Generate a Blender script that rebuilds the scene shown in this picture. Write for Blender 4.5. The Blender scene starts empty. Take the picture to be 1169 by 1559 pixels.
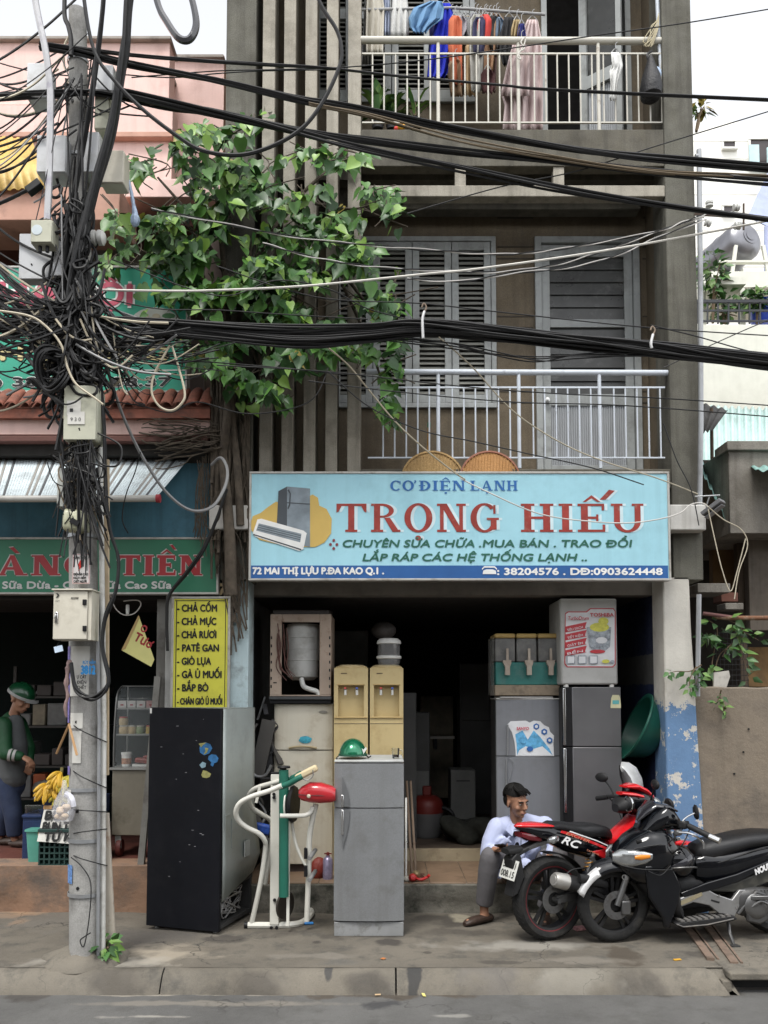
import bpy, bmesh, math, random
from mathutils import Vector, Matrix, Euler, noise as mnoise
R = math.radians
random.seed(7)
SC = bpy.context.scene
COL = SC.collection
# ---------------------------------------------------------------- camera
F = 1300.0; CX = 584.5; PITCH = R(3.5); CY = 975.5; CAMZ = 1.77
cam_d = bpy.data.cameras.new('camera'); cam = bpy.data.objects.new('camera', cam_d); COL.objects.link(cam)
cam_d.sensor_fit = 'VERTICAL'; cam_d.sensor_height = 36.0; cam_d.lens = F/1559*36.0
cam_d.shift_y = (CY-779.5)/1559; cam_d.clip_end = 2000; cam_d.clip_start = .05
cam.location = (0, 0, CAMZ); cam.rotation_euler = (R(90)+PITCH, 0, 0)
SC.camera = cam
# ---------------------------------------------------------------- world, sun, exposure
SUN_EL = R(62); SUN_AZ = R(-150)
w = bpy.data.worlds.new('World'); SC.world = w; w.use_nodes = True
nt = w.node_tree; nt.nodes.clear()
sky = nt.nodes.new('ShaderNodeTexSky'); sky.sky_type = 'NISHITA'; sky.sun_disc = False
sky.sun_elevation = SUN_EL; sky.sun_rotation = R(150); sky.air_density = 1.0; sky.dust_density = 1.0; sky.ozone_density = 1.0
hsv = nt.nodes.new('ShaderNodeHueSaturation'); hsv.inputs['Saturation'].default_value = .12
hsv.inputs['Value'].default_value = 1.0
bg = nt.nodes.new('ShaderNodeBackground'); bg.inputs['Strength'].default_value = .15
wo = nt.nodes.new('ShaderNodeOutputWorld')
nt.links.new(sky.outputs[0], hsv.inputs['Color']); nt.links.new(hsv.outputs[0], bg.inputs[0]); nt.links.new(bg.outputs[0], wo.inputs[0])
sd = bpy.data.lights.new('sun', 'SUN'); sd.energy = 1.3; sd.angle = R(18); sd.color = (1, .97, .92)
so = bpy.data.objects.new('sun', sd); COL.objects.link(so); so.location = (-3, -6, 12)
sdir = Vector((math.sin(R(-25))*math.cos(SUN_EL), -math.cos(R(-25))*math.cos(SUN_EL), math.sin(SUN_EL)))
so.rotation_euler = sdir.to_track_quat('Z', 'Y').to_euler()
SC.view_settings.view_transform = 'Standard'; SC.view_settings.look = 'None'
SC.view_settings.exposure = 1.35; SC.view_settings.gamma = 1.0; SC.view_settings.use_curve_mapping = False
SC.render.engine = 'CYCLES'; SC.cycles.max_bounces = 6; SC.cycles.diffuse_bounces = 4; SC.cycles.glossy_bounces = 3
SC.cycles.transmission_bounces = 6; SC.cycles.transparent_max_bounces = 12; SC.cycles.caustics_reflective = False; SC.cycles.caustics_refractive = False
# ---------------------------------------------------------------- geometry of the place: a photo point at a known distance
CT, ST = math.cos(PITCH), math.sin(PITCH)
def P(px, py, Y):
    u = (px-CX)/F; v = (py-CY)/F
    d = Vector((u, CT+v*ST, ST-v*CT)); t = Y/d.y
    return Vector((d.x*t, Y, CAMZ+d.z*t))
def G(px, py, z=0.0):
    u = (px-CX)/F; v = (py-CY)/F
    d = Vector((u, CT+v*ST, ST-v*CT)); t = (z-CAMZ)/d.z
    return Vector((d.x*t, d.y*t, z))
def rect(a, b, c, d, Y):            # left, top, right, bottom -> x0, x1, z0, z1
    my, mx = (b+d)/2, (a+c)/2
    return P(a, my, Y).x, P(c, my, Y).x, P(mx, d, Y).z, P(mx, b, Y).z
def sz(n, Y): return n*Y/F
# ---------------------------------------------------------------- mesh builder
class MB:
    def __init__(s): s.v = []; s.f = []; s.m = []; s.s = []
    def add(s, vs, fs, m=0, smooth=False):
        o = len(s.v); s.v.extend([tuple(p) for p in vs])
        for f in fs: s.f.append([i+o for i in f]); s.m.append(m); s.s.append(smooth)
        return s
    def box(s, x0, x1, y0, y1, z0, z1, m=0):
        if x0 > x1: x0, x1 = x1, x0
        if y0 > y1: y0, y1 = y1, y0
        if z0 > z1: z0, z1 = z1, z0
        return s.add([(x0,y0,z0),(x1,y0,z0),(x1,y1,z0),(x0,y1,z0),(x0,y0,z1),(x1,y0,z1),(x1,y1,z1),(x0,y1,z1)],
              [(3,2,1,0),(4,5,6,7),(0,1,5,4),(1,2,6,5),(2,3,7,6),(3,0,4,7)], m)
    def obox(s, c, size, rot=(0,0,0), m=0):
        a, b, d = size[0]/2, size[1]/2, size[2]/2; Mx = Euler(rot).to_matrix(); c = Vector(c)
        vs = [c+Mx@Vector(p) for p in [(-a,-b,-d),(a,-b,-d),(a,b,-d),(-a,b,-d),(-a,-b,d),(a,-b,d),(a,b,d),(-a,b,d)]]
        return s.add(vs, [(3,2,1,0),(4,5,6,7),(0,1,5,4),(1,2,6,5),(2,3,7,6),(3,0,4,7)], m)
    def beam(s, p0, p1, w, h, m=0, up=(0,0,1)):
        p0 = Vector(p0); p1 = Vector(p1); t = (p1-p0).normalized(); u = Vector(up)
        if abs(t.dot(u)) > .98: u = Vector((0,1,0))
        a = t.cross(u).normalized()*w/2; b = a.cross(t).normalized()*h/2
        vs = [p0-a-b,p0+a-b,p0+a+b,p0-a+b,p1-a-b,p1+a-b,p1+a+b,p1-a+b]
        return s.add(vs, [(0,1,2,3),(7,6,5,4),(4,5,1,0),(5,6,2,1),(6,7,3,2),(7,4,0,3)], m)
    def tube(s, pts, r, n=8, m=0, cap=True, flat=1.0, closed=False):
        pts = [Vector(p) for p in pts]; k = len(pts)
        rs = r if isinstance(r, (list, tuple)) else [r]*k
        vs = []; prev = None
        for i in range(k):
            a = pts[(i-1) % k] if (i > 0 or closed) else pts[i]; b = pts[(i+1) % k] if (i < k-1 or closed) else pts[i]
            t = (b-a)
            if t.length < 1e-9: t = Vector((0,0,1))
            t.normalize()
            if prev is None:
                u = t.cross(Vector((0,0,1)))
                if u.length < .05: u = t.cross(Vector((0,1,0)))
            else:
                u = prev-t*prev.dot(t)
                if u.length < 1e-6: u = t.cross(Vector((0,1,0.3)))
            u.normalize(); prev = u; w_ = t.cross(u)
            for j in range(n):
                an = 2*math.pi*j/n
                vs.append(pts[i]+(u*math.cos(an)+w_*math.sin(an)*flat)*rs[i])
        fs = []
        for i in range(k if closed else k-1):
            for j in range(n):
                a = i*n+j; b = i*n+(j+1) % n; i2 = (i+1) % k
                fs.append((a, b, i2*n+(j+1) % n, i2*n+j))
        s.add(vs, fs, m, True)
        if cap and not closed:
            s.add(vs[:n], [tuple(range(n))[::-1]], m); s.add(vs[-n:], [tuple(range(n))], m)
        return s
    def cyl(s, p0, p1, r0, r1=None, n=20, m=0): return s.tube([p0, p1], [r0, r0 if r1 is None else r1], n, m)
    def lathe(s, prof, o=(0,0,0), ax=(0,0,1), n=24, m=0, sx=1, sy=1, cap=False):
        q = Vector((0,0,1)).rotation_difference(Vector(ax).normalized()).to_matrix(); o = Vector(o); vs = []
        for r, z in prof:
            for j in range(n):
                a = 2*math.pi*j/n; vs.append(o+q@Vector((r*math.cos(a)*sx, r*math.sin(a)*sy, z)))
        fs = [(i*n+j, i*n+(j+1) % n, (i+1)*n+(j+1) % n, (i+1)*n+j) for i in range(len(prof)-1) for j in range(n)]
        s.add(vs, fs, m, True)
        if cap:
            s.add(vs[:n], [tuple(range(n))[::-1]], m); s.add(vs[-n:], [tuple(range(n))], m)
        return s
    def ell(s, c, r, rot=None, m=0, nu=14, nv=10, z0=-1., z1=1.):
        c = Vector(c); q = Euler(rot).to_matrix() if rot else Matrix.Identity(3); vs = []; fs = []
        for i in range(nv+1):
            a = math.asin(z0)+(math.asin(z1)-math.asin(z0))*i/nv
            for j in range(nu):
                b = 2*math.pi*j/nu; vs.append(c+q@Vector((r[0]*math.cos(a)*math.cos(b), r[1]*math.cos(a)*math.sin(b), r[2]*math.sin(a))))
        for i in range(nv):
            for j in range(nu): fs.append((i*nu+j, i*nu+(j+1) % nu, (i+1)*nu+(j+1) % nu, (i+1)*nu+j))
        return s.add(vs, fs, m, True)
    def prism(s, poly, o, u, v, th, m=0, smooth=False):   # polygon in plane (u,v) at o, extruded by th along u x v
        o = Vector(o); u = Vector(u); v = Vector(v); w_ = u.cross(v).normalized()*th; n = len(poly)
        area = sum(poly[i][0]*poly[(i+1) % n][1]-poly[(i+1) % n][0]*poly[i][1] for i in range(n))
        if area < 0: poly = poly[::-1]
        a = [o+u*p[0]+v*p[1] for p in poly]; b = [p+w_ for p in a]
        sgn = 1 if th >= 0 else -1
        F1 = tuple(range(n))[::-1]; F2 = tuple(range(n, 2*n)); sd_ = [(i, (i+1) % n, n+(i+1) % n, n+i) for i in range(n)]
        if sgn < 0: F1, F2 = F1[::-1], F2[::-1]; sd_ = [q[::-1] for q in sd_]
        return s.add(a+b, [F1, F2]+sd_, m, smooth)
    def loft(s, rings, m=0, cap=True, closed=True, smooth=True):
        n = len(rings[0]); vs = [p for r in rings for p in r]; fs = []
        for i in range(len(rings)-1):
            for j in range(n if closed else n-1):
                fs.append((i*n+j, i*n+(j+1) % n, (i+1)*n+(j+1) % n, (i+1)*n+j))
        s.add(vs, fs, m, smooth)
        if cap and closed:
            s.add(rings[0], [tuple(range(n))[::-1]], m, smooth); s.add(rings[-1], [tuple(range(n))], m, smooth)
        return s
    def body(s, secs, m=0, n=16, e=2.6, axis='x'):  # sections (x, zc, half width y, half height z[, yc]) as super-ellipses
        rings = []
        for q in secs:
            x, zc, hw, hh = q[:4]; yc = q[4] if len(q) > 4 else 0; ring = []
            for j in range(n):
                a = 2*math.pi*j/n; c_, s_ = math.cos(a), math.sin(a)
                py = yc+hw*math.copysign(abs(c_)**(2/e), c_); pz = zc+hh*math.copysign(abs(s_)**(2/e), s_)
                ring.append((x, py, pz) if axis == 'x' else (py, pz, x) if axis == 'z' else (py, x, pz))
            rings.append(ring)
        return s.loft(rings, m)
    def quad(s, a, b, c, d, m=0): return s.add([a,b,c,d], [(0,1,2,3)], m)
    def xf(s, Mx, start=0):
        for i in range(start, len(s.v)): s.v[i] = tuple(Mx@Vector(s.v[i]))
        return s
def cat(pts, n=8):
    pts = [Vector(p) for p in pts]; out = []
    for i in range(len(pts)-1):
        p0 = pts[max(i-1, 0)]; p1 = pts[i]; p2 = pts[i+1]; p3 = pts[min(i+2, len(pts)-1)]
        for k in range(n):
            t = k/n; out.append(.5*((2*p1)+(p2-p0)*t+(2*p0-5*p1+4*p2-p3)*t*t+(3*p1-p0-3*p2+p3)*t**3))
    out.append(pts[-1]); return out
WL = {}
def wl(o): return WL.get(o.name, Vector((0,0,0)))
def obj(name, mb, mats, parent=None, label=None, bevel=0, sub=0, world=True, ang=40, loc=None, rot=None, remesh=0, solid=0, bseg=2):
    me = bpy.data.meshes.new(name)
    vs = mb.v; c = Vector((0,0,0))
    if world and loc is None and vs:
        lo = [min(p[i] for p in vs) for i in range(3)]; hi = [max(p[i] for p in vs) for i in range(3)]
        c = Vector([(lo[i]+hi[i])/2 for i in range(3)]); 
        if parent is None: c.z = lo[2]
        vs = [(p[0]-c.x, p[1]-c.y, p[2]-c.z) for p in vs]
    me.from_pydata(vs, [], mb.f)
    if not isinstance(mats, (list, tuple)): mats = [mats]
    for m in mats: me.materials.append(m)
    me.polygons.foreach_set('material_index', mb.m); me.polygons.foreach_set('use_smooth', [True]*len(mb.s))
    me.update()
    o = bpy.data.objects.new(name, me); COL.objects.link(o)
    if any(mb.s) or bevel or sub or remesh: me.set_sharp_from_angle(angle=R(ang))
    else: me.polygons.foreach_set('use_smooth', [False]*len(mb.s))
    if parent is not None:
        o.parent = parent
        if loc is None: o.location = c-wl(parent) if world else (0,0,0)
    else: o.location = c
    if loc is not None: o.location = loc
    if rot is not None: o.rotation_euler = rot
    WL[o.name] = (wl(parent) if parent is not None and not world else Vector((0,0,0)))+(c if world else Vector((0,0,0)))
    if world and loc is None: WL[o.name] = c
    if label: o['label'] = label
    if remesh:
        md = o.modifiers.new('remesh', 'REMESH'); md.mode = 'VOXEL'; md.voxel_size = remesh; md.use_smooth_shade = True
        sm = o.modifiers.new('smooth', 'SMOOTH'); sm.factor = .5; sm.iterations = 4
    if solid:
        md = o.modifiers.new('solid', 'SOLIDIFY'); md.thickness = solid; md.offset = 0
    if bevel:
        md = o.modifiers.new('bevel', 'BEVEL'); md.width = bevel; md.segments = bseg; md.limit_method = 'ANGLE'; md.angle_limit = R(35)
    if sub:
        md = o.modifiers.new('sub', 'SUBSURF'); md.levels = sub; md.render_levels = sub
    return o
def tag(o, label, cat_, group=None, kind=None):
    if label: o['label'] = label
    if cat_: o['category'] = cat_
    if group: o['group'] = group
    if kind: o['kind'] = kind
    return o
def thing(name, label, cat_, loc=(0,0,0), rz=0, group=None):
    o = bpy.data.objects.new(name, None); COL.objects.link(o); o.location = loc; o.rotation_euler = (0,0,rz)
    o.empty_display_size = .1; WL[o.name] = Vector(loc); tag(o, label, cat_, group); return o
def struct(o): o['kind'] = 'structure'; return o
def copy_tree(o, parent=None):
    c = o.copy(); COL.objects.link(c); c.parent = parent
    if parent is None: WL[c.name] = wl(o).copy()
    for ch in list(o.children): copy_tree(ch, c)
    return c
# ---------------------------------------------------------------- materials (all from world-space noise)
MATS = {}
def M(name, col, rough=.6, metal=0., var=.12, vs=5., dirt=None, da=.0, ds=3., dt=.5, streak=0., sc=None, bump=0., bs=60., trans=0., alpha=1., coat=0., spec=.5, emit=0, ior=1.45, fine=.0):
    if name in MATS: return MATS[name]
    m = bpy.data.materials.new(name); m.use_nodes = True; t = m.node_tree; N = t.nodes; L = t.links
    b = N['Principled BSDF']; b.inputs['Roughness'].default_value = rough; b.inputs['Metallic'].default_value = metal
    b.inputs['Specular IOR Level'].default_value = spec; b.inputs['IOR'].default_value = ior
    if trans: b.inputs['Transmission Weight'].default_value = trans
    if alpha < 1: b.inputs['Alpha'].default_value = alpha
    if coat: b.inputs['Coat Weight'].default_value = coat; b.inputs['Coat Roughness'].default_value = .08
    g = N.new('ShaderNodeNewGeometry'); pos = g.outputs['Position']
    def noise(scale, det=6, rgh=.6, vec=pos):
        n = N.new('ShaderNodeTexNoise'); n.inputs['Scale'].default_value = scale; n.inputs['Detail'].default_value = det
        n.inputs['Roughness'].default_value = rgh; L.new(vec, n.inputs['Vector']); return n.outputs['Fac']
    def mr(x, a, b_, c, d):
        n = N.new('ShaderNodeMapRange'); n.inputs[1].default_value = a; n.inputs[2].default_value = b_; n.inputs[3].default_value = c; n.inputs[4].default_value = d
        L.new(x, n.inputs[0]); return n.outputs[0]
    def mix(f, a, c, mode='MIX'):
        n = N.new('ShaderNodeMix'); n.data_type = 'RGBA'; n.blend_type = mode
        for sock, val in ((n.inputs[0], f), (n.inputs[6], a), (n.inputs[7], c)):
            if hasattr(val, 'is_linked'): L.new(val, sock)
            else: sock.default_value = val if not isinstance(val, tuple) else (*val, 1)
        return n.outputs[2]
    c = tuple(col)
    out = None
    if var:
        f = mr(noise(vs), .3, .7, 1-var, 1+var)
        n = N.new('ShaderNodeVectorMath'); n.operation = 'SCALE'; n.inputs[0].default_value = c; L.new(f, n.inputs['Scale']); out = n.outputs[0]
    if fine:
        f = mr(noise(110, 3, .7), .3, .7, 1-fine, 1+fine)
        n = N.new('ShaderNodeVectorMath'); n.operation = 'SCALE'
        if out is not None: L.new(out, n.inputs[0])
        else: n.inputs[0].default_value = c
        L.new(f, n.inputs['Scale']); out = n.outputs[0]
    if dirt:
        f = mr(noise(ds, 9, .68), dt, dt+.16, 0, da); out = mix(f, out if out is not None else c, dirt)
    if streak:
        mp = N.new('ShaderNodeMapping'); mp.inputs['Scale'].default_value = (11, 11, .55); L.new(pos, mp.inputs['Vector'])
        f = mr(noise(1.0, 7, .65, mp.outputs[0]), .48, .72, 0, streak); out = mix(f, out if out is not None else c, sc or (.03,.028,.024))
    if out is not None: L.new(out, b.inputs['Base Color'])
    else: b.inputs['Base Color'].default_value = (*c, 1)
    if rough > .05 and var:
        L.new(mr(noise(vs*2.3), .3, .7, max(.02, rough*.85), min(1, rough*1.15)), b.inputs['Roughness'])
    if bump:
        bn = N.new('ShaderNodeBump'); bn.inputs['Strength'].default_value = min(1, bump); bn.inputs['Distance'].default_value = .012
        L.new(noise(bs, 8, .7), bn.inputs['Height']); L.new(bn.outputs[0], b.inputs['Normal'])
    if emit: b.inputs['Emission Color'].default_value = (*c, 1); b.inputs['Emission Strength'].default_value = emit
    MATS[name] = m; return m
def srgb(r, g, b_):
    f = lambda x: (x/255/12.92) if x/255 <= .04045 else ((x/255+.055)/1.055)**2.4
    return (f(r), f(g), f(b_))
# ---------------------------------------------------------------- lettering
TXT = {}
def text_raw(s, bold=0., shear=0.):
    k = (s, bold, shear)
    if k in TXT: return TXT[k]
    cu = bpy.data.curves.new('t', 'FONT'); cu.body = s; cu.size = 1; cu.offset = bold; cu.shear = shear; cu.resolution_u = 4
    o = bpy.data.objects.new('t', cu); COL.objects.link(o); bpy.context.view_layer.update()
    me = bpy.data.meshes.new_from_object(o.evaluated_get(bpy.context.evaluated_depsgraph_get()))
    r = ([tuple(v.co) for v in me.vertices], [tuple(p.vertices) for p in me.polygons])
    bpy.data.objects.remove(o); bpy.data.curves.remove(cu); bpy.data.meshes.remove(me); TXT[k] = r; return r
def text(mb, s, o, w, h, bold=0., shear=0., u=(1,0,0), v=(0,0,1), m=0, capref=None, heavy=0):
    """word s filling width w and (cap) height h from lower-left o in plane u,v"""
    base = s.translate(str.maketrans('ĐƠơ','DOo')); vs, fs = text_raw(base, bold, shear)
    if not vs: return
    vs = list(vs); fs = list(fs)
    for i, ch in enumerate(s):
        if ch in 'ĐƠơ':
            xr = max(p[0] for p in text_raw(base[:i+1], bold, shear)[0]); g_ = text_raw(base[i], bold, 0)[0]; gw = max(p[0] for p in g_)-min(p[0] for p in g_); k = len(vs); hh = .73 if ch != 'ơ' else .54
            q = [(-gw-.09,.33),(-gw*.42,.33),(-gw*.42,.41),(-gw-.09,.41)] if ch == 'Đ' else [(-.09,hh-.07),(-.01,hh-.07),(.07,hh+.08),(.0,hh+.1)]
            sk_ = .37*shear*0; vs += [(xr+a+sk_, b, .0006) for a, b in q]; fs.append((k,k+1,k+2,k+3))
    x0 = min(p[0] for p in vs); x1 = max(p[0] for p in vs)
    cap = .73 if capref is None else capref
    sx = w/(x1-x0) if w else h/cap; sy = h/cap; o = Vector(o); u = Vector(u); v = Vector(v)
    nv = u.cross(v).normalized()
    offs = [(0,0)] if not heavy else [(-heavy,0),(heavy,0),(0,heavy),(0,-heavy)]
    for i, (dx, dy) in enumerate(offs):
        mb.add([o+u*((p[0]-x0)*sx+dx*h)+v*(p[1]*sy+dy*h)+nv*(.0003*i) for p in vs], fs, m)
def slab(ch, st=.2, tn=.1, sf=.08, ov=.09):
    """slab serif capital as list of polygons in a box of cap height 1; returns (width, polys)"""
    Pl = []
    def r(x0, y0, x1, y1): Pl.append([(x0,y0),(x1,y0),(x1,y1),(x0,y1)])
    def arc(cx, cy, ro, so_, ri, si, a0, a1, n=16):
        for i in range(n):
            a = R(a0+(a1-a0)*i/n); b = R(a0+(a1-a0)*(i+1)/n)
            Pl.append([(cx+ri*math.cos(a), cy+si*math.sin(a)), (cx+ro*math.cos(a), cy+so_*math.sin(a)), (cx+ro*math.cos(b), cy+so_*math.sin(b)), (cx+ri*math.cos(b), cy+si*math.sin(b))])
    def stem(x, w_, top=True, bot=True, y0=0, y1=1):
        r(x, y0, x+w_, y1)
        if bot: r(x-ov, y0, x+w_+ov, y0+sf)
        if top: r(x-ov, y1-sf, x+w_+ov, y1)
    if ch == 'T':
        r(.36, 0, .36+st, 1-tn); r(.36-ov, 0, .36+st+ov, sf); r(0, 1-tn, .92, 1); Pl.append([(0,1-tn),(.0,.68),(.07,.72),(.16,1-tn)]); Pl.append([(.92,1-tn),(.76,1-tn),(.85,.72),(.92,.68)]); return .92, Pl
    if ch == 'I': stem(ov, st); return st+2*ov, Pl
    if ch == 'H': stem(ov, st); stem(.6, st); r(ov+st, .46, .6, .46+tn); return .6+st+ov, Pl
    if ch == 'N': stem(ov, st*.6, True, True); stem(.68, st*.6, True, True); Pl.append([(ov, 1), (ov+st*1.1, 1), (.68+st*.6, 0), (.68-st*.4, 0)]); return .68+st*.6+ov, Pl
    if ch == 'U': arc(.44, .36, .36, .38, .36-st*.85, .38-tn, 180, 360); r(.08, .36, .08+st*.85, 1); r(.8-st*.85, .36, .8, 1); r(0, 1-sf, .08+st+ov*.5, 1); r(.8-st-ov*.5, 1-sf, .88, 1); return .88, Pl
    if ch == 'E': stem(ov, st, False, False); r(0, 0, .74, tn); r(0, 1-tn, .72, 1); r(ov+st, .46, .52, .46+tn); r(.74-.07, tn, .74, .26); r(.72-.07, .76, .72, 1-tn); r(.5, .38, .56, .62); return .76, Pl
    if ch == 'L': stem(ov, st, True, False); r(0, 0, .72, tn); r(.65, tn, .72, .3); return .74, Pl
    if ch == 'O': arc(.43, .5, .43, .52, .43-st, .52-tn, 0, 360, 28); return .86, Pl
    if ch == 'C': arc(.43, .5, .43, .52, .43-st, .52-tn, 42, 318, 24); r(.7, .62, .77, .95); return .8, Pl
    if ch == 'G': arc(.43, .5, .43, .52, .43-st, .52-tn, 42, 330, 24); r(.7, .64, .77, .95); r(.62, .08, .62+st*.95, .46); r(.5, .42, .62+st*.95+.07, .42+sf); return .88, Pl
    if ch == 'A': Pl.append([(.06,0),(.06+tn,0),(.44,.9),(.4,1)]); Pl.append([(.38,1),(.52,1),(.86,0),(.86-st*1.1,0)]); r(.22, .28, .66, .28+tn*.9); r(0, 0, .26, sf); r(.56, 0, .95, sf); return .95, Pl
    if ch in 'DĐ':
        stem(ov, st); arc(ov+st, .5, .5, .5, .5-st, .5-tn, -90, 90); 
        if ch == 'Đ': r(-.02, .46, .42, .46+tn*.8)
        return ov+st+.52, Pl
    if ch == 'R': stem(ov, st); arc(.34, .75, .36, .25, .36-st*.8, .25-tn*.9, -90, 90); r(ov+st, 1-tn*.9, .36, 1); r(ov+st, .5, .36, .5+tn*.9); Pl.append([(.4,.5),(.58,.5),(.84,.06),(.66,0)]); r(.66, 0, .9, sf); return .88, Pl
    return .3, []
MARK = {'acute': [[(0,0),(.1,0),(.26,.2),(.16,.22)]], 'grave': [[(0,.2),(.1,.22),(.24,0),(.14,0)]],
        'hat': [[(-.02,0),(.06,0),(.2,.12),(.2,.22)],[(.2,.22),(.2,.12),(.34,0),(.42,0)]], 'dot': [[(.06+.06*math.cos(a*.628), .06+.06*math.sin(a*.628)) for a in range(10)]],
        'horn': [[(0,0),(.08,-.02),(.16,.14),(.12,.24),(.02,.22),(.07,.14)]]}
def slabtext(mb, s, o, w, h, y0=0, m=0, st=.2, tn=.1, gap=.12, marks=(), rough=0):
    """s: capitals; marks: (letter index, mark, dx, dy, scale); stands in XZ, facing -Y; o = lower-left Vector"""
    x = 0; items = []; pos = []
    for ch in s:
        wd, pl = slab(ch, st, tn); pos.append((x, wd))
        items += [[(x+p[0], p[1]) for p in q] for q in pl]; x += wd+gap
    tot = x-gap
    for i, mk, dx, dy, k in marks:
        items += [[(pos[i][0]+pos[i][1]/2+dx+p[0]*k, dy+p[1]*k) for p in q] for q in MARK[mk]]
    sx = w/tot
    for n, q in enumerate(items):
        mb.add([(o[0]+p[0]*sx, o[1]-y0-(n % 9)*.0001, o[2]+p[1]*h) for p in q], [tuple(range(len(q)))], m)
# ================================================================ ground
def spot_mat(name, col, spots, rough=.85, cracks=0., crack_scale=1.2, gravel=.25, bump=.5, blotch=(.05,.048,.042), blotch_amt=.5, lines=()):
    m = bpy.data.materials.new(name); m.use_nodes = True; t = m.node_tree; N = t.nodes; L = t.links; b = N['Principled BSDF']
    pos = N.new('ShaderNodeNewGeometry').outputs['Position']
    def nz(sc, det=8, rg=.65):
        n = N.new('ShaderNodeTexNoise'); n.inputs['Scale'].default_value = sc; n.inputs['Detail'].default_value = det; n.inputs['Roughness'].default_value = rg; L.new(pos, n.inputs['Vector']); return n.outputs['Fac']
    def mr(x, a, b_, c, d):
        n = N.new('ShaderNodeMapRange'); n.inputs[1].default_value = a; n.inputs[2].default_value = b_; n.inputs[3].default_value = c; n.inputs[4].default_value = d; L.new(x, n.inputs[0]); return n.outputs[0]
    def mth(op, a, b_):
        n = N.new('ShaderNodeMath'); n.operation = op
        for i, q in enumerate((a, b_)):
            if hasattr(q, 'is_linked'): L.new(q, n.inputs[i])
            else: n.inputs[i].default_value = q
        return n.outputs[0]
    def mix(f, a, c):
        n = N.new('ShaderNodeMix'); n.data_type = 'RGBA'
        for so_, q in ((n.inputs[0], f), (n.inputs[6], a), (n.inputs[7], c)):
            if hasattr(q, 'is_linked'): L.new(q, so_)
            else: so_.default_value = q if not isinstance(q, tuple) else (*q, 1)
        return n.outputs[2]
    out = mix(mr(nz(1.3), .35, .65, 0, 1), tuple(x*.8 for x in col), tuple(min(1, x*1.22) for x in col))
    out = mix(mr(nz(4.5, 10, .72), .5, .66, 0, blotch_amt), out, blotch)
    out = mix(mr(nz(170, 3, .8), .52, .7, 0, gravel), out, tuple(min(1, x*1.7) for x in col))
    out = mix(mr(nz(120, 3, .8), .54, .72, 0, gravel*1.3), out, tuple(x*.35 for x in col))
    warp = N.new('ShaderNodeTexNoise'); warp.inputs['Scale'].default_value = 5.; warp.inputs['Detail'].default_value = 8; L.new(pos, warp.inputs['Vector'])
    rgh = rough
    for (x, y, rx, ry, c, a, soft) in spots:
        s1 = N.new('ShaderNodeVectorMath'); s1.operation = 'SUBTRACT'; L.new(pos, s1.inputs[0]); s1.inputs[1].default_value = (x, y, 0)
        s2 = N.new('ShaderNodeVectorMath'); s2.operation = 'MULTIPLY'; L.new(s1.outputs[0], s2.inputs[0]); s2.inputs[1].default_value = (1/rx, 1/ry, 0)
        s3 = N.new('ShaderNodeVectorMath'); s3.operation = 'LENGTH'; L.new(s2.outputs[0], s3.inputs[0])
        d = mth('ADD', s3.outputs['Value'], mth('MULTIPLY', mth('SUBTRACT', warp.outputs['Fac'], .5), 2.6))
        out = mix(mr(d, 1, 1-soft, 0, a), out, c)
    if cracks:
        wv = N.new('ShaderNodeVectorMath'); wv.operation = 'SCALE'; wv.inputs['Scale'].default_value = .35; L.new(warp.outputs['Color'], wv.inputs[0])
        ad = N.new('ShaderNodeVectorMath'); ad.operation = 'ADD'; L.new(pos, ad.inputs[0]); L.new(wv.outputs[0], ad.inputs[1])
        vo = N.new('ShaderNodeTexVoronoi'); vo.feature = 'DISTANCE_TO_EDGE'; vo.inputs['Scale'].default_value = crack_scale; L.new(ad.outputs[0], vo.inputs['Vector'])
        cf = mth('MULTIPLY', mr(vo.outputs['Distance'], 0, .006, 1, 0), mr(nz(.9, 3), .46, .56, 0, cracks)); out = mix(cf, out, (.018,.016,.014))
    L.new(out, b.inputs['Base Color']); L.new(mr(nz(3.), .3, .7, rough-.12, rough+.1), b.inputs['Roughness'])
    bn = N.new('ShaderNodeBump'); bn.inputs['Strength'].default_value = bump; bn.inputs['Distance'].default_value = .012
    L.new(mth('ADD', mth('MULTIPLY', nz(75, 6, .75), .6), nz(9, 8, .7)), bn.inputs['Height']); L.new(bn.outputs[0], b.inputs['Normal'])
    MATS[name] = m; return m
def gs(px, py, rx, ry, c, a=.8, soft=.4, z=0):
    p = G(px, py, z); k = p.y/F; return (p.x, p.y, rx*k, ry*k*p.y/1.77, c, a, soft)
DK = (.035,.03,.025)
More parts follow.
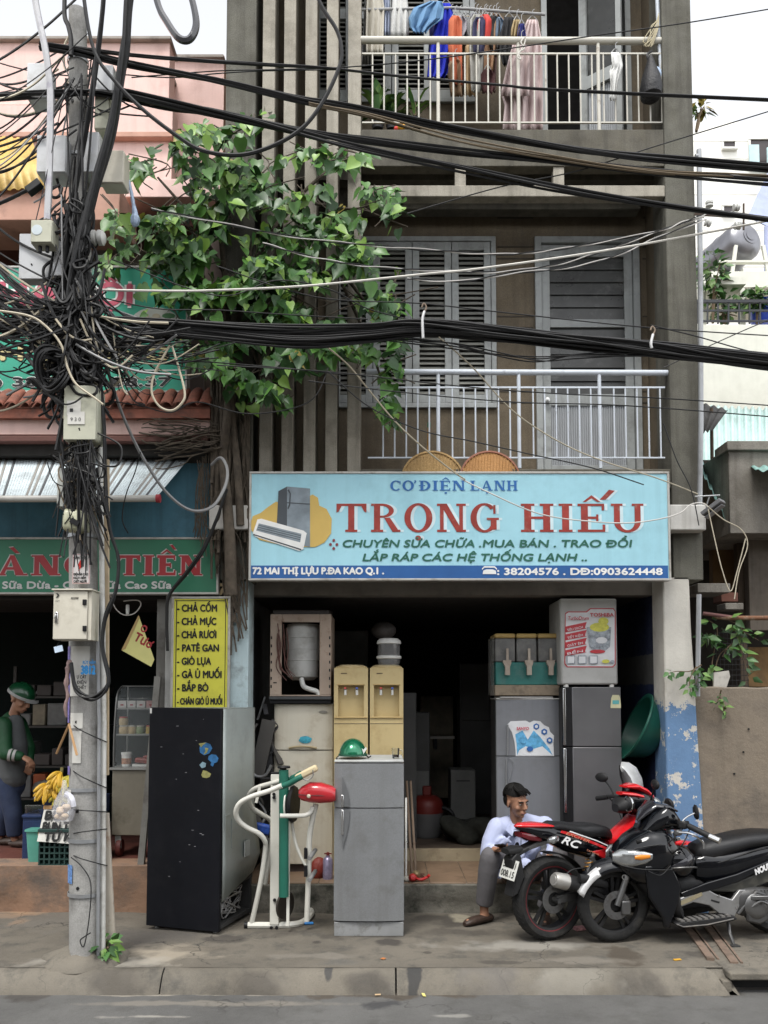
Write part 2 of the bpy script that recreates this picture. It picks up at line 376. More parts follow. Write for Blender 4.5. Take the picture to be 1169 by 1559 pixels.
pv = spot_mat('pavement_concrete', (.118,.104,.083), [
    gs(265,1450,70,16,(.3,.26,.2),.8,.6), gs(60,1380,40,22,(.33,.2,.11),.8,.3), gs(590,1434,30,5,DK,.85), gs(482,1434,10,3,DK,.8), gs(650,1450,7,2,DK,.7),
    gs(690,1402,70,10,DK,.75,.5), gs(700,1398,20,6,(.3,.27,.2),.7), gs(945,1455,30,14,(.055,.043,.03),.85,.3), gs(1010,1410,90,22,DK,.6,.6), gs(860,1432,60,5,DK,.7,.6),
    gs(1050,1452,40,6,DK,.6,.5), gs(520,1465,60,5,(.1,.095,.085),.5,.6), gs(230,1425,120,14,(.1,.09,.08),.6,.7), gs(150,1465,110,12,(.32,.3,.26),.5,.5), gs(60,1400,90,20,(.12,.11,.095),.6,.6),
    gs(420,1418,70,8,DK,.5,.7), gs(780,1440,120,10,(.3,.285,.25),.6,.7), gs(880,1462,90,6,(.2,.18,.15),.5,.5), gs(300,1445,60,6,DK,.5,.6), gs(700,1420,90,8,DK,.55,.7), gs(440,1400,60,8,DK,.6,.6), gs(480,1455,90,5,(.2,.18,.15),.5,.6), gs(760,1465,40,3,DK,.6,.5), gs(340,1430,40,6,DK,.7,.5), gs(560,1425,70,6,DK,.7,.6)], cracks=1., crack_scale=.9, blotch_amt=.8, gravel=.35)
kb = spot_mat('kerb_concrete', (.135,.12,.096), [gs(180,1490,60,12,DK,.5,.7,-.05), gs(380,1495,50,8,DK,.55,.6,-.06), gs(960,1495,60,8,DK,.5,.6,-.06), gs(560,1500,40,6,DK,.6,.6,-.08),gs(632,1488,13,14,(.03,.03,.03),.9,.25,-.05), gs(500,1475,7,5,(.04,.04,.04),.85,.3,0), gs(880,1492,80,10,(.24,.225,.19),.5,.6,-.05), gs(760,1490,60,12,(.12,.11,.1),.6,.6,-.05)], cracks=.5, crack_scale=1.6, blotch_amt=.7)
rd = spot_mat('road_asphalt', (.088,.086,.082), [
    gs(600,1512,150,8,(.06,.048,.035),.9,.3,-.13), gs(578,1530,26,7,(.035,.035,.036),.85,.3,-.13), gs(200,1513,260,3,(.33,.3,.24),.7,.5,-.13), gs(1000,1512,120,5,(.05,.045,.038),.8,.4,-.13), gs(230,1548,60,3,(.34,.32,.28),.6,.4,-.13), gs(40,1515,50,12,(.05,.045,.04),.9,.4,-.13),
    gs(680,1546,30,3,(.3,.29,.26),.5,.4,-.13), gs(300,1528,220,4,(.2,.18,.15),.6,.5,-.13)], cracks=.8, crack_scale=.7, gravel=.35)
YK = G(584,1473,0).y                                    # top edge of kerb
def sheet(xs, ys, zf):
    mb = MB(); n = len(xs); vs = [(x, y, zf(x, y)) for y in ys for x in xs]
    mb.add(vs, [(j*n+i, j*n+i+1, (j+1)*n+i+1, (j+1)*n+i) for j in range(len(ys)-1) for i in range(n-1)], 0, True); return mb
lin = lambda a, b, n: [a+(b-a)*i/n for i in range(n+1)]
zn = lambda x, y: .010*mnoise.noise(Vector((x*1.7, y*1.7, 0)))+.005*mnoise.noise(Vector((x*6, y*6, 3)))
struct(obj('ground', MB().box(-400,400,-400,400,-.6,-.5), M('earth', (.16,.13,.1)), world=True))
struct(obj('road', sheet(lin(-9,9,90), [-60,-20,-5,0,2]+lin(3,YK-.02,30), lambda x, y: -.13+zn(x,y)*.7), rd))
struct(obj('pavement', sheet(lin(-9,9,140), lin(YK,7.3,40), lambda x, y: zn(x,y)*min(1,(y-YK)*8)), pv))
prof = [(YK+.02,-.004),(YK-.0,-.002),(YK-.03,-.01),(YK-.06,-.028),(YK-.095,-.07),(YK-.12,-.11),(YK-.135,-.145)]
xend = P(1085,1490,5.45).x
def kerb(x0, x1, skew=0):
    mb = MB(); xs = lin(x0, x1, max(2, int((x1-x0)*12))); n = len(prof)
    rings = [[(x+(skew*(j/n) if i == len(xs)-1 else 0), y+.008*mnoise.noise(Vector((x*2,j,1))), z+.006*mnoise.noise(Vector((x*4,j*.7,5)))) for j, (y, z) in enumerate(prof)] for i, x in enumerate(xs)]
    return mb.loft(rings, 0, False, False)
xj = P(603,1490,5.45).x; xj2 = P(240,1490,5.45).x
for a, b, sk in ((-9, xj2-.008, 0), (xj2+.001, xj-.006, 0), (xj+.006, xend, .16)):
    struct(obj('kerb', kerb(a, b, sk), kb))
xg = P(1128,1500,5.4).x
mb = MB().box(xg-.02, xg+2.2, YK-.12, YK+.32, -.045, .004); mb.box(xg-.06, xg, YK-.1, YK+.3, -.3, -.05); mb.box(xg+1.0, xg+2.2, YK-.1, YK+.3, -.3, -.05)
mb.add([(xend+.02,YK+.02,.002),(xg-.02,YK+.02,.002),(xg-.02,YK-.12,-.14),(xend+.2,YK-.14,-.15)], [(0,3,2,1)])
struct(obj('storm_drain', mb, kb, bevel=.01))
struct(obj('drain_pit', MB().box(xg, xg+1, YK-.02, YK+.3, -.12, -.046), M('black_void', (.004,.004,.004))))
mb = MB(); 
for a, b in (((1068,1400),(1118,1468)), ((1040,1405),(1082,1462))):
    p, q = G(*a), G(*b); mb.beam((p.x,p.y,.006), (q.x,q.y,.006), .05, .02)
    mb.beam((p.x+.05,p.y,.004), (q.x+.05,q.y,.004), .014, .018)
struct(obj('drain_channel', mb, M('rusty_strip', (.17,.12,.09), .8, dirt=(.05,.04,.03), da=.7, ds=8)))
# ================================================================ materials of the buildings
conc = M('facade_concrete', (.112,.108,.088), .85, var=.14, vs=3, dirt=(.06,.056,.044), da=.65, ds=2.2, dt=.47, streak=.75, sc=(.042,.038,.03), bump=.35, bs=90, fine=.25)
conc_d = M('slab_concrete', (.098,.09,.07), .85, var=.18, vs=3, dirt=(.045,.04,.033), da=.7, ds=2.6, streak=.6, sc=(.03,.028,.023), bump=.3, bs=70, fine=.2)
finm = M('fin_concrete', (.31,.285,.235), .8, var=.1, vs=4, dirt=(.12,.108,.085), da=.6, ds=2.5, streak=.6, sc=(.09,.08,.06), bump=.25, bs=80, fine=.18)
wallm = M('brown_render', (.125,.099,.066), .85, var=.14, vs=3.5, dirt=(.08,.065,.045), da=.6, ds=2, streak=.5, sc=(.06,.047,.033), bump=.3, bs=90, fine=.2)
greyp = M('grey_paint', (.31,.325,.32), .55, var=.08, vs=6, dirt=(.12,.12,.11), da=.5, ds=5, streak=.25, sc=(.12,.115,.1))
bluep = M('pale_blue_railing_paint', (.52,.56,.61), .45, var=.06, vs=8, dirt=(.12,.1,.09), da=.7, ds=14, dt=.6)
whrail = M('rusty_cream_railing', (.5,.48,.42), .5, var=.08, dirt=(.13,.07,.035), da=.85, ds=9, dt=.6)
glassd = M('dusty_glass', (.035,.036,.034), .3, var=.4, vs=4, dirt=(.12,.12,.115), da=.7, ds=5, dt=.55)
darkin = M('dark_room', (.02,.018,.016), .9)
plast = M('white_plaster', (.5,.49,.46), .8, var=.07, dirt=(.14,.13,.13), da=.7, ds=4.5, dt=.56, streak=.35, sc=(.22,.2,.17), bump=.2, bs=40)
# ================================================================ shophouse
HZ = 9.6
house = thing('shophouse', 'tall grey concrete shophouse with vertical fins, balconies and an open ground-floor shop', 'building', (P(690,1300,7.4).x, 7.4, 0))
x0, x1, _, _ = rect(341,0,387,700,7.0); LX0, LX1 = x0, x1
zc0 = P(360,720,7).z
obj('column', MB().box(x0,x1,7.0,7.32,2.7,HZ), conc, house, bevel=.008)
x0, x1, _, _ = rect(1014,0,1059,700,7.0); RX0, RX1 = x0, x1
obj('column', MB().box(x0,x1,7.0,7.34,2.7,HZ), conc, house, bevel=.008)
for a, b in ((397,416),(430,448),(463,481),(496,514),(529,549)):
    x0, x1, _, _ = rect(a,0,b,720,7.0); obj('fin', MB().box(x0,x1,7.01,7.27,2.72,HZ), finm, house, bevel=.006)
FX1 = x1
bz0, bz1 = P(700,299,7).z, P(700,282,7).z
fz0, fz1 = P(700,253,7).z, P(700,197,7).z
s1z = P(700,714,7).z; s1b = s1z-.16
WY = 7.65
obj('balcony_slab', MB().box(FX1+.004, RX0-.004, 7.0, 7.12, fz0, fz1), conc_d, house, bevel=.006)
obj('floor_slab', MB().box(LX1+.004, RX0-.004, 7.29, WY-.003, fz0+.06, fz0+.22), conc_d, house)
obj('floor_slab', MB().box(LX1+.004, RX0-.004, 7.29, WY-.003, s1b, s1z-.02), conc_d, house)
obj('balcony_slab', MB().box(FX1+.004, RX0-.004, 7.0, 7.28, s1b, s1z), conc_d, house, bevel=.006)
obj('beam', MB().box(FX1+.003, RX0-.003, 7.0, 7.11, bz0, bz1), finm, house, bevel=.006)
for a in (701,851):
    c = P(a,268,7); obj('beam_post', MB().box(c.x-.045,c.x+.045,7.012,7.1,bz1,fz0), finm, house)
obj('inner_beam', MB().box(LX1, RX0-.08, 7.42, 7.56, P(700,318,7.42).z, P(700,262,7.42).z), conc_d, house, bevel=.01)
obj('balcony_floor', MB().box(FX1, RX0, 7.12, WY, fz1-.12, fz1-.03), conc_d, house)
# rear wall with door and window openings on both floors
def walls(zb, zt, holes):
    mb = MB(); xs = LX0+.02; holes = sorted(holes)
    for (hx0, hx1, hz0, hz1) in holes:
        mb.box(xs, hx0, WY, WY+.12, zb, zt); 
        if hz0 > zb+.01: mb.box(hx0, hx1, WY, WY+.12, zb, hz0)
        if hz1 < zt-.01: mb.box(hx0, hx1, WY, WY+.12, hz1, zt)
        xs = hx1
    mb.box(xs, RX1-.02, WY, WY+.12, zb, zt); return obj('rear_wall', mb, wallm, house)
W1 = rect(500,362,755,622,WY); D1 = rect(815,362,975,722,WY); W2 = rect(470,-140,722,158,WY); D2 = rect(823,-160,958,200,WY)
walls(s1b, fz0+.06, [W1, D1]); walls(fz0+.22, HZ-.1, [W2, (D2[0], D2[1], fz1-.03, D2[3])])
mb = MB()
for py in (332,376,394,482,499,596,613):
    for a, b in ((757,812),(978,1004)):
        p, q = P(a,py,WY), P(b,py,WY); mb.box(p.x,q.x,WY-.004,WY+.01,p.z-.006,p.z+.006)
obj('wall_groove', mb, M('groove', (.05,.042,.032), .9), house)
obj('side_wall', MB().box(RX0+.03, RX1-.01, 7.345, 12, 2.7, HZ), wallm, house)
obj('side_wall', MB().box(LX0+.01, LX1-.03, 7.325, 12, 2.7, HZ), wallm, house)
obj('roof', MB().box(LX0-.05, RX1+.05, 6.9, 12.1, HZ, HZ+.15), conc_d, house)
obj('upper_room_gloom', MB().box(LX0+.3, RX1-.3, WY+.6, WY+.65, s1z, HZ-.3), darkin, house)  # near-black sheet stands in for the unlit rooms behind the openings
def shutter_window(q, n, name='shutter_window'):
    x0, x1, z0, z1 = q; fr = MB(); t = .045
    for a, b, c, d in ((x0,x1,z1-t,z1),(x0,x1,z0,z0+t),(x0,x0+t,z0+t,z1-t),(x1-t,x1,z0+t,z1-t)): fr.box(a,b,WY-.03,WY+.09,c,d)
    w_ = obj(name, fr, greyp, house, bevel=.004); lw = (x1-x0-2*t)/n
    for i in range(n):
        a = x0+t+i*lw+.003; b = a+lw-.006; mb = MB(); f = .062; mid = z0+(z1-z0)*.45
        for p in ((a,a+f,z0+t+.004,z1-t-.004),(b-f,b,z0+t+.004,z1-t-.004)): mb.box(p[0],p[1],WY-.02,WY+.02,p[2],p[3])
        for c, d in ((z0+t+.004,z0+t+.08),(mid-.05,mid+.05),(z1-t-.08,z1-t-.004)): mb.box(a+f,b-f,WY-.018,WY+.018,c,d)
        lf = obj('shutter_leaf', mb, greyp, w_, bevel=.003); sl = MB()
        for c, d in ((z0+t+.08,mid-.05),(mid+.05,z1-t-.08)):
            k = int((d-c)/.045)
            for j in range(k): sl.obox(((a+b)/2, WY, c+(j+.5)*(d-c)/k), (b-a-2*f, .006, .046), (R(-38),0,0))
        obj('louvre', sl, M('louvre_paint', (.2,.2,.18), .6, dirt=(.07,.065,.055), da=.5, ds=6), lf)
    return w_
shutter_window(W1, 4); shutter_window(W2, 4)
def door(q, frame_y, leafx=None):
    x0, x1, z0, z1 = q; mb = MB(); t = .06
    mb.box(x0,x0+t,WY-.03,WY+.1,z0,z1); mb.box(x1-t,x1,WY-.03,WY+.1,z0,z1); mb.box(x0+t,x1-t,WY-.03,WY+.1,z1-t,z1)
    d = obj('balcony_door', mb, greyp, house, bevel=.004)
    a, b = x0+t+.004, x1-t-.004; H = z1-t-z0; mb = MB(); f = .075
    zz = [z0+.01, z0+.08, z0+H*.295, z0+H*.345, z0+H*.635, z0+H*.67, z0+H*.945, z1-t-.004]
    mb.box(a,a+f,WY,WY+.04,zz[0],zz[7]); mb.box(b-f,b,WY,WY+.04,zz[0],zz[7])
    for i in (0,2,4,6): mb.box(a+f,b-f,WY+.001,WY+.039,zz[i],zz[i+1])
    lf = obj('door_leaf', mb, greyp, d, bevel=.003)
    mb = MB(); n = 34
    for i in range(n): mb.cyl((a+f+(i+.5)*(b-a-2*f)/n, WY+.022, zz[1]), (a+f+(i+.5)*(b-a-2*f)/n, WY+.022, zz[2]), (b-a-2*f)/n*.52, n=6)
    obj('ribbed_panel', mb, M('ribbed_grey', (.33,.345,.36), .5, var=.05, streak=.3), lf)
    mb = MB()
    for c, e in ((zz[3],zz[4]),(zz[5],zz[6])):
        k = 5
        for j in range(k): mb.obox(((a+b)/2, WY+.02, c+(j+.5)*(e-c)/k), (b-a-2*f, .005, (e-c)/k*1.02), (R(-7),0,0))
    obj('glass_pane', mb, glassd, lf)
    obj('door_knob', MB().lathe([(0,-.05),(.022,-.045),(.026,-.03),(.012,-.012),(.024,0)], (a+.035, WY, zz[2]+.04), (0,1,0)), M('steel', (.5,.5,.48), .3, 1.), lf)
    return d
door(D1, WY)
# upper door: dark opening with its leaf swung outward
q = (D2[0], D2[1], fz1-.03, D2[3])
mb = MB(); mb.box(q[0],q[0]+.05,WY-.03,WY+.1,q[2],q[3]); mb.box(q[1]-.05,q[1],WY-.03,WY+.1,q[2],q[3])
ud = obj('balcony_door', mb, greyp, house)
pa, pb = P(884,100,WY-.02), P(948,100,WY-.28)
u = Vector((pb.x-pa.x, pb.y-pa.y, 0)); L_ = u.length; u.normalize(); mb = MB(); nrm = Vector((u.y,-u.x,0))
def dl(a, b, c, d, th=.03, off=0):
    o = Vector((pa.x,pa.y,0))+nrm*off; mb.prism([(a,c),(b,c),(b,d),(a,d)], o, u, (0,0,1), th)
z0 = q[2]+.02; z1 = q[3]
dl(0,.07,z0,z1); dl(L_-.05,L_,z0,z1); dl(.07,L_-.05,z0,z0+.08); dl(.07,L_-.05,z0+.78,z0+.9); dl(.07,L_-.05,z1-.1,z1)
lf = obj('door_leaf', mb, greyp, ud)
mb = MB()
for i in range(14): 
    o = Vector((pa.x,pa.y,0))+u*(.07+(i+.5)*(L_-.12)/14)-nrm*.012; mb.cyl((o.x,o.y,z0+.08),(o.x,o.y,z0+.78),(L_-.12)/28*1.04,n=6)
obj('ribbed_panel', mb, MATS['ribbed_grey'], lf)
mb = MB(); dl(.07,L_-.05,z0+.9,z1-.1,.006,-.012); obj('glass_pane', mb, glassd, lf)
mb = MB(); mb.tube([Vector((pa.x,pa.y,z0+1.9))-nrm*.03, Vector((pa.x,pa.y,0))+u*L_+Vector((0,0,z0+1.55))-nrm*.03], .012); obj('door_brace', mb, greyp, lf)
def railing(py_hand, py_top, py_bot, xl, xr, mat, posts, r, first, step=17.6):
    Y = 7.04; mb = MB(); zt = P(780,py_top,Y).z; zb = P(780,py_bot,Y).z; zh = P(780,py_hand,Y).z
    mb.beam((P(xl,py_top,Y).x,Y,zt),(P(xr,py_top,Y).x,Y,zt),.014,.014); mb.beam((P(xl,py_bot,Y).x,Y,zb),(P(xr,py_bot,Y).x,Y,zb),.016,.012)
    x = first
    while x < xr-4:
        if all(abs(x-p) > 7 for p in posts): c = P(x,(py_top+py_bot)/2,Y); mb.tube([(c.x,Y,zb),(c.x,Y,zt)], .0072, 6)
        x += step
    rl = obj('railing', mb, mat, house)
    obj('handrail', MB().tube([(P(xl-2,py_hand,Y).x,Y,zh+.006),(P((xl+xr)/2,py_hand,Y).x,Y,zh),(P(xr+4,py_hand,Y).x,Y,zh-.004)], r, 12), mat, rl)
    for p in posts:
        c = P(p,(py_hand+py_bot)/2,Y); obj('railing_post', MB().tube([(c.x,Y,zb-.09),(c.x,Y,zh)], .016, 10), mat, rl)
    return rl
railing(567,590,697,560,1012,bluep,(667,790,913),.024,583)
railing(62,82,187,551,1012,whrail,(667,789,911),.03,567)
c = P(1000,0,7.04); obj('corner_pipe', MB().tube([P(998,-60,7.05),P(1003,60,7.05),P(1007,112,7.05)], .017), bluep, house)
# ground floor: pillars, corbels, plinth, inside
def bluewall(name, bands, base, blue):
    m = M(name, base, .8, var=.1, dirt=(.2,.17,.13), da=.5, ds=4, dt=.56, bump=.3, bs=30); t = m.node_tree; N = t.nodes; L = t.links; b = N['Principled BSDF']
    prev = b.inputs['Base Color'].links[0].from_socket
    pos = N.new('ShaderNodeNewGeometry').outputs['Position']; sp = N.new('ShaderNodeSeparateXYZ'); L.new(pos, sp.inputs[0])
    n1 = N.new('ShaderNodeTexNoise'); n1.inputs['Scale'].default_value = 9; n1.inputs['Detail'].default_value = 9; n1.inputs['Roughness'].default_value = .7; L.new(pos, n1.inputs['Vector'])
    for (lo, hi, amp, c, flake) in bands:
        def mth(op, a, q):
            n = N.new('ShaderNodeMath'); n.operation = op
            for i, k in enumerate((a, q)):
                if hasattr(k, 'is_linked'): L.new(k, n.inputs[i])
                else: n.inputs[i].default_value = k
            return n.outputs[0]
        zz = mth('ADD', sp.outputs[2], mth('MULTIPLY', mth('SUBTRACT', n1.outputs['Fac'], .5), amp))
        f = mth('MULTIPLY', mth('GREATER_THAN', zz, lo), mth('LESS_THAN', zz, hi))
        if flake: 
            n2 = N.new('ShaderNodeTexNoise'); n2.inputs['Scale'].default_value = 6; n2.inputs['Detail'].default_value = 7; n2.inputs['Roughness'].default_value = .75; L.new(pos, n2.inputs['Vector'])
            f = mth('MULTIPLY', f, mth('LESS_THAN', n2.outputs['Fac'], flake))
        mx = N.new('ShaderNodeMix'); mx.data_type = 'RGBA'; L.new(f, mx.inputs[0]); L.new(prev, mx.inputs[6])
        n3 = N.new('ShaderNodeMix'); n3.data_type = 'RGBA'; L.new(n1.outputs['Fac'], n3.inputs[0]); n3.inputs[6].default_value = (*[k*.75 for k in c],1); n3.inputs[7].default_value = (*[k*1.25 for k in c],1)
        L.new(n3.outputs[2], mx.inputs[7]); prev = mx.outputs[2]
    L.new(prev, b.inputs['Base Color']); return m
zb = P(1040,1075,7).z
pillm = bluewall('peeling_pillar_paint', [(-1, zb, .55, (.11,.2,.34), .56)], (.5,.48,.43), 0)
p0 = P(1013,1080,7.0).x; pt = P(1049,885,7.0).x; pb_ = P(1078,1330,7.0).x
mb = MB(); rings = []
n = 14
for i in range(n+1):
    z = i/n*2.72; xr = pb_+(pt-pb_)*min(1,(z/2.6)) + .008*mnoise.noise(Vector((0,0,z*5)))
    rings.append([(p0,7.0,z),(xr,7.0,z),(xr,7.3,z),(p0,7.3,z)])
mb.loft(rings, 0, True, True, False); obj('pillar', mb, pillm, house, bevel=.012)
q0 = P(350,950,7.06).x; q1 = P(379,950,7.06).x
obj('pillar', MB().box(q0,q1,7.04,7.32,0,2.72), M('pale_cyan_plaster', (.4,.5,.52), .8, var=.1, dirt=(.14,.15,.15), da=.7, ds=5, streak=.5, sc=(.16,.17,.16)), house, bevel=.008)
x0, x1, z0, z1 = rect(318,769,379,806,6.86); CZ0, CZ1 = z0, z1
obj('corbel', MB().box(x0,x1,6.86,7.3,z0,z1), plast, house, bevel=.01)
x0, x1, z0, z1 = rect(1019,768,1075,807,6.86)
obj('corbel', MB().box(x0,x1,6.86,7.3,z0,z1), plast, house, bevel=.01)
obj('lintel', MB().box(LX0,RX0+.1,7.32,7.5,P(700,906,7.32).z,s1b-.002), M('dusty_lintel', (.2,.18,.155), .85, dirt=(.08,.07,.06), da=.5), house)
FZ = P(700,1293,7.9).z; TZ = .24; PX0 = P(372,1330,7).x; PX1 = p0+.02
plm = M('mossy_plinth', (.17,.16,.135), .9, var=.25, vs=4, dirt=(.025,.028,.02), da=.92, ds=3.2, dt=.46, bump=.9, bs=16)
tile = M('tan_floor_tile', (.2,.135,.088), .5, var=.15, vs=3, dirt=(.09,.06,.04), da=.6, ds=6)
mb = MB(); nx = 60; xs = lin(PX0, PX1, nx)
rings = [[(x, 6.97+.018*mnoise.noise(Vector((x*3,z*9,2)))+.03*(1-z/.24), z) for z in lin(-.02,.225,6)]+[(x,7.02,.232),(x,8,.232)] for x in xs]
mb.loft(rings, 0, False, False); obj('plinth', mb, plm, house)
mb = MB(); tw = .3; x = PX0
while x < PX1:
    y = 7.0+.012
    mb.box(x, min(x+tw-.004,PX1), y, 7.896, .2, TZ+random.uniform(-.001,.001)); x += tw
obj('step_tile', mb, tile, house, bevel=.004)
obj('step_riser', MB().box(PX0,PX1,7.9,7.96,.1,FZ), M('cream_riser', (.36,.3,.2), .7, dirt=(.14,.1,.06), da=.6, ds=7), house)
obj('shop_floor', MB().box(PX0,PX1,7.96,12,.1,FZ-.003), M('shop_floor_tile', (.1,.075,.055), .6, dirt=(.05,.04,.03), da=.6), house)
inw = bluewall('inner_wall_paint', [(P(980,998,7.7).z, 9, .06, (.012,.017,.045), 0), (-1, P(980,1042,7.7).z, .1, (.012,.02,.06), 0)], (.085,.085,.08), 0)
obj('shop_wall', MB().box(PX1,PX1+.1,7.3,12,FZ-.2,2.7), inw, house)
obj('shop_wall', MB().box(q0,q0+.1,7.33,12,FZ-.2,2.7), M('grey_inner_wall', (.1,.1,.095), .85, dirt=(.05,.05,.045), da=.6), house)
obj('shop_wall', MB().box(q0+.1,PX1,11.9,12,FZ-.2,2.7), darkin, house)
obj('shop_ceiling', MB().box(q0,PX1+.1,7.5,12,2.62,2.7), M('ceiling_gloom', (.05,.046,.042), .9), house)  # gloom of the deep shop put into the ceiling colour
# ================================================================ pink building on the left
pinkm = M('pink_paint', (.72,.51,.46), .8, var=.08, vs=3, dirt=(.45,.27,.23), da=.5, ds=2.4, dt=.55, streak=.2, sc=(.3,.18,.15), bump=.15, bs=50)
pinkd = M('orange_pink_paint', (.5,.29,.22), .8, var=.1, dirt=(.16,.09,.07), da=.6, ds=3)
pink = thing('pink_building', 'pink painted shophouse with a tiled parapet and striped awning left of the grey one', 'building', (P(100,1300,7.3).x,7.3,0))
LXE = q0-.012
XL = -6.5
def pb(name, a, b, c, d, Y, depth, mat, bevel=.006, xl=None, parent=pink):
    x0, x1, z0, z1 = rect(a, b, c, d, Y)
    if xl is not None: x0 = xl
    return obj(name, MB().box(x0,x1,Y,Y+depth,z0,z1), mat, parent, bevel=bevel)
pb('parapet', 0,625,320,662,6.9,.3,pinkm, xl=XL)
pb('parapet_moulding', 0,663,316,672,6.87,.3,M('dark_red_moulding',(.12,.05,.04),.7,dirt=(.05,.03,.025),da=.6), xl=XL)
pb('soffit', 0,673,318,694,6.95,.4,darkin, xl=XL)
# tile coping: a row of half round roof tiles
tm = M('terracotta_tile', (.2,.07,.045), .8, var=.3, vs=9, dirt=(.05,.03,.025), da=.7, ds=7)
x1_ = P(322,600,6.9).x; zt = P(160,597,6.9).z; zb_ = P(160,624,6.82).z; mb = MB(); x = XL; pitch = .105
while x < x1_-.02:
    rings = []
    for (yy, zz, r) in ((6.80, zb_+.03, .05),(6.95, zt, .045),(7.05,zt+.06,.045)):
        rings.append([(x+r*math.cos(a), yy, zz+r*.8*math.sin(a)) for a in [R(q) for q in range(0,181,22)]])
    mb.loft(rings, 0, False, False); rings2 = [[(p[0],p[1],p[2]-.012) for p in rr] for rr in rings]; mb.loft([rings[0],rings2[0]], 0, False, False); x += pitch
mb.box(XL,x1_,6.84,7.1,zb_-.06,zb_+.02); mb.add([(XL,6.83,zb_+.02),(x1_,6.83,zb_+.02),(x1_,7.06,zt+.05),(XL,7.06,zt+.05)],[(0,1,2,3)])
obj('tile_coping', mb, tm, pink)
pb('blue_panel', 0,705,345,822,7.06,.05,M('teal_blue_panel',(.075,.2,.27),.7,var=.15,dirt=(.04,.09,.12),da=.5,streak=.4,sc=(.03,.06,.08)), xl=XL)
pb('lintel', 0,895,345,912,7.1,.1,darkin, xl=XL)
LZ = P(160,1318,7.0).z
mb = MB(); xs = lin(XL, PX0-.004, 70)
mb.loft([[(x, 6.98+.02*mnoise.noise(Vector((x*2.5,z*6,4)))+.05*(1-z/LZ), z) for z in lin(-.02,LZ,7)]+[(x,7.3,LZ+.001),(x,7.31,0)] for x in xs], 0, False, False)
obj('plinth', mb, M('orange_plinth', (.26,.16,.105), .9, var=.18, vs=2.5, dirt=(.1,.09,.08), da=.8, ds=2.4, dt=.47, bump=.6, bs=18), pink)
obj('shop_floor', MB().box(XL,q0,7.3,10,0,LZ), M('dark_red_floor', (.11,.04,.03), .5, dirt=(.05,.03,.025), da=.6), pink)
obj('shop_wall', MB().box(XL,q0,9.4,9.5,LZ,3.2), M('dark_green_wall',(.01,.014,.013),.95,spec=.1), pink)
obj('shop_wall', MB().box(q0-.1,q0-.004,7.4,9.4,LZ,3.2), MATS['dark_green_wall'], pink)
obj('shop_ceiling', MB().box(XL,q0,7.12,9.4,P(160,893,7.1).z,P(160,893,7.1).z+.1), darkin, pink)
x0, x1, z0, z1 = rect(236,905,262,1310,7.12); obj('door_post', MB().box(x0,x1,7.12,7.2,LZ,z1), M('grey_post',(.17,.165,.15),.7,dirt=(.07,.06,.05),da=.6,ds=6), pink, bevel=.005)
x0, x1, z0, z1 = rect(250,905,268,1310,7.09); obj('door_trim', MB().box(x0,x1,7.08,7.12,LZ,z1), M('white_trim',(.42,.42,.4),.6,dirt=(.2,.19,.17),da=.6), pink, bevel=.004)
x0, x1, z0, z1 = rect(211,1090,262,1292,7.1); obj('door_jamb', MB().beam((P(222,1200,7.05).x-.03,7.06,LZ),(P(240,1040,7.05).x,7.06,P(240,1030,7.05).z),.05,.05), MATS['grey_post'], pink)
# upper storey
pb('beam', 0,283,182,335,7.0,.5,pinkd, xl=XL); pb('beam', 175,272,336,300,7.3,.4,pinkm)
pb('upper_wall', 0,160,262,284,7.65,.2,pinkm, xl=XL); pb('ledge', 0,200,262,208,7.58,.08,pinkd, xl=XL)
pb('upper_wall', 0,57,258,160,7.8,.2,pinkm, xl=XL); pb('roof_coping', 0,54,260,59,7.75,.3,M('grey_coping',(.3,.27,.24),.85,dirt=(.12,.11,.1),da=.6,ds=8), xl=XL)
pb('upper_wall', 256,84,340,330,8.3,.2,pinkm); pb('roof_coping', 256,82,340,87,8.25,.3,MATS['grey_coping'])
pb('column', 312,318,338,600,7.15,.3,M('pinkish_grey_column',(.36,.27,.24),.8,dirt=(.16,.12,.1),da=.6,streak=.4))
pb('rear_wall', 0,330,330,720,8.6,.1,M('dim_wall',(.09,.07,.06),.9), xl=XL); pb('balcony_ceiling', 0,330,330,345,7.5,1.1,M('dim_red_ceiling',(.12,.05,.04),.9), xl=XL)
pb('balcony_wall', 130,365,318,420,7.9,.1,M('cream_grey_wall',(.3,.28,.25),.85,dirt=(.15,.14,.12),da=.6)); pb('balcony_opening', 252,374,318,404,7.86,.03,MATS['black_void'])
obj('roof', MB().box(XL,P(258,60,8).x,7.9,12,P(0,75,7.8).z,P(0,70,7.8).z), MATS['grey_coping'], pink)
# yellow translucent roof sheet upper left
mb = MB(); n = 40; rings = []
a0, a1, b0, b1 = P(-60,203,7.5), P(48,212,7.5), P(-60,292,6.95), P(72,286,6.95)
for i in range(n+1):
    t = i/n; rings.append([a0.lerp(a1,t)+Vector((0,0,.01*math.sin(i*1.6))), b0.lerp(b1,t)+Vector((0,0,.01*math.sin(i*1.6)))])
mb.loft(rings, 0, False, False)
o = obj('roof_sheet', mb, M('yellow_fibre_sheet',(.5,.33,.08),.5,var=.2,dirt=(.2,.11,.03),da=.7,ds=4), pink, solid=.006)
pb('roof_gutter', 0,283,150,289,7.1,.08,M('white_gutter',(.5,.47,.42),.6,dirt=(.2,.12,.08),da=.6), xl=XL)
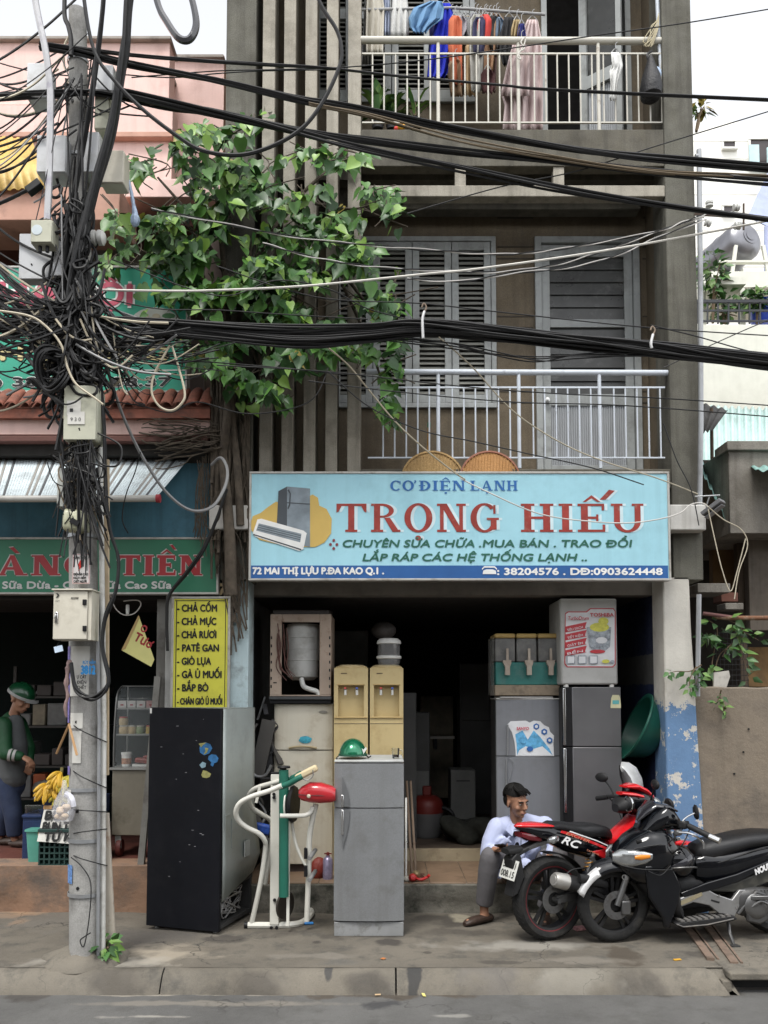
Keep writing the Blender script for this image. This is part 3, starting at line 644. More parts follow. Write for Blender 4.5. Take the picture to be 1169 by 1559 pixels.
# striped awning
awm = M('awning_canvas', (.62,.7,.73), .75, var=.05, dirt=(.25,.27,.27), da=.6, ds=3)
aw2 = M('awning_stripe', (.1,.105,.11), .75); aw3 = M('awning_pale_stripe', (.28,.27,.25), .75)
aw = thing('awning', 'pale blue awning with slanting dark grey stripes over the food shop front', 'awning', (P(120,760,6.8).x,6.8,P(120,760,6.8).z))
A0, A1, B0, B1 = P(-140,692,7.12), P(291,694,7.12), P(-140,758,6.45), P(238,757,6.45)
mb = MB(); n = 98
pat = [0,0,0,0,2,0,2,0,0,1,0,0,0,0]
for i in range(n):
    t0, t1 = i/n, (i+1)/n; ps = [A0.lerp(A1,t0), A0.lerp(A1,t1), B0.lerp(B1,t1), B0.lerp(B1,t0)]
    mids = []
    mb.add([ps[0],ps[3],ps[2],ps[1]], [(0,1,2,3)], pat[i % len(pat)], True)
obj('canopy', mb, [awm, aw2, aw3], aw, solid=.004)
obj('roller', MB().cyl(B0+Vector((0,0,-.01)), B1+Vector((.0,0,-.01)), .026), M('awning_tube',(.42,.41,.38),.4,dirt=(.15,.14,.13),da=.5), aw)
obj('end_cap', MB().cyl(B1+Vector((0,0,-.01)), B1+Vector((.03,0,-.01)), .032), M('red_cap',(.3,.03,.04),.5), aw)
obj('arm', MB().beam(P(270,712,7.1), P(232,757,6.5), .03,.02), MATS['awning_tube'], aw)
# ---------------------------------------------------------------- signs
frm = M('alloy_frame', (.42,.41,.38), .4, .3, var=.1, dirt=(.2,.17,.13), da=.6, ds=9)
def board(name, label, a, b, c, d, Y, mat, th=.06, fw=.018, cat_='sign', frame=frm):
    x0, x1, z0, z1 = rect(a,b,c,d,Y); t = thing(name, label, cat_, ((x0+x1)/2, Y, z0))
    obj('board', MB().box(x0+fw*.6,x1-fw*.6,Y,Y+th,z0+fw*.6,z1-fw*.6), mat, t)
    if fw:
        mb = MB(); f = Y-.008
        mb.box(x0,x1,f,Y+th,z1-fw,z1); mb.box(x0,x1,f,Y+th,z0,z0+fw); mb.box(x0,x0+fw,f,Y+th,z0+fw,z1-fw); mb.box(x1-fw,x1,f,Y+th,z0+fw,z1-fw)
        obj('frame', mb, frame, t, bevel=.003)
    return t
SY = 6.84
skyb = M('sign_sky_blue', (.33,.6,.69), .55, var=.05, vs=3, dirt=(.24,.45,.52), da=.5, ds=3, streak=.15, sc=(.12,.25,.3))
main = board('shop_sign', 'long pale blue hand painted sign with red serif shop name above the open shop', 379,718,1020,884,SY, skyb, .09)
def line(parent, name, s, a, base, b, cap, mat, Y=SY, bold=0., shear=0., heavy=.0, off=.004, lab=None):
    """text from pixel a to b, base line pixel, cap height in pixels"""
    p = P(a,base,Y); q = P(b,base,Y); mb = MB(); text(mb, s, (p.x,Y-off,p.z), q.x-p.x, sz(cap,Y), bold, shear, heavy=heavy); return obj(name, mb, mat, parent, label=lab)
c_blue = M('letter_blue', (.02,.12,.36), .5); c_red = M('letter_red', (.27,.03,.02), .55, var=.25, vs=12, dirt=(.3,.2,.15), da=.6, ds=13, dt=.56)
c_green = M('letter_green', (.018,.11,.075), .55); c_white = M('letter_white', (.72,.72,.7), .5); c_shade = M('letter_shadow_white', (.55,.68,.72), .5)
c_black = M('letter_black', (.012,.012,.012), .5)
x0, x1, z0, z1 = rect(381,861,1018,882,SY); obj('blue_band', MB().box(x0+.006,x1-.006,SY-.002,SY+.01,z0+.008,z1), M('band_blue', (.015,.09,.28), .5, var=.1), main)
def slabline(parent, s, a, base, b, cap, mat, Y, off=.004, **k):
    p = P(a,base,Y); q = P(b,base,Y); mb = MB(); slabtext(mb, s, (p.x,Y-off,p.z), q.x-p.x, sz(cap,Y), **k); return obj('lettering', mb, mat, parent)
slabline(main,'CO',594,747,630,15.5,c_blue,SY,marks=[(1,'horn',.42,.75,1.2)]); slabline(main,'ĐIÊN'.replace('Ê','E'),638,747,708,15.5,c_blue,SY,marks=[(2,'hat',-.2,1.08,1.2),(2,'dot',-.05,-.32,1.5)]); slabline(main,'LANH',716,747,788,15.5,c_blue,SY,marks=[(1,'dot',-.08,-.32,1.5)])
for mat, dx, off in ((c_shade,5,.0016),(c_red,0,.0032)):
    k = dict(st=.19, tn=.085, gap=.14)
    slabline(main,'TRONG',512+dx,810,760+dx,44,mat,SY,off,marks=[(2,'dot',-.1,-.3,1.5)],**k)
    slabline(main,'HIEU',793+dx,810,980+dx,44,mat,SY,off,marks=[(2,'hat',-.22,1.06,1.1),(2,'acute',.22,1.14,1.6)],**k)
line(main,'lettering','CHUYÊN SỬA CHỮA .',522,833,732,11.5,c_green,bold=.0,shear=.18,heavy=.05); line(main,'lettering','MUA BÁN . TRAO ĐỔI',735,833,962,11.5,c_green,shear=.12,heavy=.05)
line(main,'lettering','LẮP RÁP CÁC HỆ THỐNG LẠNH ..',552,854,893,11.5,c_green,shear=.18,heavy=.05)
line(main,'lettering','72 MAI THỊ LỰU P.ĐA KAO Q.1 .',385,874,584,10.5,c_white,heavy=.07); line(main,'lettering',': 38204576 . DĐ:0903624448',757,875,1008,10.5,c_white,heavy=.06)
mb = MB(); p = P(745,870,SY)
mb.prism([(-.055,-.022),(.055,-.022),(.05,.006),(.025,.016),(-.025,.016),(-.05,.006)], (p.x,SY-.003,p.z), (1,0,0),(0,0,1),.003); mb.prism([(-.06,.012),(-.04,.03),(.04,.03),(.06,.012),(.06,.024),(.042,.042),(-.042,.042),(-.06,.024)], (p.x,SY-.003,p.z), (1,0,0),(0,0,1),.003)
obj('telephone_symbol', mb, c_white, main)
mb = MB(); p = P(508,829,SY)
for k in range(4):
    a = R(90*k); mb.prism([(.012*math.cos(a)+.012*math.cos(b), .012*math.sin(a)*1.6+.012*math.sin(b)) for b in [R(36*j) for j in range(10)]], (p.x+.014*math.cos(a),SY-.003,p.z+.014*math.sin(a)), (1,0,0),(0,0,1),.002)
obj('flower_mark', mb, M('maroon',(.2,.03,.04),.6), main)
# painted picture: yellow cloud, refrigerator, wall unit
def pxpoly(mb, pts, Y, off, th=.003, m=0):
    q = [P(a,b,Y) for a, b in pts]; o = q[0]; mb.prism([(p.x-o.x, p.z-o.z) for p in q], (o.x,Y-off,o.z), (1,0,0),(0,0,1), th, m)
def blob(cx, cy, rx, ry, n=20): return [(cx+rx*math.cos(2*math.pi*i/n), cy+ry*math.sin(2*math.pi*i/n)) for i in range(n)]
mb = MB(); pxpoly(mb,[(383,808),(381,798),(385,786),(397,781),(408,772),(420,764),(432,766),(445,757),(470,756),(476,753),(484,758),(486,770),(497,775),(505,790),(504,812),(494,826),(480,833),(455,833),(420,828),(395,822)],SY,.002)
obj('painted_cloud', mb, M('mustard_paint',(.55,.38,.1),.55,var=.06), main)
g1 = M('painted_dark_grey',(.055,.065,.075),.5); g2 = M('painted_mid_grey',(.2,.24,.27),.5,var=.35,vs=5); g3 = M('painted_light_grey',(.5,.55,.57),.5)
mb = MB(); pxpoly(mb,[(424,748),(437,741),(437,812),(421,806)],SY,.004,m=0); pxpoly(mb,[(437,741),(472,744),(472,833),(437,826)],SY,.004,m=1); pxpoly(mb,[(437,765),(472,767),(472,768.5),(437,766.5)],SY,.0055,m=0); pxpoly(mb,[(440,745),(443,752),(442,770),(439,776),(437.5,774),(440,768),(441,752),(437.5,747)],SY,.0055,m=0)
obj('painted_refrigerator', mb, [g1,g2], main)
mb = MB(); pxpoly(mb,[(392,791),(398,790),(462,808),(467,812),(462,836),(456,839),(388,817),(385,812)],SY,.0045,m=0); pxpoly(mb,[(394,797),(459,813),(457,826),(390,808)],SY,.0052,m=1)
for k in range(3): pxpoly(mb,[(394-k,799.5+k*3),(458.5-k*.5,815.5+k*3),(458.5-k*.5,816.5+k*3),(394-k,800.5+k*3)],SY,.0058,m=2)
pxpoly(mb,[(386,813),(459,836),(458,838),(386,815)],SY,.0052,m=2)
obj('painted_wall_unit', mb, [c_white,g2,g1], main)
# green signs
grn = M('sign_green', (.03,.16,.09), .4, var=.2, vs=1.5, dirt=(.02,.09,.05), da=.4)
up = board('green_sign', 'large turquoise green food sign standing on the tiled coping behind the utility pole', -120,405,286,598,7.0, M('sign_turquoise',(.03,.3,.2),.4,var=.2,vs=1.5), .1)
pkm = M('letter_pink', (.5,.08,.13), .5); crm = M('letter_cream', (.6,.52,.26), .5)
for mat, hv, off in ((c_white,.16,.003),(pkm,.06,.006)):
    line(up,'lettering','CHẢ',-50,465,88,38,mat,7.0,heavy=hv,off=off); line(up,'lettering','NỘI',105,464,200,34,mat,7.0,heavy=hv,off=off)
for mat, hv, off in ((c_black,.12,.003),(crm,.06,.006)): line(up,'lettering','BÁNH CHƯNG',-110,548,255,22,mat,7.0,heavy=hv,off=off)
for mat, hv, off in ((c_white,.14,.003),(c_black,.06,.006)): line(up,'lettering','(08) 38.24.66.88.37',-60,588,260,14,mat,7.0,heavy=hv,off=off)
obj('rule_line', MB().box(P(150,563,7).x,P(284,563,7).x,6.996,7.0,P(0,564.5,7).z,P(0,563,7).z), c_white, up)
mb = MB(); pxpoly(mb, blob(236,494,38,26),7.0,.003,m=0)
for k in range(9): pxpoly(mb, blob(214+random.random()*44,480+random.random()*28,6+random.random()*5,3+random.random()*4,9),7.0,.005+k*.0004,m=1+(k%2))
obj('painted_dish', mb, [M('dish_white',(.45,.47,.43),.5),M('dish_green',(.05,.16,.06),.5),M('dish_cream',(.4,.36,.26),.5)], up)
mb = MB(); x0, x1, z0, z1 = rect(-140,818,333,905,6.98)
lo = board('green_sign', 'low dark green sign with red lettering directly above the food shop opening', -140,818,333,905,6.98, grn, .08)
def slabpx(parent, s, a, base, b, cap, Y, fill, edge, marks, st=.26, tn=.14):
    for mat, off, dx, kk in ((edge,.0015,1.2,1.),(edge,.003,-1.2,1.),(fill,.0045,0,1.)):
        slabline(parent, s, a+dx, base+(1.2 if dx > 0 else -1.2 if dx < 0 else 0), b+dx, cap, mat, Y, off, st=st, tn=tn, marks=marks)
paler = M('letter_edge_grey',(.45,.42,.4),.5); redd = M('letter_deep_red',(.3,.025,.03),.45)
slabpx(lo,'HANG',-55,876,140,31,6.98,redd,paler,[(1,'grave',-.12,1.1,1.4)]); slabpx(lo,'TIEN',178,876,308,31,6.98,redd,paler,[(2,'hat',-.22,1.06,1.1),(2,'grave',.12,1.28,1.1)])
line(lo,'lettering','Sữa Dừa - Cam - Sữa Cao Sữa',4,896,261,11,M('letter_pale_grey',(.5,.5,.48),.5),6.98,heavy=.06)
# yellow menu board
ym = board('menu_sign', 'tall yellow menu board with black Vietnamese lettering beside the black fridge', 260,908,350,1110,7.0, M('menu_yellow',(.58,.55,.06),.5,var=.06,vs=4,dirt=(.35,.32,.05),da=.4), .03, .02)
mb = MB()
for a,b,c,d in ((267,914,343,915.2),(267,914,268.2,1108),(342,914,343,1108)):
    x0,x1,z0,z1 = rect(a,b,c,d,7.0); mb.box(x0,x1,6.998,7.0,z0,z1)
obj('border_line', mb, c_black, ym)
for i, (s, b) in enumerate((('- CHẢ CỐM',330),('- CHẢ MỰC',329),('- CHẢ RƯƠI',329),('- PATÊ GAN',333),('- GIÒ LỤA',321),('- GÀ Ủ MUỐI',337),('- BẮP BÒ',317),('- CHÂN GIÒ Ủ MUỐI',338))):
    line(ym,'lettering',s,270,931+i*20.2,b,11 if i < 7 else 10,c_black,7.0,heavy=.05)
# hanging yellow leaflet
lf = thing('hanging_leaflet', 'tilted yellow paper leaflet with red lettering hanging in the food shop opening', 'leaflet', P(212,1015,6.98))
mb = MB(); pxpoly(mb,[(211,937),(235,1004),(230,1015),(185,990)],6.98,0,.004); obj('paper', mb, M('pale_yellow_paper',(.55,.52,.2),.7,var=.08), lf)
mb = MB(); pxpoly(mb,[(211,937),(213,940),(191,988),(185,990)],6.98,.004,.004); obj('paper_edge', mb, M('brown_edge',(.35,.24,.1),.7), lf)
def rtext(parent, name, s, a, b, ang, cap, w, Y, mat, heavy=.05, off=.004):
    p = P(a,b,Y); u = Vector((math.cos(R(ang)),0,math.sin(R(ang)))); v = Vector((-math.sin(R(ang)),0,math.cos(R(ang)))); mb = MB(); text(mb, s, (p.x,Y-off,p.z), sz(w,Y), sz(cap,Y), u=u, v=v, heavy=heavy); return obj(name, mb, mat, parent)
rtext(lf,'lettering','O',213,960,-25,11,9,6.98,redd); rtext(lf,'lettering','Tươ',203,974,-28,14,30,6.98,redd)
# house number 72 above the yellow board
n72 = thing('house_number', 'tan metal house number 72 on the root covered pillar', 'number', P(348,906,6.98))
for s, a in (('7',333),('2',351)): line(n72,'digit',s,a,905,a+12,17,M('tan_metal',(.33,.25,.14),.5,.3),7.03,heavy=.08)
# ================================================================ right side: gap, sheds, far houses
yw = thing('yard_wall', 'low bare concrete yard wall right of the peeling white and blue pillar', 'wall', (P(1200,1290,7.05).x,7.05,0))
x0, x1, z0, z1 = rect(1062,1046,1600,1290,7.05)
cw = M('bare_cement', (.2,.165,.125), .9, var=.2, vs=2.2, dirt=(.1,.085,.07), da=.75, ds=2.2, dt=.48, streak=.3, sc=(.08,.07,.055), bump=.5, bs=30, fine=.12)
mb = MB(); xs = lin(pb_-.1, x1, 40)
mb.loft([[(x,7.06,0),(x,7.05+.006*mnoise.noise(Vector((x*3,0,1))),z1*.5),(x,7.06,z1+.012*mnoise.noise(Vector((x*5,0,7)))),(x,7.2,z1+.012*mnoise.noise(Vector((x*5,0,7)))),(x,7.2,0)] for x in xs], 0, True, True, False); obj('masonry', mb, cw, yw, bevel=.012)
holes = MB()
for a, b in ((1140,1110),(1132,1145),(1118,1178),(1104,1092)): 
    c = P(a,b,7.045); holes.cyl((c.x,7.052,c.z),(c.x,7.044,c.z),.008,n=8)
obj('nail_hole', holes, MATS['black_void'], yw)
shed = thing('shed', 'dark ramshackle shed with ochre and grey plaster walls behind the yard wall', 'shed', (P(1150,1200,8.2).x,8.2,0))
def pbr(name, a, b, c, d, Y, depth, mat, bevel=.006, parent=shed): return pb(name,a,b,c,d,Y,depth,mat,bevel,None,parent)
gpl = M('grey_rough_plaster', (.2,.185,.16), .9, var=.12, dirt=(.1,.09,.075), da=.6, ds=3, streak=.5, sc=(.07,.062,.052), bump=.5, bs=45, fine=.15)
pbr('plaster_box',1110,680,1400,812,7.7,1.6,gpl); pbr('parapet_lip',1107,671,1400,685,7.66,.3,gpl)
mb = MB(); a = P(1110,690,7.7); mb.add([P(1110,690,7.69),P(1110,812,7.69),P(1083,760,9.2),P(1083,715,9.2)],[(0,3,2,1)]); mb.add([P(1110,690,7.72),P(1110,812,7.72),P(1083,760,9.22),P(1083,715,9.22)],[(0,1,2,3)]); obj('dark_side', mb, M('dark_plaster',(.035,.033,.028),.95,dirt=(.12,.11,.09),da=.6,ds=9,dt=.58), shed)  # left face in a darker, blotchy plaster colour than the front
och = M('ochre_wall', (.2,.12,.05), .9, var=.25, vs=3, dirt=(.06,.04,.025), da=.7, ds=4)
pbr('ochre_wall',1084,740,1128,900,8.6,.1,och); pbr('ochre_wall',1135,985,1400,1046,8.3,.1,och); pbr('ochre_wall',1100,812,1160,905,8.7,.1,och)
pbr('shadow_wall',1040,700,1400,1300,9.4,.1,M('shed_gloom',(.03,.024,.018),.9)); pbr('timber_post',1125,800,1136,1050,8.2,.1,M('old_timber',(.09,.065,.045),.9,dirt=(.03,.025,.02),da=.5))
pbr('plaster_wall',1140,812,1400,960,8.05,.1,M('brown_grey_plaster',(.12,.1,.08),.9,dirt=(.06,.05,.04),da=.6,streak=.5)); pbr('shelf_slab',1062,888,1112,902,7.6,.4,gpl); pbr('brick_box',1098,902,1124,916,7.9,.2,M('dull_brick',(.12,.05,.035),.9)); pbr('cement_block',1104,918,1132,928,7.8,.2,gpl)
mb = MB()
for i in range(9): c = P(1090+i*6,1000,7.9); mb.tube([(c.x,7.9,P(0,962,7.9).z),(c.x,7.9,P(0,1046,7.9).z)],.003,4)
for i in range(11): mb.tube([P(1088,964+i*8,7.9),P(1140,964+i*8,7.9)],.003,4)
obj('wire_grid', mb, M('dark_wire',(.03,.03,.03),.6,.5), shed)
grr = M('green_roof_sheet', (.2,.36,.33), .6, var=.15, dirt=(.12,.16,.14), da=.6, ds=5)
def corr(name, a, b, c, d, mat, n, amp, parent):   # corrugated sheet between four corners: a-b along the waves at the top, d-c at the bottom
    rings = []
    for i in range(n*6+1):
        t = i/(n*6); o = Vector((0,0,amp*math.sin(2*math.pi*i/6))); rings.append([a.lerp(b,t)+o, d.lerp(c,t)+o])
    return obj(name, MB().loft(rings,0,False,False), mat, parent, solid=.003)
corr('roof_sheet',P(1062,690,9.0),P(1104,760,9.0),P(1112,806,7.8),P(1060,700,7.8),grr,7,.018,shed)
corr('roof_sheet',P(1140,708,7.9),P(1240,700,7.9),P(1240,722,7.3),P(1150,716,7.3),grr,6,.012,shed)
corr('dark_eave',P(1060,612,8.6),P(1108,624,8.6),P(1085,655,7.6),P(1060,660,7.6),M('black_sheet',(.03,.028,.026),.8),4,.012,shed)
obj('eave_post', MB().tube([P(1083,622,8.3),P(1084,700,8.3)],.018), MATS['old_timber'], shed)
# slanting pale green tin roof further back
tr = thing('tin_roof_house', 'low house whose pale green corrugated tin roof slopes behind the shed', 'house', (P(1150,900,11.5).x,11.5,0))
corr('tin_roof',P(1060,618,13.4),P(1330,628,13.4),P(1330,735,10.4),P(1062,735,10.4),M('pale_tin',(.42,.56,.54),.45,var=.08,dirt=(.3,.38,.36),da=.5,ds=2),26,.03,tr)
obj('wall', MB().box(P(1062,735,10.4).x,P(1330,735,10.4).x,10.5,13.4,0,P(1100,737,10.4).z-.12), gpl, tr)
# cream terrace house
hw = M('cream_white_wall', (.62,.62,.55), .8, var=.05, dirt=(.5,.5,.43), da=.5, ds=1, streak=.15, sc=(.4,.4,.34))
th_ = thing('terrace_house', 'cream terrace wall with a black railing and potted plants on top', 'house', (P(1200,1000,14).x,14,0))
x0, x1, z0, z1 = rect(1040,494,1420,640,14)
obj('wall', MB().box(x0,x1,14,15.2,0,z1), hw, th_, bevel=.01)
bk = M('black_iron', (.02,.022,.026), .5)
mb = MB(); 
for py, t in ((459,.05),(473,.03),(489,.03)): mb.beam(P(1040,py,14.05),P(1420,py,14.05),t,t)
for i in range(24): mb.beam(P(1045+i*16,459,14.05),P(1045+i*16,493,14.05),.025,.025)
obj('terrace_railing', mb, bk, th_)
mb = MB()
for a in (1072,1132): mb.box(P(a,500,14.6).x-.04,P(a,500,14.6).x+.04,14.6,14.7,z1,P(a,438,14.6).z)
obj('terrace_post', mb, hw, th_); obj('terrace_canopy', MB().box(P(1074,430,14.5).x,P(1128,430,14.5).x,14.3,14.9,P(1100,441,14.5).z,P(1100,430,14.5).z), hw, th_)
wb = thing('white_building', 'tall white rendered building with a small square window behind the grey one', 'building', (P(1200,900,20).x,20,0))
ww = M('bright_white_wall', (.8,.79,.74), .7, var=.03, dirt=(.72,.71,.66), da=.4, ds=.7)
x0, x1, z0, z1 = rect(1020,185,1500,640,20); obj('wall', MB().box(x0,x1,20,26,0,z1), ww, wb); ztop = z1
mb = MB(); 
for i in range(14): z = z1-.5-i*.45; mb.box(x0,x1,19.994,20.01,z,z+.012)
obj('wall_groove', mb, M('joint_grey',(.62,.61,.57),.8), wb)
def farwin(a, b, c, d, Y, open_=False):
    x0, x1, z0, z1 = rect(a,b,c,d,Y); mb = MB(); t = .05
    mb.box(x0-t,x1+t,Y-.06,Y,z1,z1+t); mb.box(x0-t,x1+t,Y-.1,Y,z0-t,z0); mb.box(x0-t,x0,Y-.05,Y,z0,z1); mb.box(x1,x1+t,Y-.05,Y,z0,z1)
    w_ = obj('window', mb, M('window_surround',(.7,.7,.66),.6), wb, bevel=.004); obj('pane', MB().box(x0,x1,Y-.02,Y-.004,z0,z1), M('dark_pane',(.05,.04,.04),.2), w_); return w_
farwin(1101,217,1118,227,20); w_ = farwin(1142,214,1200,255,20)
x0, x1, z0, z1 = rect(1141,220,1156,255,19.6); obj('open_casement', MB().box(x0,x1,19.6,19.64,z0,z1), M('pale_blue_glass',(.45,.62,.65),.3), w_); obj('open_casement', MB().box(P(1168,230,19.7).x,P(1200,230,19.7).x,19.7,19.74,z0,z1), MATS['pale_blue_glass'], w_)
farwin(1101,315,1114,325,20)
# steel water tank
tk = thing('water_tank', 'horizontal stainless steel water tank on white cradle above the terrace', 'tank', P(1135,415,16))
c = P(1137,363,16); ax = Vector((-.35,1,-.12)).normalized(); r = sz(31,16)
obj('drum', MB().lathe([(0,-.11),(.1,-.11),(.1,-.1),(.16,-.1),(.16,-.085),(.26,-.05),(r-.03,.02),(r,.08),(r,.5),(r+.012,.5),(r+.012,.54),(r,.54),(r,1.3),(r-.05,1.4),(0,1.45)], c, ax, 32), M('brushed_steel',(.2,.2,.215),.38,.85,var=.15,vs=3), tk)
mb = MB()
for s in (-1,1):
    for y in (15.9,16.7): mb.beam((c.x+s*.26-.1*(y>16),y,c.z-.2),(c.x+s*.34-.1*(y>16),y,P(1100,418,16).z),.06,.06)
mb.box(c.x-.6,c.x+.55,15.85,15.95,P(1100,405,16).z,P(1100,402,16).z)
obj('cradle', mb, hw, tk)
obj('terrace_beam', MB().box(P(1069,430,15.8).x,P(1420,430,15.8).x,15.7,17.2,P(1100,441,15.8).z,P(1100,417,15.8).z), hw, th_)
sh = thing('blue_awning', 'slanted lilac blue sheet beside the steel water tank at the photo edge', 'awning', P(1165,330,17.5))
mb = MB(); mb.add([P(1138,330,17),P(1172,255,18.2),P(1250,255,18.2),P(1250,360,17),P(1168,345,17)],[(0,4,3,2,1)]); obj('sheet', mb, M('lilac_blue_sheet',(.3,.34,.5),.5), sh, solid=.02)
mb = MB(); mb.tube([P(1166,345,17),P(1166,425,17)],.04); obj('support_post', mb, M('lilac_blue_sheet',(.3,.34,.5),.5), sh)
# terrace plants and blue drum
def leafset(mb, c, n, R_, s, rnd, down=.3, mats=1, flat=None):
    for i in range(n):
        d = Vector((rnd.gauss(0,1),rnd.gauss(0,1),rnd.gauss(0,1))); d.normalize(); p = Vector(c)+Vector((d.x*R_[0],d.y*R_[1],d.z*R_[2]))*(rnd.random()**.45)
        leaf(mb, p, d, s*(.6+.7*rnd.random()), rnd, down, rnd.randrange(mats))
def leaf(mb, p, d, s, rnd, down=.3, m=0, wd=.36):
    t = Vector((d.x+rnd.gauss(0,.4), d.y+rnd.gauss(0,.4), d.z*.4-down+rnd.gauss(0,.3))).normalized(); n_ = Vector((rnd.gauss(0,.5), -.7+rnd.gauss(0,.5), .7+rnd.gauss(0,.4)))
    sd_ = t.cross(n_)
    if sd_.length < .05: sd_ = Vector((1,0,0))
    sd_.normalize(); up = sd_.cross(t)
    a = p; b1 = p+t*s*.35+sd_*s*wd+up*s*.06; b2 = p+t*s*.35-sd_*s*wd+up*s*.06; c1 = p+t*s*.7+sd_*s*wd*.62; c2 = p+t*s*.7-sd_*s*wd*.62; mid = p+t*s*.4-up*s*.03; tip = p+t*s*1.1-up*s*.1
    mb.add([a,b1,c1,tip,c2,b2,mid],[(0,6,1),(1,6,2),(2,6,3),(3,6,4),(4,6,5),(5,6,0)],m,True)
lfm = [M('leaf_green_dark',(.028,.075,.02),.5,var=.3,vs=8), M('leaf_green_mid',(.05,.13,.03),.45,var=.25,vs=8), M('leaf_green_light',(.11,.2,.045),.45,var=.25,vs=8)]
def bush(name, label, px, py, Y, rpx, n, s, group=None, stem=None, cat_='plant', mats=lfm, seed=1, pot=None, ry=1.):
    rnd = random.Random(seed); c = P(px,py,Y); b = stem if stem is not None else c-Vector((0,0,sz(rpx,Y)))
    t = thing(name, label, cat_, b); r = sz(rpx,Y); mb = MB(); leafset(mb, c, n, (r,r*.7,r*ry), s, rnd, .35, len(mats)); obj('foliage', mb, mats, t)
    mb = MB()
    for k in range(4): mb.tube(cat([Vector(b), Vector(b).lerp(c,.5)+Vector((rnd.gauss(0,r*.1),0,0)), c+Vector((rnd.gauss(0,r*.5),rnd.gauss(0,r*.3),rnd.gauss(0,r*.4)))],4),[.014*max(1,Y/9)*(1-.08*i) for i in range(9)],5)
    obj('stem', mb, M('brown_stem',(.12,.085,.05),.8), t)
    if pot:
        pc = Vector(b); obj('pot', MB().lathe([(0,0),(pot*.7,0),(pot,pot*1.5),(pot*1.08,pot*1.5),(pot*.95,pot*1.4),(0,pot*1.35)], pc, n=18), M('black_pot',(.025,.025,.028),.5), t)
    return t
bush('potted_plant','tall airy potted plant on the terrace left of the water tank',1085,415,14.3,22,110,.16,'plants on the far terrace',P(1085,492,14.3),seed=3,ry=1.6)
bush('potted_plant','low potted plant under the white canopy on the terrace',1103,464,14.5,22,90,.14,'plants on the far terrace',P(1103,493,14.5),seed=4)
bush('potted_plant','dense round potted bush at the right end of the terrace',1152,456,14.4,20,170,.13,'plants on the far terrace',P(1152,493,14.4),seed=5)
bd = thing('blue_drum','bright blue plastic drum behind the terrace railing','drum',P(1163,493,14.6)); c = P(1163,493,14.6)
obj('barrel', MB().lathe([(0,0),(.2,0),(.22,.05),(.22,.36),(.2,.4),(0,.4)],c,n=20), M('drum_blue',(.015,.05,.4),.4), bd)
bush('hanging_weed','thin yellowing weed growing from the top right edge of the grey building',1067,165,7.5,13,34,.09,None,P(1060,200,7.4),seed=9,mats=[M('leaf_yellow',(.3,.24,.05),.5,var=.2),lfm[2]])
# service conduit with insulators at the right pillar
cd = thing('service_conduit','grey steel service pipe rising beside the right edge of the grey building','pipe',P(1064,640,6.95))
obj('pipe', MB().tube([P(1064,228,6.95),P(1066,400,6.95),P(1067,640,6.95),P(1065,770,6.95)],.022,10), M('galv_pipe',(.3,.31,.32),.4,.4,dirt=(.15,.14,.13),da=.5), cd)
obj('pipe', MB().tube([P(1064,905,6.95),P(1062,1060,6.96)],.02,10), MATS['galv_pipe'], cd); obj('pipe_clamp', MB().cyl(P(1058,238,6.95),P(1066,238,6.95),.02), MATS['galv_pipe'], cd)
por = M('white_porcelain',(.55,.55,.52),.25)
def insul(c, ax, s=.045): return MB().lathe([(0,0),(s*.5,0),(s,.1*s),(s,.5*s),(s*.55,.7*s),(s,.9*s),(s,1.5*s),(s*.6,1.8*s),(0,1.9*s)],c,ax,16)
br = thing('insulator_bracket','iron bracket with white porcelain insulators reaching right from the service pipe','bracket',P(1070,335,6.85))
mb = MB(); mb.beam(P(1058,326,6.9),P(1130,330,6.6),.02,.02); mb.beam(P(1132,310,6.6),P(1132,350,6.6),.012,.012); obj('iron_arm', mb, M('rusty_iron',(.06,.04,.03),.8), br)
for a, b, ax in ((1080,315,(0,0,1)),(1073,338,(1,0,-.3)),(1116,316,(1,0,0)),(1118,344,(1,0,0))): obj('insulator', insul(P(a,b,6.65),ax,.03), por, br)
lt = thing('flood_lamp','grey tilted lamp head on a bracket at the right white corbel','lamp',P(1086,788,6.8))
mb = MB(); a, b = P(1071,784,6.8), P(1100,762,6.7); mb.beam(a,b,.11,.035); obj('lamp_housing', mb, M('lamp_grey',(.13,.13,.135),.5), lt, bevel=.006); mb = MB(); mb.tube([P(1058,756,6.9),P(1096,754,6.85)],.006); mb.tube([P(1072,780,6.9),P(1080,756,6.86)],.006); obj('bracket', mb, MATS['galv_pipe'], lt); obj('lamp_glass', MB().beam(P(1075,789,6.8),P(1101,769,6.71),.08,.008), M('dull_lens',(.2,.2,.21),.3), lt)
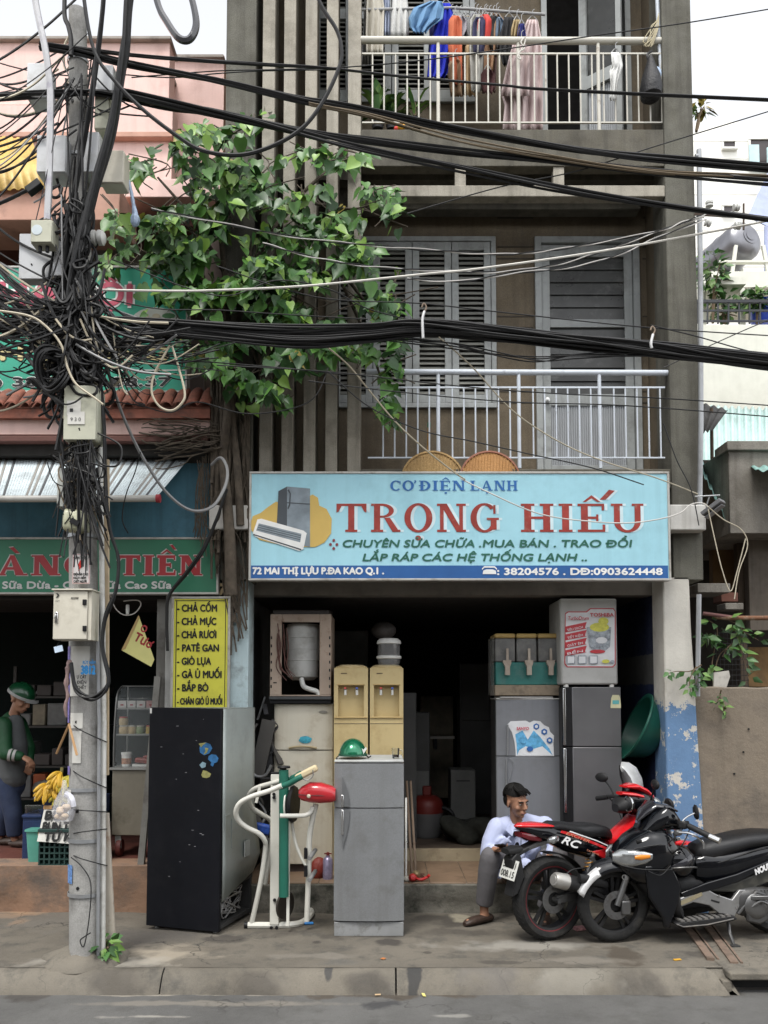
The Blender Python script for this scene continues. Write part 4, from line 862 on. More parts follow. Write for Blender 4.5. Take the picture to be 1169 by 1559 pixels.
# rusty pipe rail and climbing weed over the yard wall
rp = thing('rusty_rail','rusty horizontal pipe crossing above the yard wall','pipe',P(1130,941,7.2)); mb = MB().tube([P(1084,939,7.25),P(1110,941,7.2),P(1420,940,7.2)],.02,10); obj('pipe', mb, M('rust',(.16,.075,.04),.85,var=.3,vs=12,dirt=(.3,.26,.2),da=.6,ds=18),rp); obj('pipe_sleeve', MB().tube([P(1070,934,7.24),P(1115,940,7.2)],.017,8), M('maroon_sleeve',(.12,.05,.045),.7), rp)
def vine(name,label,paths,Y,n,s,seed,group=None,stemr=.006):
    rnd = random.Random(seed); t = thing(name,label,'plant',P(*paths[0][0],Y),0,group); st = MB(); lv = MB()
    for pa_ in paths:
        pts = cat([P(a,b,Y+rnd.uniform(-.05,.05)) for a, b in pa_],6); st.tube(pts,[stemr*(1-.6*i/len(pts)) for i in range(len(pts))],5)
        for k in range(n):
            p = pts[rnd.randrange(len(pts)//4,len(pts))]; d = Vector((rnd.gauss(0,1),-abs(rnd.gauss(0,1)),rnd.gauss(0,.8))).normalized(); leaf(lv,p+d*s*.4,d,s*(.7+.6*rnd.random()),rnd,.5,rnd.randrange(3),.3)
    obj('stem',st,MATS['brown_stem'],t); obj('foliage',lv,lfm,t); return t
vine('climbing_weed','leafy weed hanging down under the rusty rail above the yard wall',[[(1086,1045),(1084,1010),(1092,960),(1080,945)],[(1086,1045),(1094,1000),(1120,975),(1128,955),(1110,945)],[(1100,1000),(1112,983),(1130,1000),(1140,1035)],[(1110,960),(1130,962),(1155,975)],[(1090,975),(1078,968),(1066,975)]],7.25,17,.085,11)
vine('sprouting_weed','small weed sprouting from the peeling right pillar',[[(1068,1012),(1050,1022),(1030,1022),(1015,1026)],[(1060,1015),(1050,1035),(1052,1058)],[(1066,1018),(1062,1030),(1060,1042)]],6.92,11,.065,12)
vine('trailing_weed','small fern-like weed trailing down the face of the yard wall',[[(1098,1050),(1096,1062),(1102,1080),(1104,1088)],[(1096,1058),(1092,1068),(1090,1072)]],7.0,10,.055,13)
nb = thing('number_plate','broken white plaque with black marks resting on top of the yard wall','plaque',P(1097,1046,7.1)); mb = MB(); pxpoly(mb,[(1086,1024),(1108,1021),(1110,1030),(1104,1048),(1085,1048)],7.1,0,.02); obj('plate',mb,M('chalky_white',(.42,.4,.36),.8,dirt=(.2,.18,.16),da=.5,ds=12),nb)
rtext(nb,'lettering','1K',1089,1044,4,14,15,7.1,c_black,off=.004,heavy=.03)
# ================================================================ appliances and clutter of the open shop
silver = M('silver_enamel', (.235,.243,.25), .4, .4, var=.09, vs=2.2, dirt=(.15,.148,.14), da=.5, ds=5, dt=.54, fine=.1, streak=.22, sc=(.13,.125,.115), bump=.05, bs=7)
silver2 = M('silver_grey_enamel', (.255,.265,.285), .35, .35, var=.09, vs=2, dirt=(.17,.17,.17), da=.4, ds=4, streak=.2, sc=(.14,.14,.135), bump=.05, bs=6)
dsil = M('dark_silver_enamel', (.15,.15,.155), .35, .5, var=.12, vs=2, streak=.25, sc=(.12,.12,.12), bump=.05, bs=6)
cream = M('cream_enamel', (.6,.56,.46), .4, var=.06, vs=3, dirt=(.36,.29,.19), da=.6, ds=4, dt=.53, streak=.25, sc=(.34,.26,.16))
blk = M('black_plastic', (.008,.008,.009), .5, var=.15, spec=.3)
gasket = M('dark_gasket', (.03,.03,.03), .7)
chrome = M('chrome', (.6,.6,.6), .15, 1.)
whp = M('white_plastic', (.6,.6,.57), .45, var=.05, dirt=(.35,.32,.27), da=.4, ds=8)
def pthing(name, label, cat_, a, b, c, d, Y, group=None):
    """thing whose front face fills a photo rectangle at distance Y; returns (root, width, height); origin at its front bottom centre"""
    x0, x1, z0, z1 = rect(a,b,c,d,Y); t = thing(name, label, cat_, ((x0+x1)/2, Y, z0), 0, group); return t, x1-x0, z1-z0
def L(name, mb, mat, t, **k): return obj(name, mb, mat, t, world=False, **k)
# small two-door grey refrigerator in front
t, w_, h = pthing('refrigerator','small grey two-door refrigerator standing out on the pavement with a helmet on top','refrigerator',508,1151,615,1419,6.34); t.location.z = 0; h = h-.0
dz = P(560,1230,6.34).z; bz = P(560,1403,6.34).z; D = .56
L('cabinet', MB().box(-w_/2+.006,w_/2-.006,.05,D,.012,h-.02), silver, t, bevel=.01)
L('top_panel', MB().box(-w_/2,w_/2,.0,D+.01,h-.019,h), M('grey_top_panel',(.36,.37,.36),.45,dirt=(.22,.21,.19),da=.5,ds=6), t, bevel=.008)
def fdoor(z0, z1, w_, mat, bow=.018, th=.05):
    mb = MB(); n = 12; A = []; 
    for i in range(n+1):
        s = -1+2*i/n; A.append((s*w_/2, -bow*(1-s*s)*.9+(.012 if abs(s) > .98 else 0)))
    rings = [[(x,y,z0) for x, y in A]+[(w_/2,th,z0),(-w_/2,th,z0)], [(x,y,z1) for x, y in A]+[(w_/2,th,z1),(-w_/2,th,z1)]]
    return mb.loft(rings)
d1 = L('freezer_door', fdoor(dz+.004,h-.024,w_,silver), silver, t, bevel=.004); d2 = L('lower_door', fdoor(bz+.006,dz-.004,w_,silver), silver, t, bevel=.004)
L('kick_plate', MB().box(-w_/2+.004,w_/2-.004,.004,.06,0,bz-.006), M('grey_kick_plate',(.22,.225,.225),.6,dirt=(.1,.095,.085),da=.7,ds=9), t, bevel=.004)
def lensh(z0, z1, x0, wd, flipd):   # half of a lens-shaped recessed grip with chrome strip
    mb = MB(); pts = []; n = 14
    for i in range(n+1): tt = i/n; pts.append((x0+wd*math.sin(math.pi*.5*tt if flipd else math.pi*.5*(1-tt))**.9, z0+(z1-z0)*tt))
    pts = [(x0,z0)]+pts+[(x0,z1)]
    mb.prism(pts, (0,-.024,0),(1,0,0),(0,0,1),-.006); return mb
hx = P(521,1230,6.34).x-t.location.x
gp = M('grip_grey',(.16,.165,.17),.35,.4)
L('door_grip', lensh(dz+.012,P(520,1182,6.34).z,hx,.055,False), gp, d1); L('door_grip', lensh(P(520,1291,6.34).z,dz-.012,hx,.055,True), gp, d2)
for zz in ((dz+.008,P(520,1210,6.34).z),(P(520,1270,6.34).z,dz-.01)): L('chrome_strip', MB().box(hx-.006,hx+.012,-.032,-.02,*zz), chrome, d1 if zz[0] > dz else d2, bevel=.003)
FRT = Vector((t.location.x, 6.34, h)); 
# helmet and tea glass on top
hm = thing('helmet','metallic green half helmet lying on the small grey refrigerator','helmet',(P(537,1149,6.5).x,6.52,h))
r = sz(21,6.45); hg = M('metallic_green', (.01,.16,.075), .22, .5, var=.15, coat=.6)
L('shell', MB().ell((0,0,.035),(r*.98,r*1.25,r*1.12),None,0,28,12,-.12,1.), hg, hm)
L('brim', MB().lathe([(r*1.0,.026),(r*1.06,.022),(r*1.05,.034),(r*.97,.04)],n=28,sy=1.22), M('dark_green_trim',(.01,.06,.035),.4), hm); mb = MB(); mb.prism([(.02,.0),(.06,.045),(.052,.06),(.03,.04),(.015,.05),(.02,.03),(0,.02)],(r*.55,-r*.85,.03),(.8,.5,0),(0,0,1),.004); L('badge', mb, whp, hm)
L('strap', MB().tube(cat([(-r*.9,-.02,.03),(-r*1.15,-.06,.01),(-r*1.1,-.1,.006)],5),.006,6,flat=.4), blk, hm); L('strap', MB().tube(cat([(r*.9,-.02,.03),(r*1.15,-.03,.012),(r*1.3,-.05,.02),(r*1.1,-.06,.008)],5),.005,6), blk, hm)
tg = thing('tea_glass','small glass mug with dark tea left on the small grey refrigerator','glass',(P(602,1149,6.5).x,6.5,h)); glass = M('clear_glass',(.9,.92,.92),.03,trans=1.,var=0)
L('mug', MB().lathe([(0,.004),(.026,.004),(.03,.08),(.027,.08),(.0235,.01),(0,.01)],n=18), glass, tg); L('handle', MB().tube(cat([(.028,0,.065),(.05,0,.06),(.05,0,.03),(.028,0,.02)],5),.004,6), glass, tg); L('tea', MB().lathe([(0,.011),(.022,.011),(.0235,.03),(0,.03)],n=16), M('dark_tea',(.06,.018,.008),.2), tg)
# white refrigerator behind
YW = 7.42
t, w_, h = pthing('refrigerator','off-white two-door refrigerator on the tiled step under the bare washing machine','refrigerator',416,1072,507,1319,YW)
t.location.z = TZ; z0 = P(460,1319,YW).z; h = P(460,1072,YW).z-TZ; dz = P(460,1142,YW).z-TZ
L('cabinet', MB().box(-w_/2+.006,w_/2-.006,.05,.45,.03,h-.012), cream, t, bevel=.012); d1 = L('freezer_door', fdoor(dz+.005,h,w_,cream,.012), cream, t, bevel=.01); d2 = L('lower_door', fdoor(.07,dz-.005,w_,cream,.012), cream, t, bevel=.01)
L('kick_plate', MB().box(-w_/2+.01,w_/2-.01,.02,.06,.0,.06), M('dark_kick',(.05,.035,.03),.7), t)
gx = P(461,1139,YW).x-t.location.x; mb = MB(); mb.tube(cat([(gx-.12,-.014,dz+.018),(gx-.06,-.03,dz+.03),(gx,-.034,dz+.034),(gx+.06,-.03,dz+.03),(gx+.12,-.014,dz+.018)],5),.009,8); L('door_grip', mb, M('yellowed_plastic',(.36,.29,.17),.5), d1)
gx = P(465,1125,YW).x-t.location.x; mb = MB(); pts = [(.055*math.cos(2*math.pi*i/18)*(1+.12*math.sin(i*2.1)), .032*math.sin(2*math.pi*i/18)) for i in range(18)]; mb.prism(pts,(gx,-.0145,P(465,1126,YW).z-TZ),(1,0,0),(0,0,1),.002); L('sticker', mb, M('sticker_cyan',(.05,.32,.42),.5,var=.5,vs=30), d1)
L('badge', MB().prism([(.038*math.cos(2*math.pi*i/16),.012*math.sin(2*math.pi*i/16)) for i in range(16)],(P(492,1084,YW).x-t.location.x,-.0105,P(492,1084,YW).z-TZ),(1,0,0),(0,0,1),.004), M('badge_grey',(.3,.28,.24),.4,.5), d1)
# bare washing machine on it
bt = P(460,1071,YW).z
t, w_, h = pthing('washing_machine','washing machine with its back panel removed showing the tub on a dark shelf','washing machine',411,935,504,1058,7.36)
beige = M('rusty_beige_steel',(.36,.28,.22),.6,var=.1,dirt=(.16,.08,.045),da=.8,ds=9,dt=.55)
cb = MB(); dp = .5
for a, b in ((-w_/2,-w_/2+.1),(w_/2-.1,w_/2)): cb.box(a,b,0,.02,0,h)
cb.box(-w_/2+.1,w_/2-.1,.0,.02,h-.07,h); cb.box(-w_/2,-w_/2+.012,.02,dp,0,h); cb.box(w_/2-.012,w_/2,.02,dp,0,h); cb.box(-w_/2+.012,w_/2-.012,.02,dp,h-.015,h); cb.box(-w_/2,w_/2,.0,dp,-.012,0)
L('housing', cb, beige, t, bevel=.004)
L('rear_wall', MB().box(-w_/2+.012,w_/2-.012,dp-.02,dp,0,h), darkin, t)
r = w_*.3; L('tub', MB().lathe([(0,.13),(r*.6,.13),(r*.86,.16),(r*.88,.3),(r*.91,.302),(r*.9,.31),(r*.92,.4),(r*.95,.402),(r*.94,.41),(r*.95,.5),(r*.98,.502),(r*.97,.51),(r,h-.12),(r*.9,h-.075),(0,h-.07)],(0,.22,0),n=36), M('grey_white_tub',(.45,.45,.43),.5,var=.1,dirt=(.2,.18,.15),da=.5,ds=6), t)
mb = MB(); mb.tube(cat([(0,.1,.14),(.02,.06,.08),(.06,.03,.055),(.14,.02,.03),(.16,.02,0)],6),.022,10); L('drain_hose', mb, whp, t)
mb = MB(); rnd = random.Random(3)
for k in range(7): x = -w_/2+.06+rnd.random()*.08; mb.tube(cat([(x,-.006,h-.08-rnd.random()*.1),(x+rnd.uniform(-.03,.03),-.012,h*.6),(x+rnd.uniform(-.03,.05),-.01,h*.35),(x+.08,-.006,.1+rnd.random()*.1)],5),.004,5)
L('wiring', mb, M('brown_wire',(.1,.04,.03),.6), t)
mb = MB()
for s in (-1,1):
    for k in range(7): mb.box(s*(w_/2-.012)-.006,s*(w_/2-.012)+.006,-.002,.001,.06+k*.07,.085+k*.07)
mb.box(-w_/2+.03,-w_/2+.06,-.003,.001,.1,.11); L('slot', mb, blk, t)
L('lid', MB().obox((0,.25,h+.03),(w_*.94,.5,.05),(R(4),0,0)), M('dark_lid',(.035,.03,.028),.6), t, bevel=.015)
sf = thing('shelf','dark steel shelf board carrying the bare washing machine','shelf',(t.location.x,7.36,bt+.004)); zt = t.location.z-.014
L('board', MB().box(-w_/2-.005,w_/2+.005,-.02,.56,zt-.03-bt,zt-bt-.004), M('dark_steel_shelf',(.07,.072,.075),.45,.3,dirt=(.04,.035,.03),da=.5), sf, bevel=.004); L('board', MB().box(-w_/2+.0,w_/2+.0,.0,.5,-.002,zt-bt-.032), blk, sf)
# two water dispensers
dsp = M('tan_plastic',(.5,.395,.2),.45,var=.06,vs=3,dirt=(.3,.2,.08),da=.4,ds=5)
def dispenser(name, label, a, b, c, d, Y, grp):
    t, w_, h = pthing(name,label,'water dispenser',a,b,c,d,Y,grp); t.location.z = TZ; h = P((a+c)/2,b,Y).z-TZ; r0, r1, q0_, q1_ = rect(a+7,1043,c-8,1091,Y); q0_ -= TZ; q1_ -= TZ; xw = w_*.38
    c_ = MB(); c_.box(-w_/2,-xw,0,.3,q0_,q1_); c_.box(xw,w_/2,0,.3,q0_,q1_); c_.box(-w_/2,w_/2,0,.3,0,q0_); c_.box(-w_/2,w_/2,0,.3,q1_,h); c_.box(-xw,xw,.07,.29,q0_,q1_)
    L('cabinet', c_, dsp, t)
    L('front_trim', MB().box(-w_/2+.004,w_/2-.004,-.012,0,q0_-.012,q0_-.004).box(-xw-.008,xw+.008,-.005,.0,q1_,q1_+.008), M('tan_trim',(.42,.3,.13),.5), t)
    L('panel_gap', MB().box(-w_/2+.003,w_/2-.003,-.002,.001,q0_-.062,q0_-.058), gasket, t)
    for s, col in ((-1,M('tap_red',(.4,.03,.02),.4)),(1,M('tap_blue',(.02,.06,.3),.4))):
        tp = L('tap', MB().tube([(s*xw*.45,.07,q1_-.045),(s*xw*.45,.02,q1_-.045)],.011,8).tube([(s*xw*.45,.02,q1_-.04),(s*xw*.45,.02,q1_-.085)],.011,8), whp, t); L('tap_lever', MB().obox((s*xw*.45,.015,q1_-.03),(.02,.03,.014),(R(-20),0,0)), col, tp)
    L('collar', MB().lathe([(.08,0),(.12,.0),(.125,.02),(.1,.03),(.08,.028)],(0,.15,h),n=24), M('yellowed_collar',(.52,.42,.24),.4), t); L('lid_edge', MB().box(-w_/2+.01,w_/2-.01,.03,.28,h,h+.012), dsp, t, bevel=.006)
    L('maker_badge', MB().box(-w_*.3,-w_*.12,-.003,0,h-.05,h-.042), M('dark_badge',(.1,.07,.04),.5), t)
    return t
dispenser('water_dispenser','tan water dispenser with tray recess, the one beside the white refrigerator',508,1017,560,1300,7.3,'tan water dispensers')
dispenser('water_dispenser','tan water dispenser with clear filter jar on top, nearer the dark doorway',563,1017,614,1300,7.3,'tan water dispensers')
fj = thing('filter_jar','clear water filter jar with white bands on the right tan dispenser','jar',(P(592,1008,7.45).x,7.45,P(592,1014,7.45).z))
r = sz(17,7.45); L('jar', MB().lathe([(0,0),(r*.9,0),(r,.04),(r,.2),(0,.2)],n=24), M('smoky_jar',(.3,.3,.3),.1,trans=.6,var=0), fj); L('band', MB().lathe([(r*1.02,.06),(r*1.12,.065),(r*1.12,.085),(r*1.0,.09)],n=24), whp, fj); L('lid', MB().lathe([(r*1.02,.19),(r*1.1,.195),(r*1.05,.22),(r*.8,.24),(0,.245)],n=24), whp, fj)
wp = thing('wrapped_bundle','plastic wrapped bundle above the filter jar in the dark shop','bundle',P(584,971,8.1)); L('wrap', MB().ell((0,0,.07),(.12,.12,.085),None,0,16,10), M('dull_plastic_film',(.16,.155,.15),.35,var=.3,vs=14,bump=.6,bs=20), wp)
cb_ = thing('cupboard','dim grey cupboard in the dark shop behind the water dispensers','cupboard',P(580,1200,8.3)); x0,x1,z0,z1 = rect(538,975,634,1290,8.3); c0 = cb_.location
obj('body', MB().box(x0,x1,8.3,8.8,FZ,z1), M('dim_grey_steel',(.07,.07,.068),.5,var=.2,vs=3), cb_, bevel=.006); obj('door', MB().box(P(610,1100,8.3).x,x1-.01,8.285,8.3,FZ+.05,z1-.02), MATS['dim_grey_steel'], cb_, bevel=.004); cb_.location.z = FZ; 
for ch in cb_.children: ch.location.z += c0.z-FZ
# silver refrigerator with the poster, juice dispenser above
YS = 7.45
t, w_, h = pthing('refrigerator','light silver refrigerator with a blue snow poster on its freezer door','refrigerator',756,1063,855,1330,YS); t.location.z = TZ; h = P(805,1063,YS).z-TZ; dz = P(805,1151,YS).z-TZ
L('cabinet', MB().box(-w_/2+.004,w_/2-.004,.05,.42,.02,h-.015), gasket, t, bevel=.01); d1 = L('freezer_door', fdoor(dz+.004,h-.012,w_,silver2,.01), silver2, t, bevel=.006); d2 = L('lower_door', fdoor(.07,dz-.004,w_,silver2,.01), silver2, t, bevel=.006)
L('top_trim', MB().box(-w_/2+.003,w_/2-.003,-.012,.42,h-.011,h), whp, t, bevel=.004)
L('kick_plate', MB().box(-w_/2+.01,w_/2-.01,.01,.06,0,.062), gasket, t)
def lp(pts): return [(P(a,b,YS).x-t.location.x, P(a,b,YS).z-t.location.z) for a, b in pts]
def lpoly(name, polys, mats, par, y): 
    mb = MB()
    for i, (pts, m) in enumerate(polys): mb.prism(lp(pts),(0,y-.0012*i,0),(1,0,0),(0,0,1),.0008,m)
    return L(name, mb, mats, par)
hexa = lambda cx, cy, r: [(cx+r*math.cos(R(60*i+30)), cy+r*math.sin(R(60*i+30))) for i in range(6)]
pw = M('poster_white',(.68,.69,.7),.35); pbl = M('poster_sky',(.12,.38,.62),.35,var=.4,vs=25); pdk = M('poster_navy',(.03,.12,.35),.4)
po = lpoly('poster', [([(772,1103),(777,1098),(800,1097),(806,1100),(812,1097),(822,1098),(828,1104),(835,1107),(837,1114),(843,1120),(842,1132),(843,1151),(785,1151),(783,1130),(779,1115)],0),([(787,1150),(786,1132),(784,1118),(795,1112),(803,1126),(812,1112),(822,1122),(836,1140),(841,1150)],1),([(787,1150),(790,1142),(800,1136),(812,1140),(825,1136),(841,1150)],0),
   (hexa(816,1106,5),2),(hexa(828,1114,5),2),(hexa(836,1127,5),2),(hexa(816,1106,2.6),0),(hexa(828,1114,2.2),0),(hexa(836,1127,2.2),0),(blob(806,1140,5,4,9),2),(blob(796,1128,4,4,8),1)],[pw,pbl,pdk],d1,-.0105)
mb = MB(); p = lp([(786,1111)])[0]; text(mb,'SANYO',(p[0],-.0255,p[1]),sz(18,YS),sz(4.4,YS),heavy=.05); L('lettering', mb, M('poster_red',(.5,.04,.08),.5), d1)
mb = MB(); p = lp([(772,1103),(772,1150)]); mb.tube([(p[0][0],-.03,p[0][1]),(p[1][0],-.03,p[1][1])],.008,8); L('door_grip', mb, silver, d1, bevel=0)
p = lp([(770,1154),(775,1154),(781,1160),(779,1170),(774,1188),(770,1198)]); mb = MB(); mb.tube(cat([(a,-.022,b) for a, b in p[1:]],5),.003,6); mb.tube([(p[0][0],-.03,p[0][1]),(p[5][0],-.028,p[5][1])],.007,8); L('door_grip', mb, silver, d2)
zt = P(800,1060,YS).z
np_ = thing('newspaper','folded papers lying on the silver refrigerator under the juice dispenser','paper',(P(800,1062,YS).x,YS+.1,t.location.z+h)); L('sheets', MB().obox((0,.03,.008),(.46,.3,.012),(0,0,R(3))), M('newsprint',(.4,.39,.37),.8,var=.15,vs=20), np_)
t, w_, h = pthing('juice_dispenser','triple-tap juice dispenser wrapped in dusty plastic on the silver refrigerator','juice dispenser',753,965,852,1056,YS); t.location.z = zt+.006; h = P(800,965,YS).z-t.location.z
teal = M('teal_panel',(.03,.16,.14),.5,var=.2,dirt=(.12,.2,.18),da=.5,ds=12); L('base', MB().box(-w_/2,w_/2,0,.36,0,h*.17), M('dirty_cream',(.25,.2,.14),.7,dirt=(.1,.08,.06),da=.7,ds=10), t, bevel=.006); L('body', MB().box(-w_/2+.01,w_/2-.01,.02,.35,h*.17,h*.54), teal, t, bevel=.008)
tankm = M('dusty_clear_tank',(.13,.13,.125),.35,var=.25,vs=9,dirt=(.24,.23,.21),da=.5,ds=12)
for i in range(3):
    x = -w_/2+w_*(i+.5)/3; tn_ = L('tank', MB().box(x-w_/6+.006,x+w_/6-.006,.02,.35,h*.545,h*.93), tankm, t, bevel=.012); L('tank_lid', MB().box(x-w_/6+.004,x+w_/6-.004,.015,.355,h*.932,h+.005), M('yellow_lid',(.42,.29,.1),.5,dirt=(.2,.12,.04),da=.5), tn_, bevel=.014)
    x += .012; tp = L('tap', MB().box(x-.035,x+.035,-.03,.02,h*.52,h*.57).box(x-.02,x+.02,-.045,.0,h*.33,h*.5).prism([(-.034,h*.52),(.034,h*.52),(.02,h*.46),(-.02,h*.46)],(x,-.04,0),(1,0,0),(0,0,1),-.05), M('tap_cream',(.38,.33,.27),.5,dirt=(.2,.13,.1),da=.5), t); L('tap_lever', MB().box(x-.008,x+.012,-.03,-.01,h*.57,h*.76), MATS['tap_cream'], tp)
L('film_wrap', MB().box(-w_/2-.012,-w_/2-.01,-.02,.36,0,h*.95).box(w_/2+.01,w_/2+.012,-.02,.36,0,h*.95), M('plastic_film',(.5,.5,.48),.3,alpha=.25,var=0), t)
# dark silver refrigerator and the washing machine on it
t, w_, h = pthing('refrigerator','dark silver two-door refrigerator with tall black handle strip at the shop right','refrigerator',857,1046,947,1330,7.3); Y = 7.3; t.location.z = TZ; h = P(900,1046,Y).z-TZ; dz = P(900,1137,Y).z-TZ
L('cabinet', MB().box(-w_/2+.004,w_/2-.004,.05,.5,.02,h-.004), gasket, t, bevel=.006); bw = sz(15,Y)
for nm, z0, z1 in (('freezer_door',dz+.003,h),('lower_door',.06,dz-.003)):
    d = L(nm, MB().box(-w_/2+bw,w_/2,-.004,.05,z0,z1), dsil, t, bevel=.006); L('handle_strip', MB().box(-w_/2,-w_/2+bw-.002,-.002,.05,z0,z1), blk, d, bevel=.004); L('chrome_grip', MB().box(-w_/2+.006,-w_/2+.03,-.014,-.002,z0+.01 if nm[0]=='f' else z1-.55,z1-.01), chrome, d, bevel=.004)
L('kick_plate', MB().box(-w_/2+.01,w_/2-.01,.01,.06,0,.055), gasket, t)
for ch in t.children:
    if ch.name.startswith('freezer_door'): fd = ch
def lp2(pts): return [(P(a,b,Y).x-t.location.x, P(a,b,Y).z-t.location.z) for a, b in pts]
mb = MB(); mb.prism(lp2([(930,1063),(932,1058),(942,1058),(944,1063),(945,1078),(929,1078)]),(0,-.006,0),(1,0,0),(0,0,1),.001,0); mb.prism(lp2([(932,1066),(942,1066),(942,1072),(932,1072)]),(0,-.0075,0),(1,0,0),(0,0,1),.001,1); L('energy_label', mb, [M('label_cream',(.5,.48,.3),.6),M('label_teal',(.1,.35,.35),.6)], fd)
zt = TZ+h
t, w_, h = pthing('washing_machine','white washing machine with a red and yellow poster on the dark silver refrigerator','washing machine',853,911,940,1041,7.3); t.location.z = zt+.02; h = P(896,911,7.3).z-t.location.z
wmw = M('grey_white_enamel',(.42,.42,.4),.45,var=.06,vs=4,dirt=(.3,.29,.27),da=.4,ds=7,bump=.08,bs=12)
L('cabinet', MB().box(-w_/2,w_/2,0,.5,0,h), wmw, t, bevel=.018)
for s in (-1,1): L('foot', MB().cyl((s*(w_/2-.05),.03,-.02),(s*(w_/2-.05),.03,.004),.022,n=12), whp, t)
def lp(pts): return [(P(a,b,7.3).x-t.location.x, P(a,b,7.3).z-t.location.z) for a, b in pts]
rdp = M('poster_red2',(.5,.05,.06),.4); ylw = M('poster_yellow',(.6,.58,.1),.4,var=.2,vs=40); gyp = M('poster_grey',(.3,.33,.36),.4,var=.5,vs=40)
pl_ = [([(860,934),(864,931),(892,931),(898,926),(934,926),(937,931),(937,1012),(933,1016),(863,1016),(859,1011)],1),([(861,935),(865,932.5),(893,932.5),(899,927.5),(933,927.5),(935.5,931),(935.5,1011),(932,1014.5),(864,1014.5),(860.5,1010)],0)]
for k in range(4): pl_.append(([(860.5,954+k*12),(893,947+k*12),(890,956+k*12),(893,957+k*12),(860.5,963+k*12)],1))
pl_ += [([(893,955),(930,955),(928,985),(918,993),(905,993),(897,985)],3),(blob(912,955,15,7,12),2),(blob(918,946,8,6,10),2),(blob(909,992,12,3,10),1),(blob(915,975,9,5,9),0)]
for k in range(3): pl_.append(([(862+k*17,998),(875+k*17,998),(875+k*17,1011),(862+k*17,1011)],3)); pl_.append(([(863.5+k*17,999.5),(873.5+k*17,999.5),(873.5+k*17,1009.5),(863.5+k*17,1009.5)],0))
pl_.append((blob(921,1007,6,3,9),2)); pl_.append((blob(931,1008,3.5,3,9),3))
po = lpoly('poster', pl_, [pw,rdp,ylw,gyp], t, -.003)
mb = MB(); p = lp([(897,939)])[0]; text(mb,'TOSHIBA',(p[0],-.03,p[1]),sz(36,7.3),sz(5.5,7.3),heavy=.05); p = lp([(864,944)])[0]; text(mb,'TurboDrum',(p[0],-.03,p[1]),sz(31,7.3),sz(5.5,7.3),shear=.25,heavy=.03); L('lettering', mb, rdp, po)
mb = MB()
for k in range(4): p = lp([(862,962+k*12)])[0]; text(mb,('SIÊU SẠCH','TIẾT KIỆM','GIẶT ÊM','BỀN')[k],(p[0]+.005,-.03,p[1]+.004),sz(24,7.3),sz(3.6,7.3),u=(.98,0,.19),v=(-.19,0,.98),heavy=.02)
L('lettering', mb, pw, po)
# green basin
t = thing('basin','large green plastic basin leaning on its side against the inner right wall','basin',P(980,1157,7.85)); bn = M('basin_green',(.01,.075,.052),.4,var=.08)
rr = .29; mb = MB(); prof = [(0,0),(rr*.62,0),(rr*.74,.03),(rr*.98,.19),(rr*1.06,.195),(rr*1.06,.21),(rr*.95,.205),(rr*.71,.04),(rr*.59,.015),(0,.012)]; mb.lathe(prof,(0,0,0),(0,0,1),40)
ax = Vector((-.9,.02,.42)).normalized(); Mx = Matrix.Translation(P(967,1106,7.36)-ax*.2)@Vector((0,0,1)).rotation_difference(ax).to_matrix().to_4x4(); mb.xf(Mx); obj('bowl', mb, bn, t)
t = thing('curved_panel','curved silver-grey plastic panel standing upright behind the red motorbike handlebars','panel',P(960,1215,7.0)); mb = MB()
A = [(946,1160),(957,1161),(968,1168),(977,1185),(982,1215)]; B_ = [(943,1172),(947,1185),(952,1200),(956,1218),(966,1225)]
mb.loft([[P(*a,6.95) for a in A],[P((a[0]+b[0])/2,(a[1]+b[1])/2,6.9) for a, b in zip(A,B_)],[P(*b,6.97) for b in B_]],0,False,False); obj('shell', mb, M('panel_silver',(.42,.43,.43),.4,.2,dirt=(.2,.2,.2),da=.4,ds=8), t, solid=.006); obj('black_edge', MB().tube(cat([P(944,1165,6.93),P(945,1180,6.93),P(950,1197,6.93),P(955,1215,6.93)],4),.008,6), blk, t)
# things in the dark doorway
t = thing('vacuum_cleaner','red and grey drum vacuum cleaner on the dark shop floor','vacuum cleaner',P(650,1282,8.6)); t.location.z = FZ; rdk = M('dull_red',(.13,.014,.01),.5)
L('drum', MB().lathe([(0,0),(.13,0),(.15,.03),(.15,.2),(.16,.22),(.16,.24)],n=24), M('dull_grey_plastic',(.13,.13,.13),.5), t); L('motor_head', MB().lathe([(.165,.24),(.165,.3),(.15,.36),(.1,.4),(0,.41)],n=24), rdk, t); L('handle', MB().box(-.045,.045,-.03,.03,.4,.5), rdk, t, bevel=.015); L('hose', MB().tube(cat([(.12,-.05,.3),(.24,-.1,.25),(.26,-.1,.1),(.2,-.14,.03)],6),.02,8), blk, t)
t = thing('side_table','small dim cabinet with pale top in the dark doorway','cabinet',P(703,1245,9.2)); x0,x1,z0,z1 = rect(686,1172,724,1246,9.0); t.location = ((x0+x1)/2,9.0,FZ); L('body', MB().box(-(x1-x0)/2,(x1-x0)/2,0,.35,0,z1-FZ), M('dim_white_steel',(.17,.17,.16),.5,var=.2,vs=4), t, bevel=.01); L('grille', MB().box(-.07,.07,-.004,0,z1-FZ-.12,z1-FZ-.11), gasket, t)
x0,x1,z0,z1 = rect(629,1085,652,1270,8.8); t = thing('drinks_cooler','tall dim grey cooler behind the red vacuum cleaner','cooler',((x0+x1)/2,8.9,FZ)); L('body', MB().box(-.14,.1,0,.4,0,z1-FZ), MATS['dim_grey_steel'], t, bevel=.01); L('door', MB().box(-.13,.09,-.02,0,.3,.62), MATS['dim_white_steel'], t, bevel=.006)
